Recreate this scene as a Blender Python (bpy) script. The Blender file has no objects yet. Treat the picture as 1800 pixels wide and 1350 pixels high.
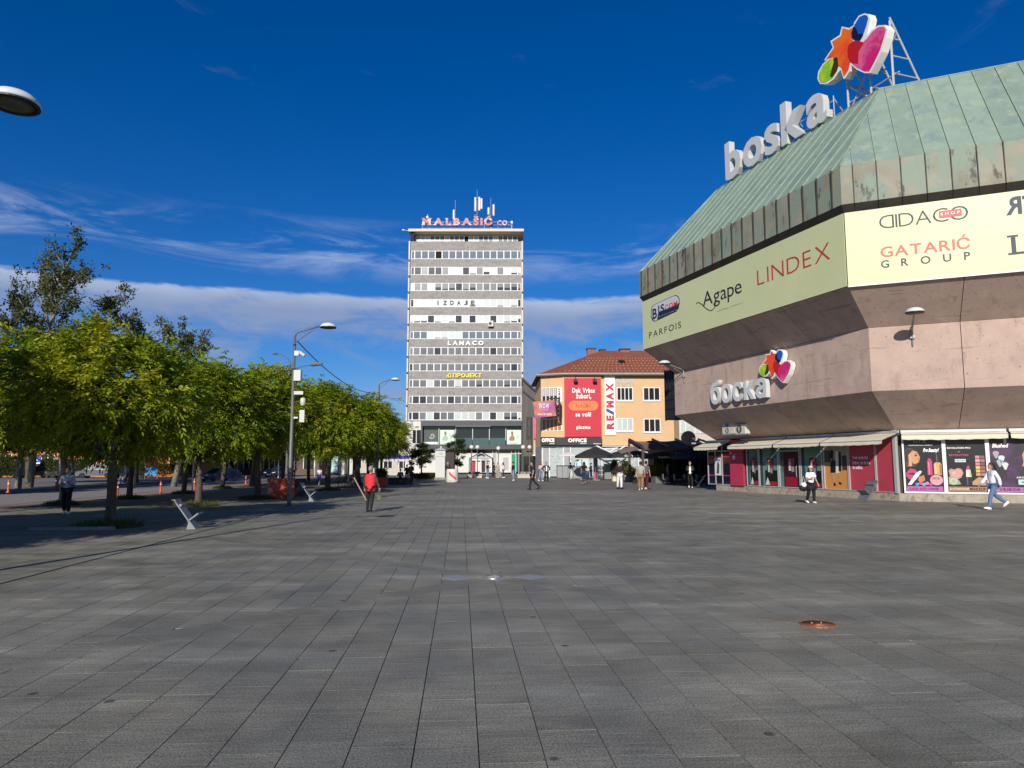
import bpy, bmesh, math, random
import numpy as np
from mathutils import Vector, Matrix
random.seed(7)
RNG = np.random.default_rng(7)
S = bpy.context.scene
COL = S.collection
R = math.radians
PI = math.pi

# ------------------------------------------------------------------ camera, sky, sun, exposure
CAM_H, PITCH, YAW, F = 1.7, 6.44, 4.1, 1250.0      # focal length in pixels of an 1800 px wide frame
cam_d = bpy.data.cameras.new('camera')
cam_d.sensor_width = 36.0
cam_d.lens = 36.0 * F / 1800.0
cam_d.clip_start = 0.1
cam_d.clip_end = 6000.0
cam = bpy.data.objects.new('camera', cam_d)
COL.objects.link(cam)
cam.location = (0, 0, CAM_H)
cam.rotation_euler = (R(90 + PITCH), 0, R(-YAW))
S.camera = cam

SUN_EL, SHADOW_HEADING = 25.0, 15.5                 # shadows run 12 deg right of the paving axis
w = bpy.data.worlds.new('World')
S.world = w
w.use_nodes = True
wn, wl = w.node_tree.nodes, w.node_tree.links
wn.clear()

def wnode(t, **kw):
    n = wn.new(t)
    for k, v in kw.items():
        setattr(n, k, v)
    return n

def wmath(op, a, b=None, clamp=False):
    n = wnode('ShaderNodeMath', operation=op, use_clamp=clamp)
    for i, v in enumerate((a, b)):
        if v is None:
            continue
        if isinstance(v, (int, float)):
            n.inputs[i].default_value = v
        else:
            wl.new(v, n.inputs[i])
    return n.outputs[0]

def wramp(v, a, b):
    n = wnode('ShaderNodeMapRange', interpolation_type='SMOOTHSTEP', clamp=True)
    wl.new(v, n.inputs[0])
    n.inputs[1].default_value, n.inputs[2].default_value = a, b
    n.inputs[3].default_value, n.inputs[4].default_value = 0.0, 1.0
    return n.outputs[0]

sky = wnode('ShaderNodeTexSky', sky_type='NISHITA')
sky.sun_disc = False
sky.sun_elevation = R(SUN_EL)
sky.sun_rotation = R(180.0 + SHADOW_HEADING)
sky.altitude = 200.0
sky.air_density = 1.0
sky.dust_density = 0.35
sky.ozone_density = 3.0
hsv = wnode('ShaderNodeHueSaturation')
hsv.inputs['Saturation'].default_value = 1.42
hsv.inputs['Value'].default_value = 0.92
hsv.inputs['Hue'].default_value = 0.497
wl.new(sky.outputs[0], hsv.inputs['Color'])
tc = wnode('ShaderNodeTexCoord')
sep = wnode('ShaderNodeSeparateXYZ')
wl.new(tc.outputs['Generated'], sep.inputs[0])
az = wmath('ARCTAN2', sep.outputs[0], sep.outputs[1])
el = wmath('MULTIPLY', wmath('ARCSINE', sep.outputs[2]), 180.0 / PI)

def cloud_noise(sx, sy, scale, detail, rough, seed, dist=0.0):
    c = wnode('ShaderNodeCombineXYZ')
    wl.new(wmath('MULTIPLY', az, sx), c.inputs[0])
    wl.new(wmath('MULTIPLY', el, sy), c.inputs[1])
    c.inputs[2].default_value = seed
    n = wnode('ShaderNodeTexNoise')
    wl.new(c.outputs[0], n.inputs['Vector'])
    n.inputs['Scale'].default_value = scale
    n.inputs['Detail'].default_value = detail
    n.inputs['Roughness'].default_value = rough
    n.inputs['Distortion'].default_value = dist
    return n.outputs[0]

n_low = cloud_noise(2.2, 0.0, 1.0, 3, 0.5, 2.3)
n_edge = cloud_noise(5.0, 0.28, 1.0, 6, 0.6, 7.7, 0.4)
n_wisp = cloud_noise(4.2, 0.42, 1.0, 9, 0.66, 4.1, 0.7)
n_puff = cloud_noise(6.0, 0.30, 1.0, 8, 0.6, 9.4, 0.6)
# long flat bank: crisp top, ragged underside
top = wmath('ADD', 13.1, wmath('ADD', wmath('MULTIPLY', wmath('SUBTRACT', n_low, 0.5), 3.2), wmath('MULTIPLY', wmath('SUBTRACT', n_edge, 0.5), 2.4)))
d_top = wmath('SUBTRACT', top, el)
bank = wmath('MULTIPLY', wramp(d_top, 0.0, 0.45), wmath('SUBTRACT', 1.0, wramp(wmath('ADD', d_top, wmath('MULTIPLY', wmath('SUBTRACT', n_edge, 0.5), 6.0)), 1.4, 3.7)))
bank = wmath('MULTIPLY', bank, wramp(n_low, 0.30, 0.44))
# lower patches between 5 and 11 degrees
lowc = wmath('MULTIPLY', wramp(n_puff, 0.42, 0.64), wmath('MULTIPLY', wramp(el, 2.5, 6.0), wmath('SUBTRACT', 1.0, wramp(el, 9.0, 12.0))))
# thin wisps round 15-18 degrees
e2 = wmath('SUBTRACT', 1.0, wmath('MULTIPLY', wmath('ABSOLUTE', wmath('SUBTRACT', el, 16.6)), 0.38), True)
wisp = wmath('MULTIPLY', wmath('MULTIPLY', wramp(n_wisp, 0.44, 0.78), e2), 0.70)
# a few high faint puffs
e3 = wmath('SUBTRACT', 1.0, wmath('MULTIPLY', wmath('ABSOLUTE', wmath('SUBTRACT', el, 29.5)), 0.22), True)
high = wmath('MULTIPLY', wmath('MULTIPLY', wramp(n_puff, 0.60, 0.82), e3), 0.15)
mask = wmath('MAXIMUM', wmath('MAXIMUM', wmath('MULTIPLY', wmath('MULTIPLY', bank, wramp(n_puff, 0.20, 0.48)), 0.92), wmath('MULTIPLY', lowc, 0.85)), wmath('MAXIMUM', wisp, high), True)
shade = wramp(wmath('ADD', wmath('MULTIPLY', d_top, -0.25), n_edge), 0.05, 0.85)
cmix = wnode('ShaderNodeMix', data_type='RGBA')
wl.new(shade, cmix.inputs['Factor'])
cmix.inputs['A'].default_value = (2.0, 2.6, 4.1, 1)
cmix.inputs['B'].default_value = (4.6, 5.2, 6.4, 1)
smix = wnode('ShaderNodeMix', data_type='RGBA')
wl.new(mask, smix.inputs['Factor'])
tint = wnode('ShaderNodeVectorMath', operation='MULTIPLY')
tint.inputs[1].default_value = (0.38, 0.50, 0.75)      # deep polarised autumn blue
wl.new(hsv.outputs[0], tint.inputs[0])
wl.new(tint.outputs[0], smix.inputs['A'])
wl.new(cmix.outputs['Result'], smix.inputs['B'])
bg = wnode('ShaderNodeBackground')
bg.inputs['Strength'].default_value = 0.122
wl.new(smix.outputs['Result'], bg.inputs['Color'])
wo = wnode('ShaderNodeOutputWorld')
wl.new(bg.outputs[0], wo.inputs['Surface'])

sun_d = bpy.data.lights.new('sun', 'SUN')
sun_d.energy = 4.5
sun_d.angle = R(0.53)
sun_d.color = (1.0, 0.93, 0.82)
sun = bpy.data.objects.new('sun', sun_d)
COL.objects.link(sun)
_h = R(SHADOW_HEADING)
_ld = Vector((math.sin(_h) * math.cos(R(SUN_EL)), math.cos(_h) * math.cos(R(SUN_EL)), -math.sin(R(SUN_EL))))
sun.rotation_euler = _ld.to_track_quat('-Z', 'Y').to_euler()
sun.location = (-10, -40, 40)

S.view_settings.view_transform = 'Standard'
S.view_settings.look = 'None'
S.view_settings.exposure = 0.12
S.view_settings.gamma = 1.0
S.view_settings.use_curve_mapping = False

# ------------------------------------------------------------------ measuring helpers
def ray(px, py):
    p, a = R(PITCH), R(YAW)
    xc, yc = (px - 900) / F, (675 - py) / F
    y, z = math.cos(p) - yc * math.sin(p), math.sin(p) + yc * math.cos(p)
    return Vector((xc * math.cos(a) + y * math.sin(a), -xc * math.sin(a) + y * math.cos(a), z))

CAMP = Vector((0, 0, CAM_H))

def G(px, py, z=0.0):                                # where a pixel's ray meets a level plane
    d = ray(px, py)
    return CAMP + d * ((z - CAM_H) / d.z)

def AT(px, py, Y):                                   # where it meets the frontal plane Y metres ahead of the camera
    d = ray(px, py)
    a = R(YAW)
    return CAMP + d * (Y / (d.x * math.sin(a) + d.y * math.cos(a)))

def ahead(v):
    a = R(YAW)
    return v.x * math.sin(a) + v.y * math.cos(a)

def hd(deg):
    return Vector((math.sin(R(deg)), math.cos(R(deg)), 0))

# ------------------------------------------------------------------ mesh helpers
class MB:
    def __init__(s):
        s.v, s.f, s.m = [], [], []

    def add(s, vs, fs, mi=0, M=None):
        o = len(s.v)
        for q in vs:
            q = Vector(q)
            if M is not None:
                q = M @ q
            s.v.append((q.x, q.y, q.z))
        for f in fs:
            s.f.append(tuple(i + o for i in f))
            s.m.append(mi)
        return s

    def box(s, x0, x1, y0, y1, z0, z1, mi=0, M=None):
        vs = [(x0, y0, z0), (x1, y0, z0), (x1, y1, z0), (x0, y1, z0), (x0, y0, z1), (x1, y0, z1), (x1, y1, z1), (x0, y1, z1)]
        return s.add(vs, [(3, 2, 1, 0), (4, 5, 6, 7), (0, 1, 5, 4), (1, 2, 6, 5), (2, 3, 7, 6), (3, 0, 4, 7)], mi, M)

    def tube(s, pts, rad, n=8, mi=0, cap=True, M=None, flat=1.0):
        pts = [Vector(p) for p in pts]
        if isinstance(rad, (int, float)):
            rad = [rad] * len(pts)
        vs, fs = [], []
        prev = None
        for i, p in enumerate(pts):
            t = (pts[min(i + 1, len(pts) - 1)] - pts[max(i - 1, 0)])
            if t.length < 1e-9:
                t = Vector((0, 0, 1))
            t.normalize()
            if prev is None:
                a = Vector((0, 1, 0)) if abs(t.y) < 0.9 else Vector((1, 0, 0))
            else:
                a = prev
            u = (a - t * a.dot(t))
            if u.length < 1e-6:
                u = t.orthogonal()
            u.normalize()
            prev = u
            b = t.cross(u)
            for k in range(n):
                an = 2 * PI * k / n
                vs.append(p + (u * math.cos(an) * flat + b * math.sin(an)) * rad[i])
        for i in range(len(pts) - 1):
            for k in range(n):
                k2 = (k + 1) % n
                fs.append((i * n + k, i * n + k2, (i + 1) * n + k2, (i + 1) * n + k))
        if cap:
            fs.append(tuple(range(n - 1, -1, -1)))
            fs.append(tuple((len(pts) - 1) * n + k for k in range(n)))
        return s.add(vs, fs, mi, M)

    def lathe(s, prof, n=20, mi=0, M=None, sx=1.0, sy=1.0):
        vs, fs = [], []
        for r, z in prof:
            for k in range(n):
                an = 2 * PI * k / n
                vs.append((r * math.cos(an) * sx, r * math.sin(an) * sy, z))
        for i in range(len(prof) - 1):
            for k in range(n):
                k2 = (k + 1) % n
                fs.append((i * n + k, i * n + k2, (i + 1) * n + k2, (i + 1) * n + k))
        if prof[0][0] > 1e-6:
            fs.append(tuple(range(n - 1, -1, -1)))
        if prof[-1][0] > 1e-6:
            fs.append(tuple((len(prof) - 1) * n + k for k in range(n)))
        return s.add(vs, fs, mi, M)

    def slab(s, poly, off, mi=0, M=None):            # polygon in space, thickened by the vector off
        n = len(poly)
        poly = [Vector(p) for p in poly]
        off = Vector(off)
        nr = Vector((0, 0, 0))
        for i in range(n):
            nr += poly[i].cross(poly[(i + 1) % n])
        if nr.dot(off) < 0:
            poly = poly[::-1]
        vs = poly + [p + off for p in poly]
        fs = [tuple(range(n - 1, -1, -1)), tuple(range(n, 2 * n))]
        fs += [(i, (i + 1) % n, (i + 1) % n + n, i + n) for i in range(n)]
        return s.add(vs, fs, mi, M)

    def ellipsoid(s, c, rx, ry, rz, n=12, m=8, mi=0, M=None):
        prof = []
        vs, fs = [], []
        for j in range(m + 1):
            th = PI * j / m
            for k in range(n):
                an = 2 * PI * k / n
                vs.append((c[0] + rx * math.sin(th) * math.cos(an), c[1] + ry * math.sin(th) * math.sin(an), c[2] - rz * math.cos(th)))
        for j in range(m):
            for k in range(n):
                k2 = (k + 1) % n
                fs.append((j * n + k, j * n + k2, (j + 1) * n + k2, (j + 1) * n + k))
        return s.add(vs, fs, mi, M)

    def mesh(s, name, smooth=False):
        me = bpy.data.meshes.new(name)
        me.from_pydata(s.v, [], s.f)
        if any(s.m):
            me.polygons.foreach_set('material_index', s.m)
        if smooth:
            me.polygons.foreach_set('use_smooth', [True] * len(me.polygons))
        me.update()
        return me

def link(name, me, mats=None, parent=None, loc=None, rotz=None):
    o = bpy.data.objects.new(name, me)
    COL.objects.link(o)
    if mats is not None and not me.materials:
        for m in (mats if isinstance(mats, (list, tuple)) else [mats]):
            me.materials.append(m)
    if parent is not None:
        o.parent = parent
    if loc is not None:
        o.location = loc
    if rotz is not None:
        o.rotation_euler = (0, 0, rotz)
    return o

def obj(name, mb, mats, parent=None, loc=None, rotz=None, smooth=False, org=None):
    if org is not None:
        mb.v = [(x - org[0], y - org[1], z - org[2]) for x, y, z in mb.v]
    return link(name, mb.mesh(name, smooth), mats, parent, loc, rotz)

def tag(o, label, cat, group=None):
    o['label'] = label
    o['category'] = cat
    if group:
        o['group'] = group
    return o

def thing(name, label, cat, loc=(0, 0, 0), rotz=0.0, group=None):
    o = bpy.data.objects.new(name, None)
    o.empty_display_size = 0.2
    COL.objects.link(o)
    o.location = loc
    o.rotation_euler = (0, 0, rotz)
    return tag(o, label, cat, group)

def structure(o):
    o['kind'] = 'structure'
    return o

def dup(root, loc, rotz, label, group=None, scale=None):
    r = root.copy()
    COL.objects.link(r)
    r.location = loc
    r.rotation_euler = (0, 0, rotz)
    r['label'] = label
    if group:
        r['group'] = group
    if scale:
        r.scale = scale
    for ch in list(root.children):
        c = ch.copy()
        COL.objects.link(c)
        c.parent = r
        for g in ch.children:
            d = g.copy()
            COL.objects.link(d)
            d.parent = c
    return r

def clip(poly, a, b, c):                             # keep a*x + b*y <= c of a convex 2-D polygon
    out = []
    n = len(poly)
    for i in range(n):
        p, q = poly[i], poly[(i + 1) % n]
        dp, dq = a * p[0] + b * p[1] - c, a * q[0] + b * q[1] - c
        if dp <= 0:
            out.append(p)
        if (dp < 0 < dq) or (dq < 0 < dp):
            t = dp / (dp - dq)
            out.append((p[0] + (q[0] - p[0]) * t, p[1] + (q[1] - p[1]) * t))
    return out

def area2(poly):
    return 0.5 * abs(sum(poly[i][0] * poly[(i + 1) % len(poly)][1] - poly[(i + 1) % len(poly)][0] * poly[i][1] for i in range(len(poly)))) if len(poly) > 2 else 0.0

# ------------------------------------------------------------------ materials
MATS = {}

def srgb(h):
    h = h.lstrip('#')
    c = [int(h[i:i + 2], 16) / 255 for i in (0, 2, 4)]
    return tuple(x / 12.92 if x <= 0.04045 else ((x + 0.055) / 1.055) ** 2.4 for x in c)

def mat(name, col, rough=0.7, var=0.12, scale=3.0, bump=0.0, bscale=None, metal=0.0, spec=0.5, obvar=0.0, detail=5, stretch=None, alpha=None, coat=0.0):
    if name in MATS:
        return MATS[name]
    m = bpy.data.materials.new(name)
    m.use_nodes = True
    nt = m.node_tree
    N, L = nt.nodes, nt.links
    b = N['Principled BSDF']
    b.inputs['Roughness'].default_value = rough
    b.inputs['Metallic'].default_value = metal
    b.inputs['Specular IOR Level'].default_value = spec
    b.inputs['Coat Weight'].default_value = coat
    if alpha is not None:
        b.inputs['Alpha'].default_value = alpha
    t = N.new('ShaderNodeTexCoord')
    mp = N.new('ShaderNodeMapping')
    L.new(t.outputs['Object'], mp.inputs[0])
    if stretch:
        mp.inputs['Scale'].default_value = stretch
    n1 = N.new('ShaderNodeTexNoise')
    n1.inputs['Scale'].default_value = scale
    n1.inputs['Detail'].default_value = detail
    n1.inputs['Roughness'].default_value = 0.6
    L.new(mp.outputs[0], n1.inputs['Vector'])
    mr = N.new('ShaderNodeMapRange')
    mr.inputs[1].default_value, mr.inputs[2].default_value = 0.25, 0.75
    mr.inputs[3].default_value, mr.inputs[4].default_value = 1 - var, 1 + var
    L.new(n1.outputs[0], mr.inputs[0])
    v = mr.outputs[0]
    if obvar:
        oi = N.new('ShaderNodeObjectInfo')
        m2 = N.new('ShaderNodeMapRange')
        m2.inputs[3].default_value, m2.inputs[4].default_value = 1 - obvar, 1 + obvar
        L.new(oi.outputs['Random'], m2.inputs[0])
        mu = N.new('ShaderNodeMath')
        mu.operation = 'MULTIPLY'
        L.new(v, mu.inputs[0])
        L.new(m2.outputs[0], mu.inputs[1])
        v = mu.outputs[0]
    vm = N.new('ShaderNodeVectorMath')
    vm.operation = 'SCALE'
    vm.inputs[0].default_value = col
    L.new(v, vm.inputs['Scale'])
    L.new(vm.outputs[0], b.inputs['Base Color'])
    if bump:
        n2 = N.new('ShaderNodeTexNoise')
        n2.inputs['Scale'].default_value = bscale or scale * 6
        n2.inputs['Detail'].default_value = 6
        L.new(mp.outputs[0], n2.inputs['Vector'])
        bp = N.new('ShaderNodeBump')
        bp.inputs['Strength'].default_value = bump
        bp.inputs['Distance'].default_value = 0.02
        L.new(n2.outputs[0], bp.inputs['Height'])
        L.new(bp.outputs[0], b.inputs['Normal'])
    MATS[name] = m
    return m

def cmat(hexcol, rough=0.75, var=0.06, **k):
    return mat('paint_' + hexcol.lstrip('#') + ('' if rough == 0.75 else '_%d' % int(rough * 100)), srgb(hexcol), rough, var, **k)

def layer(m, col, scale, lo, hi, stretch=None, amount=1.0, detail=6, seed=0.0, coord='Object'):
    """stains or wear of their own shape over a material's base colour"""
    nt = m.node_tree
    N, L = nt.nodes, nt.links
    b = N['Principled BSDF']
    src = b.inputs['Base Color'].links[0].from_socket
    t = N.new('ShaderNodeTexCoord')
    mp = N.new('ShaderNodeMapping')
    mp.inputs['Location'].default_value = (seed, seed * 0.7, 0)
    if stretch:
        mp.inputs['Scale'].default_value = stretch
    L.new(t.outputs[coord], mp.inputs[0])
    n = N.new('ShaderNodeTexNoise')
    n.inputs['Scale'].default_value = scale
    n.inputs['Detail'].default_value = detail
    n.inputs['Roughness'].default_value = 0.65
    L.new(mp.outputs[0], n.inputs['Vector'])
    mr = N.new('ShaderNodeMapRange')
    mr.interpolation_type = 'SMOOTHSTEP'
    mr.inputs[1].default_value, mr.inputs[2].default_value = lo, hi
    mr.inputs[4].default_value = amount
    L.new(n.outputs[0], mr.inputs[0])
    mx = N.new('ShaderNodeMix')
    mx.data_type = 'RGBA'
    L.new(mr.outputs[0], mx.inputs['Factor'])
    L.new(src, mx.inputs['A'])
    mx.inputs['B'].default_value = (*col, 1)
    L.new(mx.outputs['Result'], b.inputs['Base Color'])
    return m

def glass(name, col, rough=0.05):
    return mat(name, col, rough, 0.15, 0.6, spec=0.6)

# ------------------------------------------------------------------ lettering
_CH = {}

def glyph(ch, bold):
    k = (ch, bold)
    if k not in _CH:
        cu = bpy.data.curves.new('glyph', 'FONT')
        cu.body = ch
        cu.size = 1.0
        cu.extrude = 0.5
        cu.offset = bold
        cu.resolution_u = 3
        o = bpy.data.objects.new('glyph', cu)
        COL.objects.link(o)
        dg = bpy.context.evaluated_depsgraph_get()
        me = bpy.data.meshes.new_from_object(o.evaluated_get(dg))
        vs = np.array([v.co[:] for v in me.vertices]) if me.vertices else np.zeros((0, 3))
        fs = [tuple(p.vertices) for p in me.polygons]
        bpy.data.objects.remove(o)
        bpy.data.curves.remove(cu)
        bpy.data.meshes.remove(me)
        _CH[k] = (vs, fs)
    return _CH[k]

def text_layout(s, bold=0.02, gap=0.13, space=0.3, mirror=(), serif=False):
    x, out = 0.0, []
    for i, ch in enumerate(s):
        if ch == ' ':
            x += space
            continue
        vs, fs = glyph(ch, bold)
        if not len(vs):
            continue
        vs = vs.copy()
        x0, x1 = vs[:, 0].min(), vs[:, 0].max()
        if i in mirror:
            vs[:, 0] = x0 + x1 - vs[:, 0]
            fs = [f[::-1] for f in fs]
        if serif and ch in 'MALBIŠĆTEPR':
            sw, bs = 0.12, []
            st = {'M': (0.06, 0.94), 'A': (0.06, 0.94), 'L': (0.1,), 'B': (0.1,), 'I': (0.5,), 'P': (0.1,), 'R': (0.1, 0.9)}.get(ch, ())
            for q in st:
                cx = x0 + (x1 - x0) * q
                tops = (0.0,) if ch == 'A' else (0.0, 0.66)
                for zz in tops:
                    mb = MB().box(cx - sw, cx + sw, zz - 0.002, zz + 0.07, -0.49, 0.49)
                    n0 = len(vs)
                    vs = np.vstack([vs, np.array(mb.v)])
                    fs = list(fs) + [tuple(a + n0 for a in f) for f in mb.f]
        x0, x1 = vs[:, 0].min(), vs[:, 0].max()
        vs[:, 0] += x - x0
        x += (x1 - x0) + gap
        out.append((ch, vs, fs))
    return out

def lettering(parent, s, x0, z0, x1, z1, y, depth, m, split=False, name=None, bold=0.02, gap=0.13, space=0.3, mirror=(), serif=False, rot90=False, shear=0.0):
    """text fitted into a rectangle of the parent's local XZ plane, facing -Y, standing depth proud of y"""
    lay = text_layout(s, bold, gap, space, mirror, serif)
    if rot90:                                         # reads from bottom to top
        lay = [(c, np.column_stack([-v[:, 1], v[:, 0], v[:, 2]]), f) for c, v, f in lay]
    al = np.vstack([v for _, v, _ in lay])
    lo, hi = al.min(0), al.max(0)
    sx, sz = (x1 - x0) / (hi[0] - lo[0]), (z1 - z0) / (hi[1] - lo[1])
    mbs = []
    for ch, v, f in lay:
        mb = MB()
        X = x0 + (v[:, 0] - lo[0]) * sx
        Z = z0 + (v[:, 1] - lo[1]) * sz
        X = X + (Z - z0) * shear
        Y = y - (v[:, 2] + 0.5) * depth
        mb.add(list(zip(X, Y, Z)), f)
        mbs.append(mb)
    if split:
        return [obj(name or 'letter', mb, m, parent) for mb in mbs]
    t = MB()
    for mb in mbs:
        t.add(mb.v, mb.f)
    return [obj(name or 'lettering', t, m, parent)]

class Face:
    """a vertical wall plane: origin, viewer's right r, outward normal n"""
    def __init__(s, org, r):
        s.o = Vector((org[0], org[1], 0))
        s.r = Vector((r[0], r[1], 0)).normalized()
        s.n = Vector((s.r.y, -s.r.x, 0))
        s.rot = math.atan2(s.r.y, s.r.x)

    def sz(s, px, py, off=0.0):
        d = ray(px, py)
        k = (s.o + s.n * off - CAMP).dot(s.n) / d.dot(s.n)
        p = CAMP + d * k
        return (p - s.o).dot(s.r), p.z

    def pt(s, a, z, off=0.0):
        p = s.o + s.r * a + s.n * off
        return Vector((p.x, p.y, z))

# ------------------------------------------------------------------ ground, plaza paving, road
def stone_material():
    m = bpy.data.materials.new('plaza_stone')
    m.use_nodes = True
    N, L = m.node_tree.nodes, m.node_tree.links
    b = N['Principled BSDF']
    b.inputs['Specular IOR Level'].default_value = 0.35
    geo = N.new('ShaderNodeNewGeometry')
    at = N.new('ShaderNodeAttribute')
    at.attribute_name = 'tone'

    def noise(scale, det, rough, vec=None, dist=0.0):
        n = N.new('ShaderNodeTexNoise')
        n.inputs['Scale'].default_value = scale
        n.inputs['Detail'].default_value = det
        n.inputs['Roughness'].default_value = rough
        n.inputs['Distortion'].default_value = dist
        L.new(vec or geo.outputs['Position'], n.inputs['Vector'])
        return n.outputs[0]

    def rng(v, a, b_, c, d):
        n = N.new('ShaderNodeMapRange')
        n.inputs[1].default_value, n.inputs[2].default_value = a, b_
        n.inputs[3].default_value, n.inputs[4].default_value = c, d
        L.new(v, n.inputs[0])
        return n.outputs[0]

    def mul(a, c):
        n = N.new('ShaderNodeMath')
        n.operation = 'MULTIPLY'
        L.new(a, n.inputs[0])
        L.new(c, n.inputs[1])
        return n.outputs[0]
    grit = noise(70.0, 3, 0.75)
    blot = noise(1.3, 5, 0.6)
    big = noise(0.13, 3, 0.5)
    # saw marks: each slab turns its grain by its own tone
    mp = N.new('ShaderNodeMapping')
    ro = N.new('ShaderNodeCombineXYZ')
    mu = N.new('ShaderNodeMath')
    mu.operation = 'MULTIPLY'
    mu.inputs[1].default_value = 40.0
    L.new(at.outputs['Fac'], mu.inputs[0])
    sn = N.new('ShaderNodeMath')
    sn.operation = 'SINE'
    L.new(mu.outputs[0], sn.inputs[0])
    L.new(sn.outputs[0], ro.inputs[2])
    L.new(ro.outputs[0], mp.inputs['Rotation'])
    mp.inputs['Scale'].default_value = (2.2, 34.0, 1.0)
    L.new(geo.outputs['Position'], mp.inputs[0])
    streak = noise(1.0, 4, 0.6, mp.outputs[0], 0.5)
    mp2 = N.new('ShaderNodeMapping')
    mp2.inputs['Scale'].default_value = (1.1, 26.0, 1.0)
    mp2.inputs['Rotation'].default_value = (0, 0, 0.5)
    L.new(geo.outputs['Position'], mp2.inputs[0])
    scr = noise(1.0, 3, 0.5, mp2.outputs[0], 1.3)
    k = mul(rng(grit, 0.36, 0.64, 0.45, 1.55), rng(blot, 0.3, 0.7, 0.80, 1.18))
    k = mul(k, rng(streak, 0.32, 0.70, 0.82, 1.24))
    k = mul(k, rng(big, 0.35, 0.65, 0.86, 1.12))
    k = mul(k, rng(noise(0.42, 4, 0.65), 0.34, 0.66, 0.88, 1.12))
    k = mul(k, rng(at.outputs['Fac'], 0.0, 1.0, 0.86, 1.15))
    mp3 = N.new('ShaderNodeMapping')
    mp3.inputs['Scale'].default_value = (0.10, 1.1, 1.0)
    mp3.inputs['Rotation'].default_value = (0, 0, -0.9)
    L.new(geo.outputs['Position'], mp3.inputs[0])
    k = mul(k, rng(noise(1.0, 4, 0.6, mp3.outputs[0], 0.8), 0.48, 0.70, 0.94, 1.32))
    vm = N.new('ShaderNodeVectorMath')
    vm.operation = 'SCALE'
    L.new(k, vm.inputs['Scale'])
    hue = N.new('ShaderNodeMix')
    hue.data_type = 'RGBA'
    hue.inputs['A'].default_value = (0.184, 0.183, 0.157, 1)
    hue.inputs['B'].default_value = (0.206, 0.194, 0.154, 1)
    L.new(rng(noise(0.7, 3, 0.5), 0.35, 0.65, 0, 1), hue.inputs['Factor'])
    L.new(hue.outputs['Result'], vm.inputs[0])
    # chalky scratches and dark gum spots
    mx = N.new('ShaderNodeMix')
    mx.data_type = 'RGBA'
    L.new(mul(rng(scr, 0.60, 0.74, 0.0, 0.72), rng(blot, 0.42, 0.62, 0.0, 1.0)), mx.inputs['Factor'])
    L.new(vm.outputs[0], mx.inputs['A'])
    mx.inputs['B'].default_value = (0.30, 0.30, 0.285, 1)
    vo = N.new('ShaderNodeTexVoronoi')
    vo.inputs['Scale'].default_value = 1.35
    L.new(geo.outputs['Position'], vo.inputs['Vector'])
    mx2 = N.new('ShaderNodeMix')
    mx2.data_type = 'RGBA'
    L.new(rng(vo.outputs['Distance'], 0.042, 0.06, 0.75, 0.0), mx2.inputs['Factor'])
    L.new(mx.outputs['Result'], mx2.inputs['A'])
    mx2.inputs['B'].default_value = (0.025, 0.025, 0.024, 1)
    # rusty ring round the copper floor light
    rp = G(1438, 1098)
    ds = N.new('ShaderNodeVectorMath')
    ds.operation = 'DISTANCE'
    ds.inputs[1].default_value = rp
    L.new(geo.outputs['Position'], ds.inputs[0])
    mx3 = N.new('ShaderNodeMix')
    mx3.data_type = 'RGBA'
    L.new(mul(rng(ds.outputs['Value'], 0.16, 0.75, 0.8, 0.0), rng(blot, 0.3, 0.75, 0.0, 0.75)), mx3.inputs['Factor'])
    L.new(mx2.outputs['Result'], mx3.inputs['A'])
    mx3.inputs['B'].default_value = (0.16, 0.085, 0.045, 1)
    L.new(mx3.outputs['Result'], b.inputs['Base Color'])
    L.new(rng(blot, 0.3, 0.7, 0.55, 0.85), b.inputs['Roughness'])
    bp = N.new('ShaderNodeBump')
    bp.inputs['Strength'].default_value = 0.5
    bp.inputs['Distance'].default_value = 0.004
    L.new(grit, bp.inputs['Height'])
    L.new(bp.outputs[0], b.inputs['Normal'])
    return m

STONE = stone_material()
M_JOINT = mat('joint_dirt', (0.022, 0.021, 0.019), 0.95, 0.3, 6)
M_ASPH = layer(mat('asphalt', (0.225, 0.212, 0.20), 0.9, 0.18, 1.5, 0.4, 90), (0.24, 0.225, 0.21), 0.5, 0.5, 0.7, (0.4, 0.05, 1), 0.6)
M_PAVE = mat('grey_pavement', (0.16, 0.16, 0.155), 0.85, 0.22, 1.2, 0.3, 30)
M_BRICK = layer(mat('red_brick_paving', (0.27, 0.17, 0.135), 0.85, 0.3, 6, 0.4, 20), (0.27, 0.22, 0.19), 1.5, 0.45, 0.6)
M_KERB = mat('kerb_concrete', (0.26, 0.245, 0.225), 0.85, 0.25, 2, 0.4)
M_WHITELINE = layer(mat('road_paint', (0.5, 0.49, 0.46), 0.7, 0.2, 4), (0.14, 0.13, 0.125), 7, 0.42, 0.58)
M_DIRT = mat('ground_earth', (0.10, 0.095, 0.085), 0.95, 0.25, 0.05, 0.2, 2)

structure(obj('ground', MB().box(-2500, 2500, -600, 3500, -0.6, -0.2), M_DIRT))

X_PLAZA0 = -17.5
plaza = structure(obj('plaza', MB().box(X_PLAZA0, 62, -8, 125, -0.19, -0.012), M_JOINT))
Q = G(868, 1015)
SW, BW = 0.385, 0.20

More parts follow.
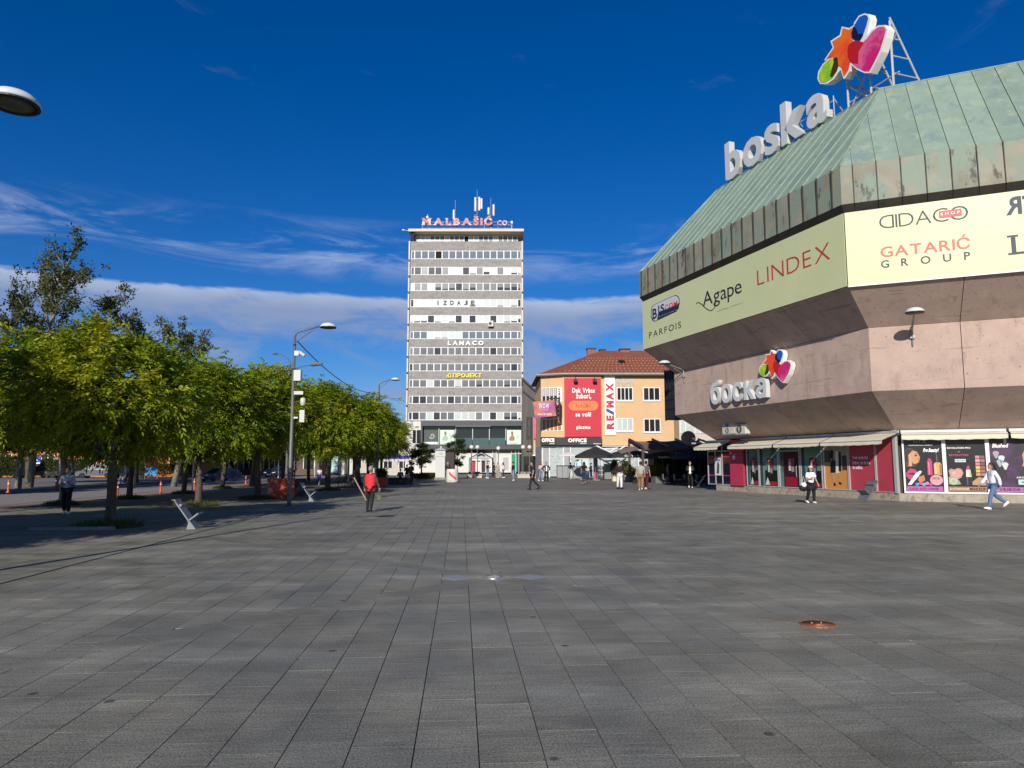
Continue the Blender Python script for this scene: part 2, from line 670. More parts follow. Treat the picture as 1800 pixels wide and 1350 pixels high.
def slab_list():
    rng = random.Random(3)
    out = []
    i0 = int((X_PLAZA0) / SW)
    for i in range(i0, int(46 / SW)):
        x0 = i * SW + 0.12
        y = 1.6 + rng.random() * 0.3
        while y < 47:
            ln = rng.choice((0.42, 0.5, 0.5, 0.6, 0.6, 0.7, 0.8))
            yc = y + ln / 2
            if -0.80 * yc - 3.5 < x0 < 0.76 * yc + 3.0 and x0 > X_PLAZA0:
                g = 0.0038
                rect = [(x0 + g, y + 0.0018), (x0 + SW - g, y + 0.0018), (x0 + SW - g, y + ln - 0.0018), (x0 + g, y + ln - 0.0018)]
                t = min(1, max(0, rng.gauss(0.5, 0.22)))
                near = False
                for p in rect:
                    d1 = ((p[0] - Q.x) - (p[1] - Q.y)) * 0.7071
                    d2 = ((p[0] - Q.x) + (p[1] - Q.y)) * 0.7071
                    if min(abs(d1), abs(d2)) < 0.95:
                        near = True
                if not near:
                    out.append((rect, t))
                else:
                    k = 0.7071
                    c1, c2 = (Q.x - Q.y) * k, (Q.x + Q.y) * k
                    for s1 in (1, -1):
                        for s2 in (1, -1):
                            q = clip(rect, s1 * k, -s1 * k, s1 * c1 - BW - 0.004)
                            if len(q) > 2:
                                q = clip(q, s2 * k, s2 * k, s2 * c2 - BW - 0.004)
                            if len(q) > 2 and area2(q) > 0.003:
                                out.append((q, t))
            y += ln
    # the two diagonal bands of cross-laid stones
    for sgn in (1, -1):
        d = Vector((0.7071, 0.7071 * sgn))
        e = Vector((-d.y, d.x))
        for side in (1, -1):
            a = BW + 0.004
            while a < 46:
                ln = rng.choice((0.3, 0.36, 0.42))
                c = [Vector((Q.x, Q.y)) + d * (side * s) + e * t for s, t in ((a, -BW), (a + ln - 0.004, -BW), (a + ln - 0.004, BW), (a, BW))]
                yc = c[0].y
                if 1.6 < yc < 46 and -0.80 * yc - 3.5 < c[0].x < 0.76 * yc + 3 and c[0].x > X_PLAZA0:
                    out.append(([(p.x, p.y) for p in c], min(1, max(0, rng.gauss(0.12, 0.12)))))
                a += ln
    r = BW * 1.40
    for cx in (0,):
        out.append(([(Q.x + cx - r, Q.y), (Q.x + cx, Q.y - r), (Q.x + cx + r, Q.y), (Q.x + cx, Q.y + r)], 0.95))
    return out

SLABS = slab_list()
SLABS.sort(key=lambda s: -area2(s[0]) / max(1.0, s[0][0][0] ** 2 + s[0][0][1] ** 2) ** 1.0)
def slab_geo(mb, poly, top):
    n = len(poly)
    vs = [(x, y, top) for x, y in poly] + [(x, y, -0.03) for x, y in poly]
    mb.add(vs, [tuple(range(n))] + [(i, i + n, (i + 1) % n + n, (i + 1) % n) for i in range(n)])

def area_sign(poly):
    return sum(poly[i][0] * poly[(i + 1) % len(poly)][1] - poly[(i + 1) % len(poly)][0] * poly[i][1] for i in range(len(poly)))

def in_view(poly):
    x, y = sum(p[0] for p in poly) / len(poly), sum(p[1] for p in poly) / len(poly)
    a = R(YAW)
    fx, fy = x * math.cos(a) - y * math.sin(a), x * math.sin(a) + y * math.cos(a)
    return fy > 4.15 and abs(fx) < 0.73 * fy

nparts = 0
rest, tones = MB(), []
rz = random.Random(5)
for poly, t in SLABS:
    if area_sign(poly) < 0:
        poly = poly[::-1]
    top = rz.uniform(-0.0012, 0.0012)
    if nparts < 298 and in_view(poly) and area2(poly) > 0.03:
        cx, cy = poly[0]
        mb = MB()
        slab_geo(mb, [(x - cx, y - cy) for x, y in poly], top)
        me = mb.mesh('paving_slab')
        a = me.attributes.new('tone', 'FLOAT', 'FACE')
        a.data.foreach_set('value', [t] * len(me.polygons))
        link('paving_slab', me, STONE, plaza, (cx, cy, 0))
        nparts += 1
    else:
        k = len(rest.f)
        slab_geo(rest, poly, top)
        tones += [t] * (len(rest.f) - k)
me = rest.mesh('paving_slabs')
a = me.attributes.new('tone', 'FLOAT', 'FACE')
a.data.foreach_set('value', tones)
o = link('paving_slabs', me, STONE, plaza)
o['kind'] = 'stuff'
# beyond the point where single slabs can be told apart: one sheet
far = MB().add([(X_PLAZA0, 46.6, -0.004), (62, 46.6, -0.004), (62, 125, -0.004), (X_PLAZA0, 125, -0.004)], [(0, 1, 2, 3)])
far.add([(-17.5, -8, -0.006), (62, -8, -0.006), (62, 1.7, -0.006), (-17.5, 1.7, -0.006)], [(0, 1, 2, 3)])
far.add([(38.2, 1.7, -0.006), (62, 1.7, -0.006), (62, 46.6, -0.006), (38.2, 46.6, -0.006)], [(0, 1, 2, 3)])
far.add([(4.0, 1.7, -0.006), (38.2, 1.7, -0.006), (38.2, 46.6, -0.006)], [(0, 1, 2)])
far.add([(-17.5, 1.7, -0.006), (-4.9, 1.7, -0.006), (-17.5, 17.6, -0.006)], [(0, 1, 2)])
obj('far_paving', far, STONE, plaza)
# slot drain along the trees, lighter apron slabs stay with the plaza
obj('slot_drain', MB().box(-6.58, -6.52, 2, 100, -0.02, 0.003), mat('drain_steel', (0.02, 0.02, 0.02), 0.6), plaza)

# pale stones either side of the steel floor light
for sx in (-1, 1):
    r = 0.26
    mb = MB()
    c = (Q.x + sx * 0.56, Q.y)
    slab_geo(mb, [(c[0] - r, c[1]), (c[0], c[1] - r), (c[0] + r, c[1]), (c[0], c[1] + r)], 0.0025)
    obj('pale_stone', mb, mat('pale_stone', (0.245, 0.25, 0.26), 0.7, 0.2, 40), plaza)

M_STEEL = mat('brushed_steel', (0.52, 0.51, 0.47), 0.35, 0.2, 12, metal=0.85)
M_COPPER = layer(mat('rusty_copper', (0.27, 0.085, 0.028), 0.55, 0.4, 14, metal=0.3), (0.40, 0.16, 0.07), 18, 0.45, 0.6)
fl = thing('floor_light', 'round steel floor light set where the diagonal paving bands cross', 'floor light', (Q.x, Q.y, 0.001))
obj('ring', MB().lathe([(0.17, -0.02), (0.17, 0.012), (0.15, 0.016), (0.14, 0.012), (0.14, -0.02)], 28), M_STEEL, fl, smooth=True)
obj('lens', MB().lathe([(0.0, 0.010), (0.08, 0.009), (0.139, 0.004), (0.139, -0.01)], 28), mat('lens_pale', (0.42, 0.42, 0.36), 0.2, 0.2, 9, metal=0.3), fl, smooth=True)
rp = G(1438, 1098)
fl = thing('floor_light', 'open rusty copper floor light with an orange stain around it', 'floor light', (rp.x, rp.y, 0.001))
obj('ring', MB().lathe([(0.185, -0.008), (0.185, 0.012), (0.175, 0.016), (0.165, 0.008), (0.165, -0.011)], 28), M_COPPER, fl, smooth=True)
obj('bowl', MB().lathe([(0.0, 0.003), (0.10, 0.004), (0.15, 0.007), (0.164, 0.010)], 28), M_COPPER, fl, smooth=True)
obj('bolts', MB().lathe([(0.012, 0.0), (0.012, 0.02), (0, 0.022)], 8, M=Matrix.Translation((0.05, 0.03, 0))).lathe([(0.012, 0.0), (0.012, 0.02), (0, 0.022)], 8, M=Matrix.Translation((-0.06, 0.02, 0))), M_STEEL, fl)

# road and its borders
structure(obj('brick_pavement', MB().box(-18.95, -17.5, 2, 125, -0.19, 0.0), M_BRICK))
kerb = structure(obj('kerb', MB().box(-19.0, -18.95, 2, 125, -0.19, -0.01), M_KERB))
km = MB().box(-0.14, 0, 0.006, 0.994, -0.18, 0.012).mesh('kerb_stone')
for i in range(18, 70):
    link('kerb_stone', km, M_KERB, kerb, (-18.96, i, 0))
road = structure(obj('road', MB().box(-28.8, -18.98, -30, 300, -0.19, -0.11), M_ASPH))
for i in range(-2, 24):
    obj('lane_dash', MB().box(-23.95, -23.83, i * 6, i * 6 + 3, -0.11, -0.106), M_WHITELINE, road)
structure(obj('far_pavement', MB().box(-70, -28.9, -30, 300, -0.19, 0.0), M_PAVE))
kerb2 = structure(obj('far_kerb', MB().box(-28.9, -28.8, -30, 300, -0.19, -0.008), M_KERB))
km2 = MB().box(0, 0.14, 0.006, 1.994, -0.18, 0.012).mesh('kerb_stone')
for i in range(18, 50):
    link('kerb_stone', km2, M_KERB, kerb2, (-28.94, i * 2, 0))

# ------------------------------------------------------------------ shopping mall on the right
C0 = G(1582, 881)
C0.z = 0
RL, RR = hd(-14.2 + 180), hd(118.1)
HT = math.tan(R(47.7 / 2))                            # half the turn of the main corner
LT = math.tan(R(25))                                  # half the turn of the left end corner
LEN_L, LEN_R = 14.5, 17.0

class Side:
    def __init__(s, r, left):
        s.r, s.left = r, left
        s.n = Vector((r.y, -r.x, 0))
        s.rot = math.atan2(r.y, r.x)

    def P(s, a, d, z):
        q = C0 + s.r * a + s.n * d
        return Vector((q.x, q.y, z))

    def lo(s, d):
        return -LEN_L - d * LT if s.left else -d * HT

    def hi(s, d):
        return d * HT if s.left else LEN_R

    def face(s, d):                                   # Face whose origin is the main corner at offset d
        return Face(s.P(d * HT if s.left else -d * HT, d, 0), s.r)

SL, SR = Side(RL, True), Side(RR, False)

M_CONC = layer(layer(mat('pink_concrete', (0.44, 0.325, 0.27), 0.9, 0.16, 0.9, 0.35, 24, obvar=0.05), (0.30, 0.215, 0.18), 2.2, 0.52, 0.72, (1, 1, 0.35), 0.7), (0.085, 0.058, 0.048), 9, 0.62, 0.68, None, 0.8)
layer(M_CONC, (0.20, 0.14, 0.118), 1.0, 0.60, 0.66, (0.35, 0.35, 7.0), 0.55, seed=7)
layer(M_CONC, (0.24, 0.17, 0.14), 1.0, 0.60, 0.70, (1.6, 1.6, 0.12), 0.5, seed=11)
M_CONCD = mat('concrete_joint', (0.06, 0.047, 0.042), 0.95, 0.2)
M_COPG = layer(layer(mat('green_copper', (0.235, 0.315, 0.25), 0.62, 0.14, 0.8, 0.12, 8, obvar=0.12), (0.30, 0.36, 0.27), 1.6, 0.52, 0.66, (1.2, 1.2, 0.18), 0.8), (0.16, 0.235, 0.24), 1.1, 0.5, 0.66, (1, 1, 0.5), 0.75, seed=5)
M_COPR = mat('copper_seam', (0.24, 0.33, 0.25), 0.6, 0.2, 3)
M_COPB = layer(layer(layer(mat('brown_patina', (0.25, 0.235, 0.175), 0.65, 0.25, 0.9, obvar=0.16), (0.20, 0.27, 0.21), 0.9, 0.45, 0.60, (1, 1, 0.5), 0.9, seed=2), (0.03, 0.028, 0.022), 2.1, 0.55, 0.68, (1, 1, 0.40), 0.85, seed=9), (0.30, 0.16, 0.06), 3.2, 0.68, 0.74, (1.3, 1.3, 0.05), 0.7, seed=4)
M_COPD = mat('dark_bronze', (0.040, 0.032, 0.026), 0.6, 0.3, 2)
M_BANNER = layer(mat('cream_banner', (0.555, 0.585, 0.32), 0.42, 0.05, 0.4, 0.05, 1.2), (0.50, 0.52, 0.32), 1.2, 0.55, 0.72, (1.5, 1.5, 0.08), 0.55)
M_AWN = layer(mat('cream_awning', (0.62, 0.57, 0.44), 0.8, 0.08, 1.5, 0.15, 3), (0.42, 0.38, 0.28), 2, 0.55, 0.7, None, 0.5)
M_PLINTH = layer(mat('plinth_concrete', (0.36, 0.31, 0.24), 0.9, 0.22, 2.5, 0.4), (0.14, 0.125, 0.10), 3, 0.5, 0.66, None, 0.7)
M_ALU = mat('aluminium_frame', (0.50, 0.51, 0.50), 0.4, 0.06, 3, metal=0.3)
M_WFRAME = mat('white_frame', (0.78, 0.78, 0.76), 0.5, 0.05, 2)
M_TEAL = layer(glass('teal_lit_glass', (0.12, 0.225, 0.22)), (0.04, 0.055, 0.055), 0.7, 0.5, 0.6, None, 0.7)  # teal light reflected from the interior is put into the opaque pane colour
M_NAVY = glass('navy_glass', (0.012, 0.012, 0.035))
M_DKGL = glass('dark_glass', (0.02, 0.022, 0.025))
M_REDP = mat('crimson_panel', (0.44, 0.035, 0.085), 0.4, 0.06, 1.0)
M_REDP2 = mat('red_panel', (0.42, 0.05, 0.075), 0.4, 0.06, 1.0)
WHITE = cmat('f2f1ec', 0.5)
BLACK = cmat('141416', 0.5)

mall = thing('shopping_mall', 'large octagonal mall of pink concrete under a green copper roof', 'shopping mall', C0)
ORG = C0

def poly_off(d):
    pts = [C0.copy(), SR.P(LEN_R, 0, 0), SR.P(LEN_R, 0, 0) + hd(28) * 20, SL.P(-LEN_L, 0, 0) + hd(35.8) * 18, SL.P(-LEN_L, 0, 0)]
    n = len(pts)
    out = []
    for i in range(n):
        e1, e2 = (pts[i] - pts[i - 1]).normalized(), (pts[(i + 1) % n] - pts[i]).normalized()
        n1, n2 = Vector((e1.y, -e1.x, 0)), Vector((e2.y, -e2.x, 0))
        b = (n1 + n2).normalized()
        out.append(pts[i] + b * (d / b.dot(n1)))
    return out

def loft(levels, m, name, close_top=True):
    mb = MB()
    vs, fs = [], []
    n = 5
    for d, z in levels:
        vs += [Vector((p.x, p.y, z)) for p in poly_off(d)]
    for i in range(len(levels) - 1):
        for k in range(n):
            k2 = (k + 1) % n
            fs.append((i * n + k, i * n + k2, (i + 1) * n + k2, (i + 1) * n + k))
    if close_top:
        fs.append(tuple((len(levels) - 1) * n + k for k in range(n)))
    mb.add(vs, fs)
    return obj(name, mb, m, mall, org=ORG)

ZS, ZP0, ZP1, ZB0, ZB1, ZF0, ZF1, ZR = 3.3, 4.96, 7.83, 9.4, 12.72, 13.05, 14.8, 20.4
DP, DB, DF, DR = 2.3, 4.1, 4.25, -0.6
loft([(-0.12, 0.0), (-0.12, ZS - 0.05), (DP - 0.07, ZP0), (DP - 0.07, ZP1), (DB - 0.06, ZB0), (DB - 0.06, ZB1), (DB - 0.06, ZF0 + 0.1)], M_CONCD, 'wall_core')
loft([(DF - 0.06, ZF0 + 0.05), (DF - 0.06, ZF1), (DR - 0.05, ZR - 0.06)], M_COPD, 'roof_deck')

def panel(side, a1, a2, d1, z1, d2, z2, th, m, name='concrete_panel', g=0.014):
    def A(a, d, k):
        if a == 'lo':
            return side.lo(d)
        if a == 'hi':
            return side.hi(d)
        return a + k * g
    q = [side.P(A(a1, d1, 1), d1, z1), side.P(A(a2, d1, -1), d1, z1), side.P(A(a2, d2, -1), d2, z2), side.P(A(a1, d2, 1), d2, z2)]
    nr = (q[1] - q[0]).cross(q[3] - q[0]).normalized()
    if nr.dot(side.n) < 0:
        nr = -nr
    return obj(name, MB().slab(q, -nr * th), m, mall, org=ORG)

JL = ['lo', -12.7, -9.3, -5.9, -2.6, 'hi']
JR = ['lo', 2.53, 5.95, 9.35, 12.75, 'hi']
for side, J in ((SL, JL), (SR, JR)):
    for i in range(5):
        panel(side, J[i], J[i + 1], 0.0, ZS, DP, ZP0 - 0.012, 0.06, M_CONC)
        panel(side, J[i], J[i + 1], DP, ZP0, DP, ZP1 - 0.012, 0.06, M_CONC)
        panel(side, J[i], J[i + 1], DP, ZP1, DB, ZB0, 0.06, M_CONC)
        panel(side, J[i], J[i + 1], 0.02, 0.0, 0.02, 0.36, 0.10, M_PLINTH, 'plinth_stone', 0.004)

# copper fascia, dark drip edge and standing-seam roof, panel by panel
PITCHW = 0.925
def arange(side):
    lo, hi = side.lo(DF), side.hi(DF)
    out = [lo]
    if side.left:
        a = hi - 0.5
        ks = []
        while a > lo + 0.25:
            ks.append(a)
            a -= PITCHW
        return [lo] + ks[::-1] + [hi]
    a = lo + 0.5
    ks = []
    while a < hi - 0.25:
        ks.append(a)
        a += PITCHW
    return [lo] + ks + [hi]

for side in (SL, SR):
    bk = arange(side)
    for i in range(len(bk) - 1):
        a1 = 'lo' if i == 0 else bk[i]
        a2 = 'hi' if i == len(bk) - 2 else bk[i + 1]
        jit = random.uniform(-0.012, 0.012)
        panel(side, a1, a2, DF + 0.03 + jit, ZF0, DF + jit * 0.3, ZF1, 0.03, M_COPB, 'fascia_panel', 0.018)
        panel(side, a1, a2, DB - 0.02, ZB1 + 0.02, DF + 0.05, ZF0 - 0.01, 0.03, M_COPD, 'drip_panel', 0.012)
        if i:
            mb = MB().slab([side.P(bk[i] - 0.016, DF, ZF0 - 0.02), side.P(bk[i] + 0.016, DF, ZF0 - 0.02), side.P(bk[i] + 0.016, DF, ZF1), side.P(bk[i] - 0.016, DF, ZF1)], side.n * 0.085)
            obj('fascia_rib', mb, M_COPD, mall, org=ORG)
        # roof strip
        A1, A2 = bk[i], bk[i + 1]
        poly = [(A1, 0.0), (A2, 0.0), (A2, 1.0), (A1, 1.0)]
        dd = DF - DR
        if side.left:
            poly = clip(poly, 1, dd * HT, DF * HT)
            poly = clip(poly, -1, dd * LT, LEN_L + DF * LT)
        else:
            poly = clip(poly, -1, dd * HT, DF * HT)
        if len(poly) < 3 or area2(poly) < 0.01:
            continue
        def PR(a, k, up=0.0):
            p = side.P(a, DF - dd * k, ZF1 + (ZR - ZF1) * k)
            return p
        nr = (PR(1, 0) - PR(0, 0)).cross(PR(0, 1) - PR(0, 0)).normalized()
        mb = MB().slab([PR(a, k) for a, k in poly], -nr * 0.03)
        obj('roof_panel', mb, M_COPG, mall, org=ORG)
        if i:
            ks = [k for a, k in poly if abs(a - A1) < 1e-4]
            if ks and max(ks) - min(ks) > 0.02:
                k0, k1 = min(ks), max(ks)
                mb = MB().slab([PR(A1 - 0.014, k0), PR(A1 + 0.014, k0), PR(A1 + 0.014, k1), PR(A1 - 0.014, k1)], nr * 0.055)
                obj('roof_seam', mb, M_COPR, mall, org=ORG)
pr, pf = poly_off(DR), poly_off(DF)
top = [Vector((p.x, p.y, ZR + 0.02)) for p in pr]
obj('ridge_cap', MB().tube([top[4], top[0], top[1]], 0.05, 6), M_COPR, mall, org=ORG)
e0 = Vector((pf[0].x, pf[0].y, ZF1 + 0.02))
obj('hip_cap', MB().tube([e0, top[0]], 0.045, 6), M_COPR, mall, org=ORG)
e4 = Vector((pf[4].x, pf[4].y, ZF1 + 0.02))
obj('hip_cap', MB().tube([e4, top[4]], 0.045, 6), M_COPR, mall, org=ORG)

# ---- cream advertising banners
INK, RED1, RED2 = cmat('20242e', 0.6), cmat('b13a36', 0.6), cmat('c77062', 0.6)
def on_face(face, z=0):
    return face.pt(0, z)

def rect_of(face, p0, p1, off=0.0):
    a = face.sz(p0[0], p0[1], off)
    b = face.sz(p1[0], p1[1], off)
    return a[0], a[1], b[0], b[1]

FL4, FR4 = SL.face(DB + 0.02), SR.face(DB + 0.02)
bl = thing('advertising_banner', 'shaded cream banner with large red lettering along the side of the mall', 'banner', on_face(FL4), FL4.rot)
lo4 = SL.lo(DB) - DB * HT
obj('banner_sheet', MB().box(lo4 + 0.02, -0.02, -0.03, 0.0, ZB0 + 0.02, ZB1 - 0.02), M_BANNER, bl)
def lt(face, parent, s, p0, p1, m, off=0.034, **k):
    x0, z0, x1, z1 = rect_of(face, p0, p1, off)
    return lettering(parent, s, x0, z0, x1, z1, -off, 0.006, m, **k)
lt(FL4, bl, 'LINDEX', (1331.5, 502), (1458, 425), RED1, bold=-0.012, gap=0.16, split=True)
lt(FL4, bl, 'Agape', (1236, 547), (1303, 487.5), INK, bold=0.0, gap=0.05, split=True)
lt(FL4, bl, 'zalogaj ljubavi...', (1261, 548), (1309, 530), INK, bold=-0.005, gap=0.09)
lt(FL4, bl, 'PARFOIS', (1141, 595), (1197, 564.5), INK, bold=0.0, gap=0.25, split=True)
# swash under the big name
def facepts(face, pts, off):
    return [(face.sz(x, y, off)[0], -off, face.sz(x, y, off)[1]) for x, y in pts]
def z9(x, y):
    return (1120 + x / 9.0, 480 + y / 9.0)
sw = facepts(FL4, [z9(*p) for p in ((935, 490), (950, 468), (985, 468), (1030, 500), (1080, 550), (1140, 590), (1190, 588), (1230, 540), (1240, 470))], 0.037)
obj('swash', MB().tube(sw, 0.022, 6), INK, bl)
badge = [z9(*p) for p in ((225, 560), (240, 520), (290, 485), (560, 365), (610, 345), (650, 365), (670, 410), (672, 470), (655, 560), (620, 610), (330, 745), (270, 770), (235, 745), (215, 680))]
def plate(parent, face, pts, off, m, name, th=0.005):
    q = [Vector(p) for p in facepts(face, pts, off)]
    return obj(name, MB().slab(q, (0, th, 0)), m, parent)
bd = plate(bl, FL4, badge, 0.036, cmat('20263a', 0.5), 'badge')
c_ = (440, 555)
inner = [((x - 1120) * 9, (y - 480) * 9) for x, y in badge]
plate(bl, FL4, [z9(c_[0] + (x - c_[0]) * 0.955, c_[1] + (y - c_[1]) * 0.94) for x, y in inner], 0.040, cmat('c3c5cc', 0.5), 'badge_field')
plate(bl, FL4, [z9(*p) for p in ((315, 735), (335, 620), (665, 470), (650, 560), (618, 605), (340, 735))], 0.044, cmat('1c2235', 0.5), 'badge_base')
lt(FL4, bl, 'B', z9(245, 735), z9(310, 545), cmat('1c2235', 0.5), off=0.048, bold=0.02)
lt(FL4, bl, 'IS', z9(335, 640), z9(425, 480), cmat('1c2235', 0.5), off=0.048, bold=0.02, split=True)
lt(FL4, bl, 'COM', z9(440, 590), z9(635, 430), cmat('d0484c', 0.5), off=0.048, bold=0.02)
lt(FL4, bl, 'RAČUNARI I KOMUNIKACIJE', z9(340, 690), z9(632, 585), WHITE, off=0.048, bold=0.0)

br = thing('advertising_banner', 'brightly sunlit cream banner with grey and salmon lettering on the mall front', 'banner', on_face(FR4), FR4.rot)
obj('banner_sheet', MB().box(0.02, LEN_R + DB * HT - 0.1, -0.03, 0.0, ZB0 + 0.02, ZB1 - 0.02), M_BANNER, br)
obj('banner_edge', MB().box(0.02, LEN_R + DB * HT - 0.1, -0.045, 0.0, ZB0 - 0.04, ZB0 + 0.018), M_WFRAME, br)
lt(FR4, br, 'DIDACO', (1546, 403), (1701, 360), cmat('3a4046', 0.6), bold=-0.012, gap=0.06, mirror=(0,), split=True)
b3 = rect_of(FR4, (1651, 383.5), (1690, 366.5), 0.04)
obj('shop_tag', MB().box(b3[0], b3[2], -0.046, -0.03, b3[1], b3[3]), cmat('d9656a', 0.6), br)
lt(FR4, br, 'SHOP', (1653.5, 379), (1687, 370), WHITE, off=0.047, bold=0.02, gap=0.4)
lt(FR4, br, 'GATARIĆ', (1548, 453), (1704, 410.5), RED2, bold=0.012, gap=0.08, split=True)
lt(FR4, br, 'GROUP', (1549, 471.5), (1705, 442), cmat('3a4046', 0.6), bold=0.012, gap=0.95, split=True)
lt(FR4, br, 'R', (1768.5, 379), (1794.5, 344), cmat('3d4450', 0.6), bold=0.03, mirror=(0,))
lt(FR4, br, 'TL', (1799, 377), (1845, 338), cmat('3d4450', 0.6), bold=0.03)
lt(FR4, br, 'L', (1772.5, 448.5), (1810, 410), cmat('3d4450', 0.6), bold=0.0, serif=True)

# ---- emblem shapes, read off the sign in (x, y) units of the roof sign
E_STAR = [(775, 150), (748, 168), (712, 158), (703, 203), (652, 235), (664, 268), (618, 335), (664, 322), (672, 352), (688, 372), (705, 383), (719, 434), (744, 398), (755, 352), (800, 360), (803, 292), (832, 242), (795, 230), (770, 232)]
E_GREEN = [(682, 322), (640, 335), (605, 365), (581, 408), (577, 442), (590, 466), (622, 462), (655, 440), (680, 402), (690, 370), (686, 335)]
E_GOVER = [(682, 322), (660, 328), (662, 352), (640, 432), (655, 438), (680, 402), (690, 370), (686, 335)]
E_BLUE = [(835, 84), (808, 96), (780, 140), (763, 185), (766, 213), (786, 228), (811, 230), (826, 205), (848, 140), (857, 104), (850, 88)]
E_BOVER = [(775, 150), (763, 185), (766, 213), (786, 228), (811, 230), (826, 205), (830, 190), (800, 192), (790, 160)]
E_HEART = [(738, 285), (745, 252), (765, 236), (795, 229), (828, 238), (852, 213), (880, 177), (915, 152), (945, 150), (956, 168), (945, 212), (920, 290), (890, 352), (862, 404), (835, 404), (790, 382), (757, 352), (740, 318)]
E_HOVER = [(740, 285), (746, 253), (766, 237), (795, 230), (831, 242), (803, 292), (800, 360), (756, 351), (741, 318)]
E_OUT = [(774, 142), (748, 158), (706, 150), (695, 197), (642, 232), (655, 268), (606, 341), (625, 338), (598, 362), (573, 405), (568, 445), (583, 474), (625, 472), (662, 447), (688, 408), (700, 395), (716, 446), (726, 442), (752, 402), (760, 365), (788, 392), (835, 413), (868, 412), (898, 355), (929, 292), (955, 213), (966, 166), (950, 141), (912, 143), (873, 170), (848, 200), (866, 104), (856, 79), (834, 75), (803, 88), (774, 130)]
E_BOX = (568.0, 966.0, 75.0, 474.0)

FR_ = SL.face(DR - 0.25)
def e_plane(p):                                       # true shape on the sign's own plane
    return FR_.sz(1260 + p[0] / 3.215, p[1] / 3.215, 0.4)
_eo = [e_plane(p) for p in E_OUT]
EB = (min(q[0] for q in _eo), max(q[0] for q in _eo), min(q[1] for q in _eo), max(q[1] for q in _eo))

def emblem(parent, x0, x1, z0, z1, y, depth):
    def mp(p):
        u, v = e_plane(p)
        return (x0 + (u - EB[0]) / (EB[1] - EB[0]) * (x1 - x0), z0 + (v - EB[2]) / (EB[3] - EB[2]) * (z1 - z0))
    def put(name, pts, lay, m, th=0.012):
        q = [Vector((mp(p)[0], y - depth - 0.006 * lay, mp(p)[1])) for p in pts]
        obj(name, MB().slab(q, (0, th if lay else depth, 0)), m, parent)
    q = [Vector((mp(p)[0], y - depth, mp(p)[1])) for p in E_OUT]
    obj('emblem_box', MB().slab(q, (0, depth, 0)), cmat('e9e8e3', 0.45), parent)
    put('heart', E_HEART, 1, layer_once('heart_pink', 'd0246f', 'e070a0'))
    put('star', E_STAR, 2, layer_once('star_orange', 'ea4a18', 'f07818'))
    put('overlap', E_HOVER, 3, cmat('c01818', 0.4))
    put('green_drop', E_GREEN, 3, layer_once('drop_green', '6fbf1e', 'd8d820'))
    put('overlap', E_GOVER, 4, cmat('45300c', 0.4))
    put('blue_drop', E_BLUE, 4, cmat('1a5cb8', 0.35))
    put('overlap', E_BOVER, 5, cmat('0e1838', 0.4))

def layer_once(n, c1, c2):
    if n not in MATS:
        layer(mat(n, srgb(c1), 0.38, 0.08, 1.0), srgb(c2), 0.8, 0.45, 0.62, None, 0.8)
    return MATS[n]

M_LETTER = mat('letter_grey_white', (0.56, 0.575, 0.575), 0.45, 0.05, 2)
# ---- sign on the pink band
FP = SL.face(DP)
t = thing('wall_sign', 'grey-white raised Cyrillic letters with a colourful emblem on the pink wall', 'sign', on_face(FP), FP.rot)
x0, z0, _, _ = rect_of(FP, (1249.5, 712), (1250, 700), 0.3)
x1 = FP.sz(1347, 690, 0.3)[0]
_, z1 = FP.sz(1264.4, 667.5, 0.3)
lettering(t, 'боска', x0, z0, x1, z1, -0.05, 0.26, M_LETTER, split=True, bold=0.028, gap=0.07)
ex0, ex1 = FP.sz(1334, 647, 0.3)[0], FP.sz(1391.5, 640, 0.3)[0]
ez0, ez1 = FP.sz(1381.5, 673, 0.3)[1], FP.sz(1372.6, 611, 0.3)[1]
emblem(t, ex0, ex1, ez0, ez1, -0.05, 0.26)

# ---- sign on the roof edge
FR_ = SL.face(DR - 0.25)
t = thing('roof_sign', 'big white letters and giant colourful emblem standing on the mall roof', 'sign', on_face(FR_, ZR), FR_.rot)
x0, z0 = FR_.sz(1285, 322)
x1 = FR_.sz(1463, 180)[0]
z1 = FR_.sz(1292, 249)[1]
lettering(t, 'boska', x0, z0 - ZR, x1, z1 - ZR, 0.0, 0.42, M_LETTER, split=True, bold=0.028, gap=0.07)
ex0, ex1, ez0, ez1 = EB[0], EB[1], EB[2] - ZR, EB[3] - ZR
emblem(t, ex0, ex1, ez0, ez1, 0.05, 0.45)
M_TRUSS = mat('galvanised_truss', (0.55, 0.55, 0.53), 0.5, 0.1, 4, metal=0.3)
mb = MB()
wd = x1 - x0
for k in range(11):
    xx = x0 + wd * k / 10
    mb.tube([(xx, 0.1, -0.3), (xx, 0.1, (z1 - ZR) * 0.55)], 0.03, 6).tube([(xx, 0.1, (z1 - ZR) * 0.5), (xx, 1.5, -0.2)], 0.03, 6)
for zz in (0.5, 1.2):
    mb.tube([(x0, 0.08, zz), (x1, 0.08, zz)], 0.03, 6)
obj('letter_rail', mb, M_TRUSS, t)
ew = ex1 - ex0
mb = MB()
for xx in (ex0 + ew * 0.3, ex0 + ew * 0.62, ex1 - 0.45):
    mb.tube([(xx, 0.25, -0.3), (xx, 0.25, ez0 + (ez1 - ez0) * 0.7)], 0.06, 6)
    mb.tube([(xx, 0.25, ez0 + (ez1 - ez0) * 0.75), (xx, 2.4, -0.2)], 0.05, 6)
    for zz in (0.2, 0.45, 0.7):
        zt = ez0 + (ez1 - ez0) * 0.75
        mb.tube([(xx, 0.25, zt * zz), (xx, 0.25 + 2.15 * (1 - zz), zt * zz)], 0.04, 6)
    mb.tube([(xx, 0.25, 0.0), (xx, 2.2, ez0 * 0.5)], 0.035, 6)
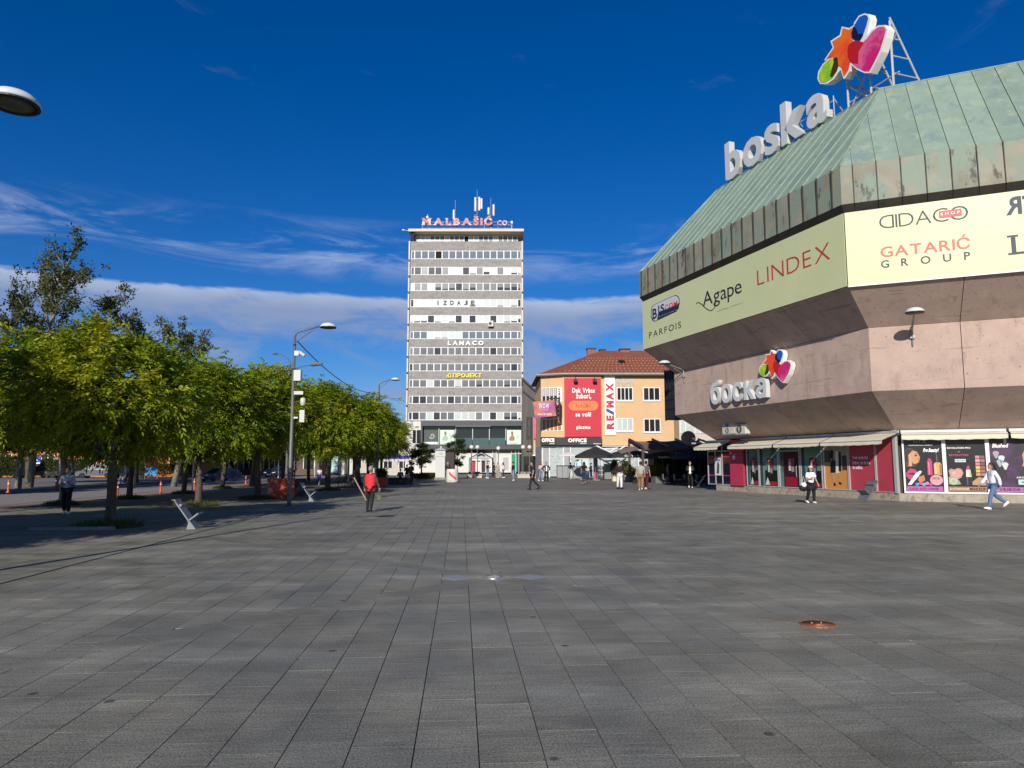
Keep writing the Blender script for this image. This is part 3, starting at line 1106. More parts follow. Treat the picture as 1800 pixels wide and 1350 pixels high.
for a, b_, za, zb in ((0.3, 0.62, 0.1, ez0 + 0.9), (0.62, 0.3, 0.1, ez0 + 0.6), (0.62, 0.98, ez0 + 0.3, ez0 + 1.6), (0.3, 0.98, ez0 * 0.6, ez0 * 0.6)):
    mb.tube([(ex0 + ew * a, 0.28, za), (ex0 + ew * b_, 0.28, zb)], 0.045, 6)
obj('emblem_truss', mb, M_TRUSS, t)

# ---- saucer lamps
M_LAMPW = mat('lamp_white', (0.62, 0.65, 0.64), 0.45, 0.08, 4)
M_LAMPG = mat('lamp_grey', (0.30, 0.31, 0.31), 0.5, 0.12, 4, metal=0.4)
M_LAMPU = mat('lamp_underside', (0.085, 0.085, 0.085), 0.5, 0.2, 8)
def saucer(parent, at, rad=0.31):
    M = Matrix.Translation(at)
    k = rad / 0.31
    h = obj('lamp_head', MB().lathe([(r * k, z * k) for r, z in ((0.31, 0.0), (0.315, 0.02), (0.29, 0.07), (0.22, 0.13), (0.13, 0.165), (0.06, 0.175), (0.0, 0.178))], 28, M=M), M_LAMPW, parent, smooth=True)
    obj('rim', MB().lathe([(r * k, z * k) for r, z in ((0.31, 0.0), (0.312, -0.02), (0.27, -0.025), (0.262, 0.0))], 28, M=M), mat('lamp_rim', (0.02, 0.02, 0.02), 0.5), h)
    obj('diffuser', MB().lathe([(r * k, z * k) for r, z in ((0.0, -0.045), (0.12, -0.04), (0.262, -0.008))], 28, M=M), M_LAMPU, h, smooth=True)
    return h

def wall_lamp(face, px, py, out, label, wallpx):
    s1, z1 = face.sz(px, py, out)
    s0, z0 = face.sz(wallpx[0], wallpx[1], 0.0)
    t = thing('wall_lamp', label, 'lamp', face.pt(s1, 0, 0) + Vector((0, 0, z0)), face.rot, 'saucer lamps on the mall walls')
    saucer(t, (0, -out, z1 - z0), 0.37)
    obj('arm', MB().tube([(0, -0.12, 0.35), (0, -out + 0.1, z1 - z0 + 0.02)], 0.035, 8), M_LAMPG, t)
    obj('brace', MB().tube([(0, -0.06, 0.05), (0, -out * 0.55, (z1 - z0) * 0.62)], 0.02, 6).tube([(0, -0.1, -0.15), (0, -0.1, 0.42)], 0.045, 8), M_LAMPG, t)
    obj('mount', MB().box(-0.09, 0.09, -0.12, 0.0, -0.12, 0.02).tube([(0, -0.09, -0.2), (0, -0.09, -0.45)], 0.03, 6), M_LAMPG, t)
FPR = SR.face(DP)
wall_lamp(FPR, 1608, 549, 1.55, 'saucer lamp on the sunlit pink wall, casting its shadow below left', (1609, 590))
wall_lamp(FP, 1168, 639, 1.5, 'saucer lamp at the far left end of the pink wall', (1202, 660))

# ---- air conditioners under the lower soffit
M_ACW = mat('ac_casing', (0.55, 0.53, 0.47), 0.55, 0.08, 3)
FA = SL.face(1.25)
def ac_unit(face, p0, p1, fans, label, group=None):
    x0, z0, x1, z1 = rect_of(face, p0, p1)
    w_, h_ = x1 - x0, z1 - z0
    t = thing('air_conditioner', label, 'air conditioner', face.pt((x0 + x1) / 2, z0), face.rot, group)
    obj('casing', MB().box(-w_ / 2, w_ / 2, 0.0, 0.36, 0, h_), M_ACW, t)
    for k in range(fans):
        zc = h_ * (k + 0.5) / fans
        r = min(w_ * 0.36, h_ / fans * 0.42)
        M = Matrix.Translation((-w_ * 0.1, 0, zc)) @ Matrix.Rotation(R(90), 4, 'X')
        f = obj('fan', MB().lathe([(0, 0.004), (r, 0.004), (r * 1.04, 0.012), (r * 1.08, 0.004)], 20, M=M), mat('fan_dark', (0.05, 0.05, 0.045), 0.6), t)
        g = MB()
        for q in range(6):
            an = PI * q / 6
            g.tube([(-w_ * 0.1 - r * math.cos(an), -0.016, zc - r * math.sin(an)), (-w_ * 0.1 + r * math.cos(an), -0.016, zc + r * math.sin(an))], 0.006, 4)
        obj('grille', g, M_ACW, f)
    obj('bracket', MB().box(-w_ / 2 - 0.05, w_ / 2 + 0.05, 0.02, 0.06, -0.08, -0.02).box(-w_ / 2 - 0.05, w_ / 2 + 0.05, 0.28, 0.32, -0.08, -0.02), M_LAMPG, t)
    return t
ac_unit(FA, (1270, 763), (1290, 739), 2, 'taller air conditioner with two fans under the mall overhang')
ac_unit(FA, (1292.5, 763), (1309, 745), 1, 'smaller air conditioner under the mall overhang beside the taller one')

# ---- ground floor of the mall: left side
F0L, F0R = SL.face(0.0), SR.face(0.0)
def sx(px, py=820):
    return F0L.sz(px, py)[0]

ZW0, ZW1 = 0.38, 3.22
def module(face, s0, s1, m, name='shop_window', frame=M_ALU, mull=(), trans=(), fw=0.05, z0=ZW0, z1=ZW1, label=None, depth=0.05):
    o = obj(name, MB().box(s0, s1, -0.0, 0.06, z0, z1), m, mall, face.pt(0, 0) - C0, face.rot)
    if label:
        o['label'] = label
    f = MB().box(s0, s0 + fw, -depth, 0, z0, z1).box(s1 - fw, s1, -depth, 0, z0, z1).box(s0 + fw, s1 - fw, -depth, 0, z0, z0 + fw).box(s0 + fw, s1 - fw, -depth, 0, z1 - fw, z1)
    for a in mull:
        f.box(a - fw * 0.4, a + fw * 0.4, -depth * 0.9, 0, z0 + fw, z1 - fw)
    for b in trans:
        f.box(s0 + fw, s1 - fw, -depth * 0.8, 0, b - 0.03, b + 0.03)
    obj('frame', f, frame, o)
    return o

def flat(parent, pts, lay, m, name='print'):
    return obj(name, MB().slab([Vector((x, -0.004 * lay, z)) for x, z in pts], (0, 0.003, 0)), m, parent)

def rc(x0, x1, z0, z1):
    return [(x0, z0), (x1, z0), (x1, z1), (x0, z1)]

def ell(cx, cz, rx, rz, n=16, a0=0, a1=360):
    return [(cx + rx * math.cos(R(a0 + (a1 - a0) * k / n)), cz + rz * math.sin(R(a0 + (a1 - a0) * k / n))) for k in range(n + (0 if a1 - a0 == 360 else 1))]

M_SKIN_P = cmat('bf8a62', 0.4)
def poster(parent, s0, s1, z0, z1, lay=2):
    flat(parent, rc(s0, s1, z0, z1), lay, cmat('262226', 0.4), 'poster')
    w_, h_ = s1 - s0, z1 - z0
    flat(parent, rc(s0 + w_ * 0.45, s1 - w_ * 0.12, z0 + h_ * 0.5, z1 - h_ * 0.06), lay + 1, cmat('b8264c', 0.4))
    flat(parent, ell(s0 + w_ * 0.28, z0 + h_ * 0.82, w_ * 0.14, h_ * 0.09), lay + 1, M_SKIN_P)
    flat(parent, rc(s0 + w_ * 0.14, s0 + w_ * 0.42, z0 + h_ * 0.2, z0 + h_ * 0.72), lay + 1, cmat('c8c4bc', 0.4))
    flat(parent, rc(s0 + w_ * 0.5, s0 + w_ * 0.85, z0 + h_ * 0.14, z0 + h_ * 0.45), lay + 1, cmat('8d8a86', 0.4))

# navy bank front with red lines and a poster
a0, a1 = sx(1245), sx(1285)
o = module(F0L, a0, a1, M_NAVY, 'navy_shop_window', M_ALU, (a0 + (a1 - a0) * 0.34, a0 + (a1 - a0) * 0.64), (2.55,))
for zz in (0.98, 2.18):
    flat(o, rc(a0 + 0.06, a1 - 0.06, zz - 0.03, zz + 0.03), 1.2, cmat('d02048', 0.4), 'red_line')
b0, b1 = a0 + (a1 - a0) * 0.33, a0 + (a1 - a0) * 0.62
flat(o, rc(b0, b1, 0.98, 2.12), 16, cmat('d8d8d4', 0.4), 'poster')
flat(o, [(b0 + 0.2, 1.1), (b1 - 0.25, 1.1), (b1 - 0.2, 1.7), (b1 - 0.35, 1.9), (b0 + 0.3, 1.75)], 18, cmat('4a5258', 0.4))
flat(o, rc(b0 + 0.1, b1 - 0.1, 1.9, 2.05), 18, cmat('7f95b0', 0.4))
# red pillar
a0, a1 = sx(1286.5), sx(1309.5)
o = obj('red_pillar', MB().box(a0, a1, -0.14, 0.0, ZW0, ZW1), M_REDP, mall, F0L.pt(0, 0) - C0, F0L.rot)
lettering(o, 'm:tel', a0 + 0.3, 2.0, a0 + 0.55, 2.35, -0.142, 0.01, WHITE)
# glass bays painted with teal interior light, with posters, door in the third
for p0, p1, kind in ((1313, 1334.5, 'g'), (1335, 1368.5, 'g'), (1370, 1406.5, 'd'), (1408, 1446, 'g')):
    a0, a1 = sx(p0), sx(p1)
    o = module(F0L, a0, a1, M_TEAL, 'glass_door' if kind == 'd' else 'shop_window', M_ALU, (), (2.45,) if kind == 'd' else ())
    w_ = a1 - a0
    if kind == 'd':
        flat(o, rc(a0 + w_ * 0.22, a1 - 0.1, ZW0 + 0.06, 2.40), 1.5, cmat('3a0d18', 0.3), 'door_leaf')
        poster(o, a0 + w_ * 0.42, a0 + w_ * 0.78, 1.15, 2.1, 3)
        flat(o, rc(a0 + w_ * 0.28, a1 - 0.25, ZW0 + 0.1, 1.0), 3, cmat('90182f', 0.3))
        obj('door_handle', MB().tube([(a1 - 0.22, -0.05, 1.0), (a1 - 0.22, -0.09, 1.05), (a1 - 0.22, -0.09, 1.55), (a1 - 0.22, -0.05, 1.6)], 0.018, 6), M_ALU, o)
    else:
        flat(o, rc(a0 + 0.05, a0 + w_ * 0.18, ZW0 + 0.05, ZW1 - 0.05), 1.2, cmat('2c4444', 0.2), 'reveal')
        flat(o, rc(a0 + w_ * 0.30, a1 - w_ * 0.08, 0.45, 1.35), 1.4, cmat('15191a', 0.2), 'interior')
        flat(o, [(a0 + w_ * 0.3, 0.5), (a0 + w_ * 0.55, 0.5), (a0 + w_ * 0.42, 0.95)], 2, cmat('c9cfcc', 0.3), 'display')
        flat(o, rc(a0 + w_ * 0.5, a1 - w_ * 0.1, 0.48, 0.7), 2, cmat('9c1f35', 0.3), 'display')
        poster(o, a0 + w_ * 0.42, a0 + w_ * 0.74, 1.05, 2.05, 3)
# photo print of legs on a wooden floor
a0, a1 = sx(1448.5), sx(1492)
o = module(F0L, a0, a1, cmat('c98a4c', 0.35), 'photo_print', M_ALU)
w_ = a1 - a0
U = lambda u, v: (a0 + w_ * u, ZW0 + (ZW1 - ZW0) * v)
flat(o, [U(0.04, .45), U(0.96, .45), U(0.96, .97), U(0.04, .97)], 1, cmat('9c8f80', 0.35))
flat(o, [U(0.04, .50), U(0.30, .5), U(0.30, .72), U(0.04, .72)], 2, cmat('5c4334', 0.35))
flat(o, [U(0.75, .36), U(0.93, .36), U(0.93, .62), U(0.75, .62)], 2, cmat('4a342a', 0.35))
flat(o, [U(.2, .58), U(.34, .74), U(.42, .70), U(.40, .56)], 3, cmat('17181a', 0.35))
flat(o, [U(.26, .30), U(.48, .32), U(.50, .52), U(.36, .56), U(.28, .48)], 3, cmat('17181a', 0.35))
flat(o, [U(.48, .30), U(.62, .30), U(.64, .70), U(.50, .70)], 2.5, cmat('d8d2c8', 0.35))
flat(o, [U(.60, .34), U(.70, .34), U(.72, .68), U(.62, .70)], 3, cmat('1d1f22', 0.35))
flat(o, [U(.27, .31), U(.38, .31), U(.43, .12), U(.38, .10)], 3, M_SKIN_P)
flat(o, [U(.56, .31), U(.66, .31), U(.66, .14), U(.60, .13)], 3, M_SKIN_P)
flat(o, [U(.36, .08), U(.46, .07), U(.44, .13), U(.38, .13)], 4, cmat('3a1d16', 0.35))
flat(o, [U(.58, .11), U(.70, .10), U(.68, .14), U(.60, .15)], 4, cmat('3a1d16', 0.35))
flat(o, [U(.25, .78), U(.5, .80), U(.5, .9), U(.3, .92)], 2, cmat('40302c', 0.35))
# red panels with slogan
a0, a1 = sx(1493), sx(1539.5)
o = module(F0L, a0, a1, M_REDP2, 'red_panel', M_ALU, fw=0.035)
w_ = a1 - a0
for k, (s_, u1) in enumerate((('Vaš najbolji', .72), ('izbor za brze', .80), ('kredite.', .52))):
    lettering(o, s_, a0 + w_ * .14, 1.93 - k * .235, a0 + w_ * u1, 2.10 - k * .235, -0.004, 0.003, cmat('e8dcd8', 0.5), bold=0.03, gap=0.07)
a0, a1 = sx(1540.5), sx(1578)
o = module(F0L, a0, a1, M_REDP2, 'red_panel', M_ALU, fw=0.035)
# corner post
obj('corner_post', MB().box(-0.16, 0.0, -0.09, 0.06, 0.36, ZS), M_ALU, mall, F0L.pt(0, 0) - C0, F0L.rot)

# ground floor: sunlit makeup posters on the front
def frx(px):
    return F0R.sz(px, 820)[0]
PK, DK = cmat('b8376a', 0.35), cmat('16151c', 0.3)
cuts = [frx(1587), frx(1660.5), frx(1737), frx(1737) + (frx(1737) - frx(1660.5)), frx(1737) + 2 * (frx(1737) - frx(1660.5))]
lab = ['black makeup poster with a woman and a pink lip gloss', 'black makeup poster with lipstick and a palette', 'purple makeup poster with brushes', None]
for i in range(4):
    s0, s1 = cuts[i], cuts[i + 1]
    o = module(F0R, s0, s1, DK if i != 2 else layer_once('poster_purple', '1a1420', '4a2058'), 'poster_window', M_WFRAME, fw=0.075, depth=0.07, z0=0.38, z1=3.05)
    if lab[i]:
        o['label'] = lab[i]
    w_, h_ = s1 - s0 - 0.16, 2.5
    X = lambda u: s0 + 0.08 + w_ * u
    Z = lambda v: 0.46 + h_ * v
    U = lambda u, v: (X(u), Z(v))
    flat(o, rc(X(0.02), X(0.98), Z(0.01), Z(0.095)), 1, cmat('a85a9a' if i != 1 else '9a6f52', 0.4), 'caption_strip')
    if i == 0:
        lettering(o, 'NYX', X(.27), Z(.885), X(.62), Z(.945), -0.004, 0.003, cmat('8d8a94', 0.4), bold=0.03)
        lettering(o, 'PROFESSIONAL MAKEUP', X(.14), Z(.835), X(.77), Z(.853), -0.004, 0.003, WHITE, bold=0.0)
        lettering(o, 'LICE OČI USNE', X(.1), Z(.03), X(.86), Z(.078), -0.008, 0.003, cmat('3a1230', 0.4), bold=0.03)
        flat(o, [U(.02, .74), U(.10, .80), U(.25, .78), U(.36, .74), U(.40, .68), U(.36, .55), U(.3, .46), U(.05, .44), U(.02, .5)], 1, cmat('4a3426', 0.35))
        flat(o, [U(.16, .70), U(.24, .755), U(.34, .745), U(.39, .70), U(.40, .655), U(.425, .615), U(.405, .60), U(.41, .575), U(.40, .545), U(.34, .515), U(.24, .50), U(.17, .58)], 2, M_SKIN_P)
        flat(o, [U(.10, .46), U(.20, .46), U(.19, .62), U(.15, .70), U(.11, .66), U(.12, .56)], 3, cmat('c9966e', 0.35))
        flat(o, ell(X(.315), Z(.655), w_ * .035, h_ * .014), 3, cmat('1b1512', 0.35))
        flat(o, [U(.28, .685), U(.36, .695), U(.37, .69), U(.28, .675)], 3, cmat('2a1b12', 0.35))
        flat(o, ell(X(.395), Z(.56), w_ * .022, h_ * .016), 3, cmat('8a2c34', 0.35))
        lettering(o, 'Pro Beauty!', X(.50), Z(.70), X(.90), Z(.79), -0.004, 0.003, WHITE, bold=0.05, gap=0.03, shear=0.25)
        flat(o, [U(.20, .75), U(.30, .765), U(.36, .74), U(.40, .70), U(.39, .66), U(.36, .72), U(.28, .745)], 4, cmat('241710', 0.35), 'hair_strand')
        flat(o, [U(.02, .72), U(.12, .78), U(.20, .75), U(.12, .66), U(.08, .56), U(.03, .54)], 2, cmat('2e1e14', 0.35), 'hair_strand')
        flat(o, [U(.34, .60), U(.40, .61), U(.40, .595), U(.35, .585)], 3, cmat('8f6245', 0.35), 'nose_shade')
        flat(o, [U(.63, .32), U(.655, .32), U(.655, .54), U(.63, .54)], 3, cmat('e08aac', 0.25), 'shine')
        flat(o, [U(.80, .32), U(.83, .32), U(.83, .50), U(.80, .50)], 3, cmat('e3c79c', 0.25), 'shine')
        flat(o, [U(.92, .31), U(.96, .31), U(.96, .49), U(.92, .49)], 3, cmat('96704a', 0.25), 'shine')
        flat(o, [U(.85, .54), U(.87, .54), U(.87, .67), U(.85, .67)], 3, cmat('6a6a74', 0.25), 'shine')
        flat(o, rc(X(.60), X(.73), Z(.30), Z(.56)), 2, PK, 'bottle')
        flat(o, rc(X(.625), X(.705), Z(.56), Z(.60)), 2, PK, 'bottle')
        flat(o, [U(.77, .30), U(.97, .30), U(.97, .50), U(.93, .53), U(.81, .53), U(.77, .50)], 2, cmat('c79a6a', 0.35), 'bottle')
        flat(o, rc(X(.82), X(.93), Z(.53), Z(.68)), 2, cmat('23232a', 0.3), 'bottle')
        flat(o, ell(X(.82), Z(.20), w_ * .19, h_ * .115), 3, cmat('2a2830', 0.3), 'compact')
        flat(o, ell(X(.82), Z(.21), w_ * .17, h_ * .095), 4, cmat('c9949a', 0.35), 'compact')
        lettering(o, 'NYX', X(.72), Z(.22), X(.9), Z(.26), -0.020, 0.003, BLACK, bold=0.02)
        flat(o, [U(.03, .34), U(.14, .42), U(.28, .40), U(.38, .30), U(.30, .22), U(.10, .22), U(.03, .28)], 2, PK, 'lips')
        flat(o, [U(.05, .32), U(.2, .345), U(.34, .305), U(.2, .30)], 3, cmat('40101c', 0.35), 'lips')
        flat(o, [U(.05, .12), U(.15, .12), U(.45, .36), U(.40, .38), U(.28, .33)], 4, cmat('e6e0e2', 0.35), 'brush')
        flat(o, [U(.36, .27), U(.50, .30), U(.52, .20), U(.40, .16), U(.33, .2)], 3, cmat('b07a54', 0.35), 'powder')
        for k in range(5):
            flat(o, ell(X(.30 + .09 * k), Z(.13 + .02 * (k % 2)), w_ * .05, h_ * .03), 5, cmat(('3f8fd0', 'd04888', '6f9fd8', 'e070a0', '8a4fa0')[k], 0.35), 'pearl')
    if i == 1:
        lettering(o, 'REVOLUTION PRO', X(.04), Z(.775), X(.64), Z(.805), -0.004, 0.003, WHITE, bold=0.03)
        lettering(o, 'I ♥', X(.29), Z(.71), X(.37), Z(.73), -0.004, 0.003, cmat('d43f5c', 0.4))
        lettering(o, 'REVOLUTION', X(.08), Z(.645), X(.57), Z(.68), -0.004, 0.003, cmat('d43f5c', 0.4), bold=0.02)
        flat(o, rc(X(.22), X(.50), Z(.535), Z(.59)), 1, cmat('bcd0d2', 0.4), 'label')
        lettering(o, 'Inspiration', X(.235), Z(.545), X(.48), Z(.58), -0.006, 0.002, cmat('2f4a52', 0.4), bold=0.02)
        flat(o, [U(.04, .38), U(.10, .42), U(.20, .40), U(.28, .43), U(.38, .41), U(.42, .34), U(.36, .26), U(.2, .2), U(.08, .26)], 1, cmat('a89088', 0.3), 'heart_box')
        flat(o, [U(.09, .37), U(.2, .38), U(.28, .405), U(.36, .39), U(.385, .34), U(.33, .28), U(.2, .23), U(.11, .28)], 2, cmat('d98f86', 0.35), 'heart_box')
        flat(o, [U(.03, .14), U(.14, .12), U(.34, .14), U(.30, .2), U(.18, .28), U(.03, .27)], 3, cmat('8a9a80', 0.35), 'tin')
        flat(o, ell(X(.15), Z(.195), w_ * .10, h_ * .055), 4, cmat('b8c4a4', 0.3), 'tin')
        flat(o, [U(.48, .27), U(.62, .27), U(.60, .40), U(.49, .40)], 2, cmat('d9d2b8', 0.3), 'lipstick')
        flat(o, [U(.50, .40), U(.58, .40), U(.58, .46), U(.555, .48), U(.50, .44)], 3, PK, 'lipstick')
        flat(o, rc(X(.47), X(.63), Z(.12), Z(.27)), 2, cmat('2c2a36', 0.25), 'lipstick')
        flat(o, rc(X(.49), X(.52), Z(.13), Z(.26)), 3, cmat('5a5868', 0.25), 'shine')
        flat(o, rc(X(.575), X(.595), Z(.28), Z(.39)), 3, cmat('a39c80', 0.25), 'shine')
        flat(o, [U(.13, .36), U(.2, .365), U(.22, .33), U(.15, .31)], 3, cmat('e8aca2', 0.3), 'shine')
        flat(o, ell(X(.15), Z(.195), w_ * .06, h_ * .033), 5, cmat('9aa888', 0.3), 'tin')
        cols = ['c47c80', '8a4e50', 'b9a09a', '9a6a6c', 'c77a70', '804448', 'd2b06a', '8f5a50', 'cfa850', 'a0605c', 'c89058', 'a87060']
        for k in range(12):
            c_, r_ = k % 2, k // 2
            flat(o, rc(X(.74 + .125 * c_), X(.85 + .125 * c_), Z(.60 - .062 * r_), Z(.65 - .062 * r_)), 1, cmat(cols[k], 0.35), 'palette_pan')
        flat(o, [U(.55, .13), U(.98, .12), U(.98, .24), U(.8, .27), U(.66, .2)], 1, cmat('b08a68', 0.35), 'swatch')
        lettering(o, 'professional', X(.05), Z(.03), X(.52), Z(.08), -0.008, 0.003, cmat('e8d8c0', 0.4), bold=0.01)
        lettering(o, 'MAKEUP', X(.56), Z(.028), X(.95), Z(.078), -0.008, 0.003, cmat('2b1710', 0.4), bold=0.03)
    if i == 2:
        lettering(o, 'Blushed', X(.08), Z(.79), X(.46), Z(.86), -0.004, 0.003, WHITE, bold=0.02, shear=0.2, gap=0.04)
        for k, (u, tp, c_) in enumerate(((.16, .70, '9a929c'), (.29, .62, 'b8dcd8'), (.24, .55, '9aa4a8'), (.37, .50, 'c0c4c4'))):
            flat(o, [U(u - .015, .2), U(u + .015, .2), U(u + .02, tp - .1), U(u - .02, tp - .1)], 1, cmat('2a2a30', 0.3), 'brush')
            flat(o, [U(u - .02, tp - .1), U(u + .02, tp - .1), U(u + .085, tp), U(u + .04, tp + .03), U(u - .04, tp + .03), U(u - .085, tp)], 2, cmat(c_, 0.4), 'brush')
        flat(o, [U(.78, .46), U(.98, .46), U(.98, .76), U(.86, .74), U(.80, .66), U(.82, .54)], 1, M_SKIN_P, 'face')
        flat(o, rc(X(.66), X(.98), Z(.14), Z(.23)), 2, cmat('a8cfd2', 0.4), 'lash_box')
        flat(o, ell(X(.82), Z(.185), w_ * .09, h_ * .012), 3, BLACK, 'lash')
        lettering(o, 'ARDELL', X(.62), Z(.25), X(.95), Z(.28), -0.006, 0.003, WHITE, bold=0.01)
        lettering(o, 'PRIBOR za', X(.2), Z(.03), X(.9), Z(.078), -0.008, 0.003, cmat('3a1230', 0.4), bold=0.03)

obj('front_lintel', MB().box(0.02, LEN_R, -0.02, 0.05, 3.05, ZS), BLACK, mall, F0R.pt(0, 0) - C0, F0R.rot)

# ---- awnings
def awning(face, s0, s1, z1, drop, out, label, val=0.16, m=None):
    w_ = s1 - s0
    t = thing('awning', label, 'awning', face.pt((s0 + s1) / 2, z1), face.rot, 'cream awnings of the mall')
    n = 14
    vs = []
    rg = random.Random(int(s0 * 100))
    for k in range(n + 1):
        x = -w_ / 2 + w_ * k / n
        sag = 0.03 * math.sin(PI * k / n) + rg.uniform(-0.008, 0.008)
        vs += [(x, -0.03, 0.0), (x, -out * 0.5, -drop * 0.5 - sag), (x, -out, -drop - sag * 0.6), (x, -out - 0.01, -drop - val - sag - 0.02 * (k % 2))]
    fs = []
    for k in range(n):
        for j in range(3):
            a = k * 4 + j
            fs.append((a, a + 4, a + 5, a + 1))
    mb = MB().add(vs, fs)
    mb.add([(x, y + 0.006, z - 0.012) for x, y, z in vs], [f[::-1] for f in fs])
    obj('awning_cloth', mb, m or M_AWN, t, smooth=True)
    obj('front_bar', MB().tube([(-w_ / 2, -out, -drop - 0.02), (w_ / 2, -out, -drop - 0.02)], 0.025, 6), M_ALU, t)
    for sgn in (-1, 1):
        x = sgn * (w_ / 2 - 0.12)
        obj('folding_arm', MB().tube([(x, -0.02, -0.12), (x, -out + 0.03, -drop - 0.03)], 0.02, 6), mat('awning_arm', (0.05, 0.05, 0.05), 0.5), t)
    obj('cassette', MB().box(-w_ / 2, w_ / 2, -0.10, 0.0, -0.01, 0.10), M_ALU, t)
    return t
FAW = SL.face(0.02)
aw = lambda px: FAW.sz(px, 770, 0.6)[0]
for p0, p1, lb in ((1229, 1271, 'cream awning at the far end over the navy shop front'), (1289, 1367.5, 'cream awning over the first teal-lit glass windows beside the red pillar'), (1370, 1451, 'cream awning over the glass door'), (1453.5, 1563, 'longest cream awning over the photo print and red panels')):
    awning(FAW, aw(p0), aw(p1), 3.17, 0.36, 1.05, lb)
FAR = SR.face(0.03)
ar = lambda px: FAR.sz(px, 765, 0.3)[0]
awning(FAR, ar(1584), ar(1771), 3.17, 0.10, 0.42, 'wide cream awning above the makeup posters', 0.22)
awning(FAR, ar(1776), ar(1776) + 5, 3.17, 0.10, 0.42, 'cream awning at the right edge above the brush poster', 0.22)

# ------------------------------------------------------------------ frontal buildings at the end of the plaza
def CW(x, y, z=0.0):                                  # metres right of / ahead of the camera -> world
    a = R(YAW)
    return Vector((x * math.cos(a) + y * math.sin(a), -x * math.sin(a) + y * math.cos(a), z))

def fz(py, Y):
    p = R(PITCH)
    yc = (675 - py) / F
    return CAM_H + Y * (math.sin(p) + yc * math.cos(p)) / (math.cos(p) - yc * math.sin(p))

def fx(px, py, Y):
    p = R(PITCH)
    z = fz(py, Y)
    return (px - 900) / F * (Y * math.cos(p) + (z - CAM_H) * math.sin(p))

ROTC = -R(YAW)

class Plane:
    def __init__(s, px0, Y, py0=835):
        s.Y, s.X0 = Y, fx(px0, py0, Y)
        s.loc = CW(s.X0, Y)

    def x(s, px, py, dy=0.0):
        return fx(px, py, s.Y + dy) - s.X0

    def z(s, py, dy=0.0):
        return fz(py, s.Y + dy)

    def r(s, px0, py0, px1, py1, dy=0.0):             # x0, z0, x1, z1 of a pixel box (left, bottom, right, top)
        m = (py0 + py1) / 2
        return s.x(px0, m, dy), s.z(py0, dy), s.x(px1, m, dy), s.z(py1, dy)

M_TOWER = layer(mat('tower_concrete', (0.30, 0.29, 0.272), 0.9, 0.22, 2.2, 0.3, 14), (0.22, 0.21, 0.20), 1.1, 0.46, 0.66, (0.4, 1, 1.6), 0.7)
M_FIN = layer(mat('tower_fin', (0.66, 0.60, 0.50), 0.8, 0.1, 1), (0.4, 0.36, 0.3), 1, 0.55, 0.7, (1, 1, 0.2), 0.5)
M_CREAM = mat('cream_slab', (0.68, 0.58, 0.44), 0.8, 0.1, 1)
PANES = {
    'sky': glass('pane_sky', (0.16, 0.20, 0.23)),
    'grey': mat('pane_grey_blind', (0.125, 0.135, 0.14), 0.22, 0.2, 0.9, spec=0.7, obvar=0.25),
    'dark': mat('pane_dark', (0.028, 0.028, 0.032), 0.15, 0.3, 0.9, spec=0.8, obvar=0.3),
    'white': mat('pane_white_blind', (0.46, 0.495, 0.49), 0.35, 0.08, 0.9, spec=0.6, obvar=0.06),
    'open': mat('pane_open', (0.008, 0.008, 0.009), 0.9, 0.1),
    'mint': mat('pane_mint', (0.46, 0.56, 0.54), 0.3, 0.12, 0.6, spec=0.6),
}
TP = Plane(816, 128, 836)
tower = thing('office_tower', 'tall grey office tower with ribbon windows and letters on its roof', 'office tower', TP.loc, ROTC)
TW = 10.55
rows_px = [(441, 455.5), (469.3, 483.5), (497.5, 511.5), (526, 540), (554, 568), (582.3, 596), (610.5, 624.5), (639, 652.5), (667.3, 681), (695.8, 710), (724, 738.5)]
rows = [(TP.z(b), TP.z(a)) for a, b in rows_px]
z_podium = TP.z(741)
z_roof = TP.z(408)
z_top16 = TP.z(424.5)
depth = 15.0
core = MB().box(-TW + 0.25, TW - 0.25, 0.12, depth, 0, z_top16).box(-TW + 0.9, TW - 0.9, 1.6, depth - 0.6, z_top16, z_roof)
obj('tower_body', core, mat('tower_side', (0.42, 0.40, 0.37), 0.9, 0.12, 0.6), tower)
obj('roof_slab', MB().box(-TW - 0.1, TW + 0.15, -0.5, depth + 0.3, z_roof, TP.z(403.5)), M_CREAM, tower)
for sgn in (-1, 1):
    obj('corner_fin', MB().box(-TW if sgn < 0 else TW - 0.26, -TW + 0.26 if sgn < 0 else TW, -0.35, 0.5, 0, z_top16), M_FIN, tower)
zprev = z_top16
for i, (zb, zt) in enumerate(rows):
    obj('spandrel', MB().box(-TW + 0.26, TW - 0.26, -0.06, 0.3, zt + 0.02, zprev), M_TOWER, tower)
    zprev = zb - 0.02
obj('spandrel', MB().box(-TW + 0.26, TW - 0.26, -0.06, 0.3, z_podium - 1.0, zprev), M_TOWER, tower)
for i in range(len(rows)):                            # small dark brackets on the fins
    for sgn in (-1, 1):
        obj('fin_bracket', MB().box(sgn * (TW - 0.13) - 0.1, sgn * (TW - 0.13) + 0.1, -0.55, -0.35, rows[i][0] - 0.5, rows[i][0] - 0.2), BLACK, tower)
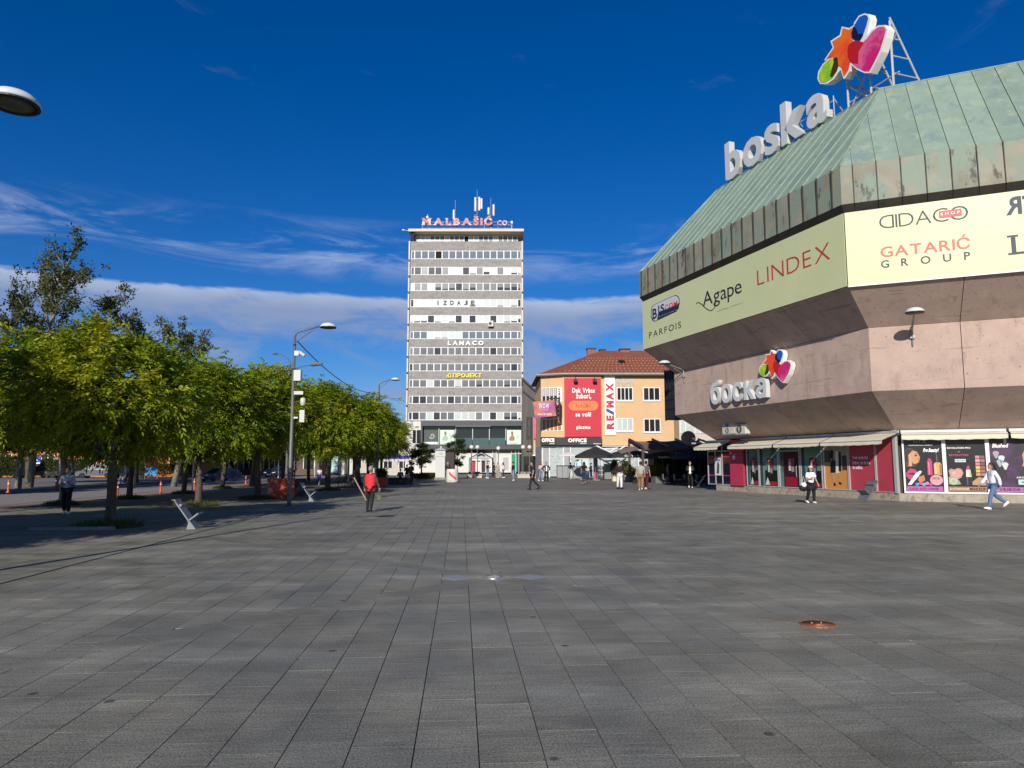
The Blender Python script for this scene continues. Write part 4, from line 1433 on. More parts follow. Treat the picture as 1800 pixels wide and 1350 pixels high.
# windows
W0, W1 = TP.x(720.5, 600), TP.x(916, 600)
pw = (W1 - W0) / 16.0
def win_meshes(w_, h_):
    f = MB().box(0, w_, -0.05, 0.03, 0, 0.10).box(0, w_, -0.05, 0.03, h_ - 0.10, h_).box(0, 0.085, -0.05, 0.03, 0.1, h_ - 0.1).box(w_ - 0.085, w_, -0.05, 0.03, 0.1, h_ - 0.1)
    p = MB().box(0.085, w_ - 0.085, 0.0, 0.02, 0.1, h_ - 0.1)
    return f, p
PATT = ['sssso sssssssssss', 'ddgddgwwdwgGwgWWW', 'mggmGGGdGGgggGGGG', 'dwwwwwwwwwwwwwwwd', 'wwGdwwwdwdwwdwwwG', 'sssmWWmmssssssss s', 'ggggdgggggggdgggg', 'dggggggggggggGgdg', 'gggWgggWggGgggGgg', 'gddgggdggggdgggdg', 'ddgmdggmWWgWdWGGW']
KEY = {'s': 'sky', 'o': 'open', 'd': 'dark', 'g': 'grey', 'w': 'white', 'W': 'white', 'G': 'half', 'm': 'mint', ' ': 'sky'}
cacheF, cacheP = {}, {}
for i, (zb, zt) in enumerate(rows):
    h_ = zt - zb
    x = W0
    for k in range(17):
        w_ = pw / 2 if k in (0, 16) else pw
        key = (k in (0, 16), round(h_, 2))
        kind = KEY[PATT[i][k]]
        if key not in cacheF:
            f, p = win_meshes(w_, h_)
            cacheF[key] = f.mesh('window')
            cacheF[key].materials.append(M_WFRAME)
        wn_ = link('window', cacheF[key], None, tower, (x, -0.02, zb))
        parts = [('grey' if kind == 'half' else kind, 0.1, h_ - 0.1)]
        if kind == 'half':
            parts = [('dark', 0.1, 0.45 * h_ * random.uniform(0.5, 1.2)), ('white' if i in (1, 4) else 'grey', 0, h_ - 0.1)]
            parts[1] = (parts[1][0], parts[0][2], h_ - 0.1)
        elif kind == 'white' and random.random() < 0.45:
            c_ = 0.1 + random.uniform(0.1, 0.3)
            parts = [('dark', 0.1, c_), ('white', c_, h_ - 0.1)]
        for kd, q0, q1 in parts:
            obj('pane', MB().box(0.085, w_ - 0.085, 0.0, 0.02, q0, q1), PANES[kd], wn_)
        x += w_
# recessed top storey
x = -TW + 1.0
tz0, tz1 = z_top16, z_roof
tp = 'wwwgggwgggowwgggwgggg'
tw_ = (2 * TW - 2.0) / len(tp)
for k, c_ in enumerate(tp):
    f, p = win_meshes(tw_, tz1 - tz0 - 0.35)
    wn_ = obj('window', f, M_WFRAME, tower, (x, 1.5, tz0 + 0.15))
    obj('pane', p, PANES[KEY[c_]], wn_)
    x += tw_
obj('parapet_side', MB().box(-TW + 0.3, -TW + 0.9, 0.0, 2.0, z_top16, z_roof), M_DKGL, tower)
# writing on the tower
x0, z0, x1, z1 = TP.r(787.5, 607.5, 850, 599.5)
lettering(tower, 'LANACO', x0, z0, x1, z1, -0.10, 0.25, WHITE, split=True, bold=0.045, gap=0.28)
x0, z0, x1, z1 = TP.r(796, 664, 847, 656.5)
lettering(tower, 'ПРОЈЕКТ', x0, z0, x1, z1, -0.10, 0.25, cmat('e8cf3c', 0.5), split=True, bold=0.045, gap=0.07)
x0, z0, x1, z1 = TP.r(785.5, 664, 793.5, 656)
xm = (x0 + x1) / 2
mb = MB().slab([(x0, -0.35, z0), (x0, -0.35, z0 + 0.12), (x1, -0.35, z0 + 0.12), (x1, -0.35, z0)], (0, 0.25, 0)).slab([(x1 - 0.14, -0.35, z0 + 0.12), (x1 - 0.14, -0.35, z1), (x1, -0.35, z1), (x1, -0.35, z0 + 0.12)], (0, 0.25, 0)).slab([(x0, -0.36, z0 + 0.1), (x1 - 0.1, -0.36, z1), (x1 - 0.3, -0.36, z1), (x0 - 0.05, -0.36, z0 + 0.3)], (0, 0.25, 0)).slab([(x0 + .25, -0.34, z0 + 0.1), (x0 + .25, -0.34, z1 - .25), (x0 + .4, -0.34, z1 - .2), (x0 + .4, -0.34, z0 + .1)], (0, 0.25, 0))
obj('sign_symbol', mb, cmat('e8cf3c', 0.5), tower)
for k, ch in enumerate('IZDAJE'):                     # one letter in each window of the fourth row
    xx = W0 + pw * (3.5 + k) + pw * 0.24
    zb, zt = rows[3]
    lettering(tower, ch, xx + (pw * 0.16 if ch == 'I' else 0), zb + 0.42, xx + pw * (0.32 if ch == 'I' else 0.52), zt - 0.28, -0.10, 0.02, BLACK, bold=0.03)
# roof letters, rails and antennas
RS = Plane(816, 128.5, 836)
t = thing('roof_sign', 'faded red and white serif letters on the roof of the office tower', 'sign', RS.loc + Vector((0, 0, TP.z(403.5))), ROTC)
zt0 = TP.z(403.5)
M_PINKL = layer(mat('faded_letter', (0.50, 0.20, 0.20), 0.6, 0.25, 1.2), (0.70, 0.58, 0.56), 0.9, 0.47, 0.62, None, 0.85)
x0, z0, x1, z1 = RS.r(741.5, 397, 865.5, 380)
lettering(t, 'MALBAŠIĆ', x0, z0 - zt0, x1, z1 - zt0, 0.0, 0.3, M_PINKL, split=True, bold=0.05, gap=0.11, serif=True)
x0, z0, x1, z1 = RS.r(874, 397, 895, 388)
lettering(t, 'CO.', x0, z0 - zt0, x1, z1 - zt0, 0.0, 0.3, M_PINKL, split=True, bold=0.04, gap=0.11)
a_, b_ = RS.x(742, 390), RS.x(900, 390)
mb = MB()
for zz in (0.55, 1.15, 1.75):
    mb.tube([(a_, 0.35, zz), (b_, 0.35, zz)], 0.03, 5)
for k in range(14):
    mb.tube([(a_ + (b_ - a_) * k / 13, 0.35, -0.05), (a_ + (b_ - a_) * k / 13, 0.35, 1.8)], 0.035, 5)
    mb.tube([(a_ + (b_ - a_) * k / 13, 0.35, 1.4), (a_ + (b_ - a_) * k / 13, 1.6, -0.05)], 0.03, 5)
obj('sign_rail', mb, M_LAMPG, t)
M_ANT = mat('antenna_white', (0.74, 0.74, 0.72), 0.5, 0.05, 2)
def mast(px, base, top, panels, label):
    pl = Plane(px, 130, 836)
    t = thing('antenna_mast', label, 'antenna', pl.loc + Vector((0, 0, zt0)), ROTC, 'antenna masts on the tower roof')
    H = pl.z(top) - zt0
    obj('pole', MB().tube([(0, 0, -0.05), (0, 0, H)], 0.07, 8).tube([(0, 0, H), (0, 0, H + 1.6)], 0.02, 5), M_LAMPG, t)
    for (dx, pz0, pz1) in panels:
        q0, q1 = pl.z(pz0) - zt0, pl.z(pz1) - zt0
        obj('panel', MB().tube([(dx, -0.25, q0), (dx, -0.25, q1)], 0.2, 8), M_ANT, t)
        obj('clamp', MB().box(min(0, dx), max(0, dx), -0.2, 0, q0 + 0.3, q0 + 0.4).box(min(0, dx), max(0, dx), -0.2, 0, q1 - 0.4, q1 - 0.3), BLACK, t)
    obj('radio_units', MB().box(-0.35, 0.4, -0.2, 0.2, H * 0.25, H * 0.25 + 0.7).box(-0.5, 0.1, -0.25, 0.15, H * 0.45, H * 0.45 + 0.5), BLACK, t)
mast(796, 403, 366, [(-0.25, 385, 370)], 'short antenna mast behind the first letters of the tower roof sign')
mast(836, 403, 348, [(-0.32, 372, 348), (0.42, 371, 347.5), (0.85, 368, 350)], 'tallest antenna mast with three white panels on the tower roof')
mast(861, 403, 362, [(-0.4, 378, 366), (0.55, 380, 360.5)], 'antenna mast near the end of the tower roof letters')
for px, top, lb in ((745.5, 377, 'white drum aerial at the left end of the tower roof'), (899.5, 388, 'thin whip aerial at the right end of the tower roof')):
    pl = Plane(px, 130, 836)
    t = thing('aerial', lb, 'antenna', pl.loc + Vector((0, 0, zt0)), ROTC)
    H = pl.z(top) - zt0
    obj('pole', MB().tube([(0, 0, -0.05), (0, 0, H)], 0.05, 6), M_ANT, t)
    obj('drum', MB().tube([(-0.2, -0.3, H * 0.8), (0.2, -0.3, H * 0.8)], 0.3, 10), M_ANT, t)
pl = Plane(708, 127.8, 836)
t = thing('boom_lamp', 'small lamp on a boom sticking out left of the tower roof', 'lamp', TP.loc + CW(0, 0) + Vector((0, 0, zt0 - 0.6)), ROTC)
bx = TP.x(709, 402)
obj('boom', MB().tube([(-TW, 0, 0.3), (bx, 0, 0.55)], 0.04, 6), M_ANT, t)
obj('lamp_head', MB().ellipsoid((bx, 0, 0.5), 0.28, 0.2, 0.16), M_ANT, t)
# the one air conditioner hanging below a window
x0, z0, x1, z1 = TP.r(858.5, 574.5, 867.5, 564.5)
t = thing('air_conditioner', 'air conditioner hung under a window of the office tower', 'air conditioner', TP.loc + CW(0, 0) + Vector((0, 0, z0)) + Vector((math.cos(ROTC), math.sin(ROTC), 0)) * ((x0 + x1) / 2), ROTC)
w_ = x1 - x0
obj('casing', MB().box(-w_ / 2, w_ / 2, -0.55, -0.1, 0, z1 - z0), M_ACW, t)
obj('fan', MB().lathe([(0, 0.004), (0.26, 0.004), (0.28, 0.01)], 16, M=Matrix.Translation((-0.12, -0.55, 0.5)) @ Matrix.Rotation(R(90), 4, 'X')), BLACK, t)
obj('bracket', MB().box(-w_ / 2, w_ / 2, -0.55, -0.08, -0.12, -0.02), BLACK, t)

# two-storey glazed shop front at the foot of the tower
M_ANTH = mat('anthracite_cladding', (0.045, 0.052, 0.065), 0.45, 0.12, 0.8)
M_BALG = glass('balustrade_glass', (0.06, 0.11, 0.115))
PD = Plane(816, 126.3, 836)
pod = thing('tower_shop_front', 'anthracite glazed shop front with fashion posters at the tower foot', 'shop front', PD.loc, ROTC)
px0, px1 = PD.x(740, 760), PD.x(920, 760)
zf0, zf1 = PD.z(749), PD.z(740)
obj('fascia', MB().box(px0, px1, -0.5, 1.6, zf0, zf1), M_ANTH, pod)
obj('floor_slab', MB().box(px0, px1, -0.5, 1.6, PD.z(790), PD.z(782.5)), M_ANTH, pod)
obj('recess_wall', MB().box(px0 + 0.1, px1 - 0.1, 1.2, 1.62, 0, zf1 - 0.05), M_DKGL, pod)
obj('side_wall', MB().box(px0, px0 + 0.3, -0.35, 1.2, PD.z(782.5), zf0), M_ANTH, pod)
obj('side_wall', MB().box(px1 - 0.35, px1, -0.35, 1.2, 0, zf0), M_ANTH, pod)
bays = [741.5, 771, 800.5, 830.5, 860, 889, 918]
for i in range(6):
    a, b_ = PD.x(bays[i], 768), PD.x(bays[i + 1], 768)
    o = obj('window', MB().box(a, b_, 0.62, 0.66, PD.z(782), zf0), M_DKGL, pod)
    obj('mullion', MB().box(a - 0.06, a + 0.06, 0.45, 0.68, PD.z(782.4), zf0 - 0.01), M_ALU, o)
    if i in (0, 1, 5):
        q = rc(a + 0.2, b_ - 0.2, PD.z(781), PD.z(755.5))
        pst = obj('poster', MB().slab([Vector((x, 0.55, z)) for x, z in q], (0, 0.03, 0)), cmat('3c4446' if i == 0 else 'c9dccd', 0.4), o)
        W_, H_ = b_ - a - 0.4, PD.z(755.5) - PD.z(781)
        V = lambda u, v: (a + 0.2 + W_ * u, PD.z(781) + H_ * v)
        def art(pts, lay, hx):
            # part of the poster's flat print
            obj('print', MB().slab([Vector((x, 0.55 - 0.012 * lay, z)) for x, z in pts], (0, 0.01, 0)), cmat(hx, 0.4), o)
        if i == 0:
            art(rc(*V(0, 0)[:1], V(1, 0)[0], V(0, 0)[1], V(0, .17)[1]), 1, 'dfe8e2')
            art([V(.4, .4), V(.55, .75), V(.75, .7), V(.8, .5), V(.62, .36)], 1, '8f9a98')
            art([V(.5, .48), V(.6, .66), V(.7, .6), V(.66, .46)], 2, '4a5456')
        else:
            k = 0 if i == 1 else -.08
            art([V(.12 - k * .2, .38), V(.30, .62), V(.48, .62), V(.56, .40), V(.5, .25), V(.2, .25)], 1, 'a0705a' if i == 5 else '9fb0a4')
            art(ell(*V(.37, .78), W_ * .08, H_ * .13), 2, '8c5c48' if i == 5 else '6d6a60')
            art([V(.35, .62), V(.42, .62), V(.42, .72), V(.35, .72)], 2, 'a0705a')
            art([V(.62, .4), V(.68, .6), V(.85, .66), V(.88, .5), V(.72, .36)], 1, 'b5c8ba')
            lettering(o, 'new season', V(.22, 0)[0], V(0, .04)[1], V(.72, 0)[0], V(0, .09)[1], 0.55, 0.01, cmat('4a5a54', 0.4))
for i in range(2, 5):                                 # glass balustrade across the dark middle bays
    a, b_ = PD.x(bays[i], 775), PD.x(bays[i + 1], 775)
    obj('balustrade', MB().box(a + 0.05, b_ - 0.05, -0.35, -0.31, PD.z(783), PD.z(770)), M_BALG, pod)
gb = [(741, 765, 'white'), (765, 800, 'dark'), (800, 829, 'white'), (829, 866, 'white'), (866, 872, 'grey'), (872, 899, 'white'), (899, 906.5, 'green'), (906.5, 912, 'dark'), (912, 919, 'dark')]
for a, b_, kd in gb:
    xa, xb = PD.x(a, 815), PD.x(b_, 815)
    m = {'white': mat('shop_board', (0.62, 0.61, 0.57), 0.6, 0.06, 0.8), 'dark': M_DKGL, 'grey': mat('pillar_grey', (0.36, 0.36, 0.35), 0.7, 0.1), 'green': cmat('178a66', 0.4)}[kd]
    o = obj('shop_window', MB().box(xa + 0.03, xb - 0.03, 0.5, 0.6, 0.25, PD.z(798)), m, pod)
    obj('frame', MB().box(xa - 0.05, xa + 0.05, 0.4, 0.62, 0.0, PD.z(790.5)), M_ALU, o)
    obj('transom', MB().box(xa + 0.05, xb - 0.05, 0.45, 0.6, PD.z(798), PD.z(796.5)), M_ALU, o)
    if kd == 'white' and a > 820:
        obj('poster', MB().box(xa + (xb - xa) * 0.45, xa + (xb - xa) * 0.8, 0.47, 0.5, 0.7, 2.9), cmat('a9a6aa', 0.4), o)
o = obj('shop_flag', MB().box(PD.x(907.5, 815), PD.x(909.5, 815), 0.2, 0.35, 0.4, PD.z(797)), cmat('2b9a78', 0.5), pod)
obj('canopy_lights', MB().box(PD.x(801, 750), PD.x(862, 750), -0.45, -0.2, zf0 - 0.06, zf0 - 0.003), M_LAMPW, pod)
# low white annex left of the shop front
AX = Plane(731, 127, 836)
t = thing('white_annex', 'low white annex between the trees and the glazed shop front', 'building', AX.loc, ROTC)
hx = AX.x(740, 800)
obj('wall', MB().box(-hx - 1, hx - 0.02, 0, 8, 0, AX.z(741)), mat('white_wall', (0.66, 0.65, 0.62), 0.85, 0.1, 0.8), t)
for pa, pb in ((726, 731), (733, 739.5)):
    wv = obj('window', MB().box(AX.x(pa, 770), AX.x(pb, 770), -0.06, 0.0, AX.z(779), AX.z(756)), M_DKGL, t)
    obj('frame', MB().box(AX.x(pa, 770) - 0.06, AX.x(pa, 770), -0.08, 0, AX.z(779), AX.z(756)), M_ANTH, wv)

# ------------------------------------------------------------------ dark building between tower and yellow house
DK_ = Plane(935, 112, 836)
t = thing('dark_grey_building', 'narrow dark grey gabled building squeezed between tower and yellow house', 'building', DK_.loc, ROTC)
xa, xb = DK_.x(919, 750), DK_.x(975, 750)
zA, zB = DK_.z(668), DK_.z(694)
mb = MB().slab([(xa, 0, 0), (xb, 0, 0), (xb, 0, zB - 1.2), (DK_.x(948, 690), 0, zB), (xa, 0, zA)], (0, 9, 0))
obj('wall', mb, mat('dark_cladding', (0.10, 0.095, 0.09), 0.8, 0.2, 0.5, stretch=(6, 1, 0.1)), t)
obj('roof', MB().slab([(xa - 0.1, -0.5, zA + 0.05), (DK_.x(950, 690), -0.5, zB - 0.3), (DK_.x(950, 690), -0.5, zB), (xa - 0.1, -0.5, zA + 0.45)], (0, 9.6, 0)), BLACK, t)
obj('roof', MB().slab([(xa - 0.1, -0.3, DK_.z(684)), (DK_.x(941, 705), -0.3, DK_.z(704)), (DK_.x(941, 705), -0.3, DK_.z(707)), (xa - 0.1, -0.3, DK_.z(688))], (0, 0.4, 0)), BLACK, t)
wv = obj('dormer_window', MB().box(DK_.x(943, 690), DK_.x(952, 690), -0.3, 0.0, DK_.z(702), DK_.z(688)), PANES['mint'], t)
obj('frame', MB().box(DK_.x(943, 690) - 0.12, DK_.x(943, 690), -0.36, 0.0, DK_.z(702), DK_.z(687)).box(DK_.x(947, 690) - 0.12, DK_.x(947, 690), -0.36, -0.3, DK_.z(702), DK_.z(688)), M_WFRAME, wv)
obj('stone_pier', MB().box(DK_.x(937.5, 790), DK_.x(948, 790), -0.4, 0.0, DK_.z(800), DK_.z(735)), mat('beige_stone', (0.50, 0.42, 0.30), 0.85, 0.15, 0.8), t)
obj('shop_opening', MB().box(DK_.x(920, 820), DK_.x(956, 820), -0.15, -0.02, 0, DK_.z(802)), M_DKGL, t)
obj('entrance_light', MB().box(DK_.x(936, 801), DK_.x(947, 801), -1.2, -0.1, DK_.z(801.5), DK_.z(799.5)), M_WFRAME, t)
s_ = thing('vertical_sign', 'tall black shop sign on the dark wall beside the tower', 'sign', DK_.loc, ROTC)
x0, z0, x1, z1 = DK_.r(925.2, 793, 934.5, 733)
obj('sign_board', MB().box(x0, x1, -0.35, -0.03, z0, z1), BLACK, s_)
obj('sign_foot', MB().box(x0, x1, -0.36, -0.03, z0, DK_.z(773)), cmat('4a3a10', 0.5), s_)
lettering(s_, 'IOVS MEN', (x0 * .65 + x1 * .35), DK_.z(766), (x0 * .3 + x1 * .7), DK_.z(739), -0.355, 0.02, cmat('4e4e50', 0.5), rot90=True, bold=0.02)
s_ = thing('vertical_banner', 'tall pink banner with white letters at the edge of the dark building', 'banner', DK_.loc, ROTC)
x0, z0, x1, z1 = DK_.r(937.8, 771, 947.5, 734)
obj('banner_sheet', MB().box(x0, x1, -0.55, -0.45, z0, z1), cmat('e0487e', 0.6), s_)
obj('banner_hem', MB().box(x0, x1, -0.56, -0.44, z0 - 0.15, z0 + 0.02), cmat('a82c50', 0.6), s_)
lettering(s_, 'RESERVED', x0 + (x1 - x0) * 0.28, z0 + 0.35, x0 + (x1 - x0) * 0.74, z1 - 0.2, -0.56, 0.02, WHITE, rot90=True, bold=0.05)

# ------------------------------------------------------------------ yellow corner house
YP = Plane(1060, 92, 840)
M_YEL = layer(mat('apricot_render', (0.63, 0.415, 0.225), 0.85, 0.06, 0.6, 0.1, 10), (0.62, 0.44, 0.26), 0.7, 0.55, 0.75, (1, 1, 0.3), 0.5)
M_TILE = layer(mat('red_tile', (0.235, 0.072, 0.042), 0.8, 0.22, 3.0), (0.30, 0.12, 0.07), 1.3, 0.5, 0.7, None, 0.6)
yel = thing('yellow_corner_house', 'apricot yellow corner house with a red hipped tile roof', 'house', YP.loc, ROTC)
ze = YP.z(660)
zg = YP.z(783)
A_ = (YP.x(951, 720, 1.3), 1.3)
B_ = (YP.x(990, 720), 0.0)
C_ = (YP.x(1057.5, 720), 0.0)
D_ = (YP.x(1184, 720, 0.3), 0.3)
E_ = (D_[0] + 1.0, 1.8)
plan = [A_, B_, C_, (C_[0] + 0.02, 0.3), D_, E_, (E_[0] + 3, 15), (A_[0] - 0.3, 15)]
mb = MB().slab([Vector((x, y, zg)) for x, y in plan], (0, 0, ze - zg))
obj('wall', mb, M_YEL, yel)
mb = MB().slab([Vector((x, y + 0.25, 0)) for x, y in plan], (0, 0, zg))
obj('ground_floor', mb, mat('grey_shop_wall', (0.33, 0.34, 0.35), 0.8, 0.08, 1), yel)
# roof
ov = 0.55
ev = [(A_[0] - ov, A_[1] - 0.5), (B_[0] - 0.2, -ov), (D_[0] + 0.6, -ov), (E_[0] + 3.5, 15.5), (A_[0] - 1, 15.5)]
zr = YP.z(616.5, 6.5)
r0, r1 = (YP.x(1056, 616, 6.5), 6.5), (E_[0] - 1.0, 6.5)
V3 = lambda p, z: Vector((p[0], p[1], z))
rf = [([V3(ev[1], ze + .2), V3(ev[2], ze + .2), V3(r1, zr), V3(r0, zr)]), ([V3(ev[0], ze + .2), V3(ev[1], ze + .2), V3(r0, zr)]), ([V3(ev[4], ze + .2), V3(ev[0], ze + .2), V3(r0, zr)]), ([V3(ev[2], ze + .2), V3(ev[3], ze + .2), V3(r1, zr)]), ([V3(ev[3], ze + .2), V3(ev[4], ze + .2), V3(r0, zr), V3(r1, zr)])]
mb = MB()
for q in rf:
    mb.add(q, [tuple(range(len(q)))])
roof = obj('roof', mb, M_TILE, yel)
tl = MB()                                             # tile courses as real relief, joined
def course(p0, p1, q0, q1, n, m_):
    for i in range(n):
        k = i / n
        a, b_ = p0.lerp(q0, k), p1.lerp(q1, k)
        a2, b2 = p0.lerp(q0, k + 0.72 / n), p1.lerp(q1, k + 0.72 / n)
        nr = (b_ - a).cross(a2 - a).normalized()
        if nr.z < 0:
            nr = -nr
        L_ = (b_ - a).length
        c_ = max(2, int(L_ / 0.42))
        for j in range(c_):
            u0, u1 = (j + 0.04) / c_, (j + 0.96) / c_
            h = 0.03 + 0.012 * ((i + j) % 2)
            v = [a.lerp(b_, u0) + nr * h, a.lerp(b_, u1) + nr * h, a2.lerp(b2, u1) + nr * 0.008, a2.lerp(b2, u0) + nr * 0.008, a.lerp(b_, u0), a.lerp(b_, u1)]
            tl.add(v, [(0, 1, 2, 3), (4, 5, 1, 0)])
course(rf[0][0], rf[0][1], rf[0][3], rf[0][2], 22, 0)
course(rf[1][0], rf[1][1], rf[1][2] - Vector((0.02, 0, 0)), rf[1][2], 22, 0)
o = obj('roof_tiles', tl, M_TILE, yel)
o['kind'] = 'stuff'
obj('gutter', MB().tube([V3(ev[0], ze + 0.16), V3(ev[1], ze + 0.16), V3(ev[2], ze + 0.16)], 0.13, 8), mat('zinc_gutter', (0.42, 0.41, 0.38), 0.5, 0.15, 2, metal=0.4), yel)
obj('soffit', MB().slab([V3(ev[0], ze), V3(ev[1], ze), V3(ev[2], ze), V3(D_, ze), V3(C_, ze), V3(B_, ze), V3(A_, ze)], (0, 0, 0.14)), mat('eave_board', (0.30, 0.24, 0.17), 0.8, 0.1), yel)
sn_ = MB()                                            # snow guards sprinkled over the tiles
for i in range(6):
    for j in range(26):
        a = rf[0][0].lerp(rf[0][3], 0.08 + 0.11 * i)
        b_ = rf[0][1].lerp(rf[0][2], 0.08 + 0.11 * i)
        p = a.lerp(b_, (j + 0.5 * (i % 2)) / 26)
        sn_.box(p.x - 0.05, p.x + 0.05, p.y - 0.09, p.y - 0.01, p.z + 0.03, p.z + 0.10)
o = obj('snow_guards', sn_, mat('snow_guard', (0.55, 0.42, 0.28), 0.7), roof)
M_CHIM = mat('chimney_brick', (0.28, 0.10, 0.07), 0.85, 0.25, 5)
for (pa, pb, pt, pbm, dy) in ((1032.5, 1047, 611.5, 628, 6), (1055, 1064, 613.5, 620, 9), (1090, 1107, 612.5, 624, 6)):
    xa, xb = YP.x(pa, 615, dy), YP.x(pb, 615, dy)
    c_ = obj('chimney', MB().box(xa, xb, dy, dy + 1.0, zr - 2.2, YP.z(pt + 2, dy)), M_CHIM, roof)
    obj('chimney_cap', MB().box(xa - 0.1, xb + 0.1, dy - 0.1, dy + 1.1, YP.z(pt + 2, dy), YP.z(pt, dy)), BLACK, roof)
k = 0.42
p = rf[0][0].lerp(rf[0][3], k)
xs = YP.x(1092, 637, 3)
obj('roof_window', MB().slab([(xs - 0.4, p.y - 0.12, p.z + 0.02), (xs + 0.4, p.y - 0.12, p.z + 0.02), (xs + 0.4, p.y + 0.7, p.z + 0.42), (xs - 0.4, p.y + 0.7, p.z + 0.42)], (0, -0.06, 0.12)), BLACK, roof)
# windows
def house_window(x0, z0, x1, z1, y, n, fill, proud=0.06):
    w_ = x1 - x0
    f = MB().box(x0, x1, y - proud, y, z0 - 0.05, z0 + 0.08).box(x0, x1, y - proud, y, z1 - 0.09, z1)
    for j in range(n + 1):
        xx = x0 + (w_ - 0.1) * j / n
        f.box(xx, xx + 0.1, y - proud, y, z0 + 0.08, z1 - 0.09)
    o = obj('window', f, M_WFRAME, yel)
    for j in range(n):
        xx = x0 + (w_ - 0.1) * j / n
        obj('pane', MB().box(xx + 0.1, xx + (w_ - 0.1) / n, y - 0.02, y - 0.003, z0 + 0.08, z1 - 0.09), fill[j % len(fill)], o)
    obj('sill', MB().box(x0 - 0.06, x1 + 0.06, y - 0.14, y, z0 - 0.14, z0 - 0.05), M_WFRAME, o)
    return o
WD = [PANES['dark']]
for (a, b_, c_, d_, n, fill) in ((1084, 704, 1112.5, 681, 4, WD), (1130.5, 704, 1160, 681, 3, WD), (1083.5, 758, 1113, 735, 3, [PANES['mint'], PANES['mint'], PANES['white']]), (1131.5, 759.5, 1161, 736, 3, WD)):
    x0, z0, x1, z1 = YP.r(a, b_, c_, d_, 0.3)
    house_window(x0, z0, x1, z1, 0.3, n, fill)
# angled bay: strip windows in its own frame
bay = Face((0, 0), (1, 0))
ang = math.atan2(B_[1] - A_[1], B_[0] - A_[0])
bl_ = math.hypot(B_[0] - A_[0], B_[1] - A_[1])
for (pb, pt, upper) in ((707, 681, True), (758, 736, False)):
    z0, z1 = YP.z(pb, 0.7), YP.z(pt, 0.7)
    o = obj('bay_window', MB().box(0.15, bl_ - 0.1, -0.05, 0.0, z0, z1), M_WFRAME, yel, (A_[0], A_[1], 0), ang)
    for j in range(5):
        xx = 0.25 + j * (bl_ - 0.4) / 5
        ww = (bl_ - 0.4) / 5 - 0.14
        if j == 4 and upper:
            lettering(o, 'RE/MAX', xx + 0.05, z0 + 0.3, xx + ww * 0.8, z1 - 0.15, -0.055, 0.02, cmat('3a3f58', 0.5), rot90=True, bold=0.05)
            continue
        pn = obj('pane', MB().box(xx, xx + ww, -0.08, -0.051, z0 + 0.1, z1 - 0.1), PANES['dark'] if upper else cmat('b0743c', 0.4), o)
        if upper:
            obj('poster', MB().box(xx + 0.05, xx + ww - 0.05, -0.09, -0.081, z0 + (z1 - z0) * 0.42, z1 - 0.15), cmat('b9b7b2', 0.5), o)
# billboard, banner and shop fascia
x0, z0, x1, z1 = YP.r(992, 768, 1056, 665)
bb = thing('billboard', 'tall crimson billboard with a slogan and an orange biscuit', 'billboard', YP.loc, ROTC)
CRIM = mat('billboard_crimson', (0.52, 0.012, 0.038), 0.5, 0.04, 0.8)
obj('board', MB().box(x0, x1, -0.28, -0.05, z0, z1), CRIM, bb)
def yt(par, s, pxa, pyb, pxb, pya, m, y=-0.29, **k):
    q = YP.r(pxa, pyb, pxb, pya)
    return lettering(par, s, q[0], q[1], q[2], q[3], y, 0.02, m, **k)
yt(bb, 'Dok Vrbas', 1005.5, 691, 1045, 682.5, WHITE, bold=0.03, gap=0.07)
yt(bb, 'žubori,', 1012, 702.5, 1038.5, 692, WHITE, bold=0.03, gap=0.07)
yt(bb, 'se voli!', 1011.5, 732.5, 1038.5, 724.5, WHITE, bold=0.03, gap=0.07)
yt(bb, 'plazma', 1013, 756, 1037.5, 748, WHITE, bold=0.03, gap=0.06)
q = YP.r(999.5, 722, 1051, 705)
rr = (q[3] - q[1]) / 2
pts = ell(q[0] + rr, q[1] + rr, rr, rr, 10, 90, 270) + ell(q[2] - rr, q[1] + rr, rr, rr, 10, -90, 90)
bs = obj('biscuit', MB().slab([Vector((x, -0.33, z)) for x, z in pts], (0, 0.05, 0)), cmat('ef7a45', 0.6), bb)
yt(bb, 'PLAZMA', 1012, 717, 1038, 709.5, cmat('b55a30', 0.6), y=-0.335, bold=0.03, gap=0.12)
mb = MB()
for pxl in (1010.5, 1044):
    xx = YP.x(pxl, 668)
    mb.box(xx - 0.25, xx + 0.25, -1.0, -0.7, z1 - 0.55, z1 - 0.2).box(xx - 0.03, xx + 0.03, -0.85, -0.05, z1 - 0.05, z1 + 0.02)
    mb.box(xx - 0.03, xx + 0.03, -0.9, -0.84, z1 - 0.3, z1)
obj('spotlights', mb, BLACK, bb)
rb = thing('vertical_banner', 'white vertical banner with red and blue letters on the yellow house', 'banner', YP.loc, ROTC)
x0, z0, x1, z1 = YP.r(1063.5, 765, 1081.5, 658.5)
obj('banner_sheet', MB().box(x0, x1, 0.1, 0.28, z0, z1), WHITE, rb)
zs = [YP.z(v) for v in (754, 724.5, 718, 673)]
NAVYL, REDL = cmat('2f4a8c', 0.5), cmat('b8203e', 0.5)
xl, xr = x0 + (x1 - x0) * 0.12, x0 + (x1 - x0) * 0.88
lettering(rb, 'RE', xl, YP.z(754.5), xr, YP.z(730), 0.1, 0.02, REDL, rot90=True, bold=0.06, gap=0.1)
lettering(rb, '/', xl, YP.z(730), xr, YP.z(717), 0.1, 0.02, NAVYL, rot90=True, bold=0.06)
lettering(rb, 'MAX', xl, YP.z(716.5), xr, YP.z(673), 0.1, 0.02, REDL, rot90=True, bold=0.06, gap=0.08)
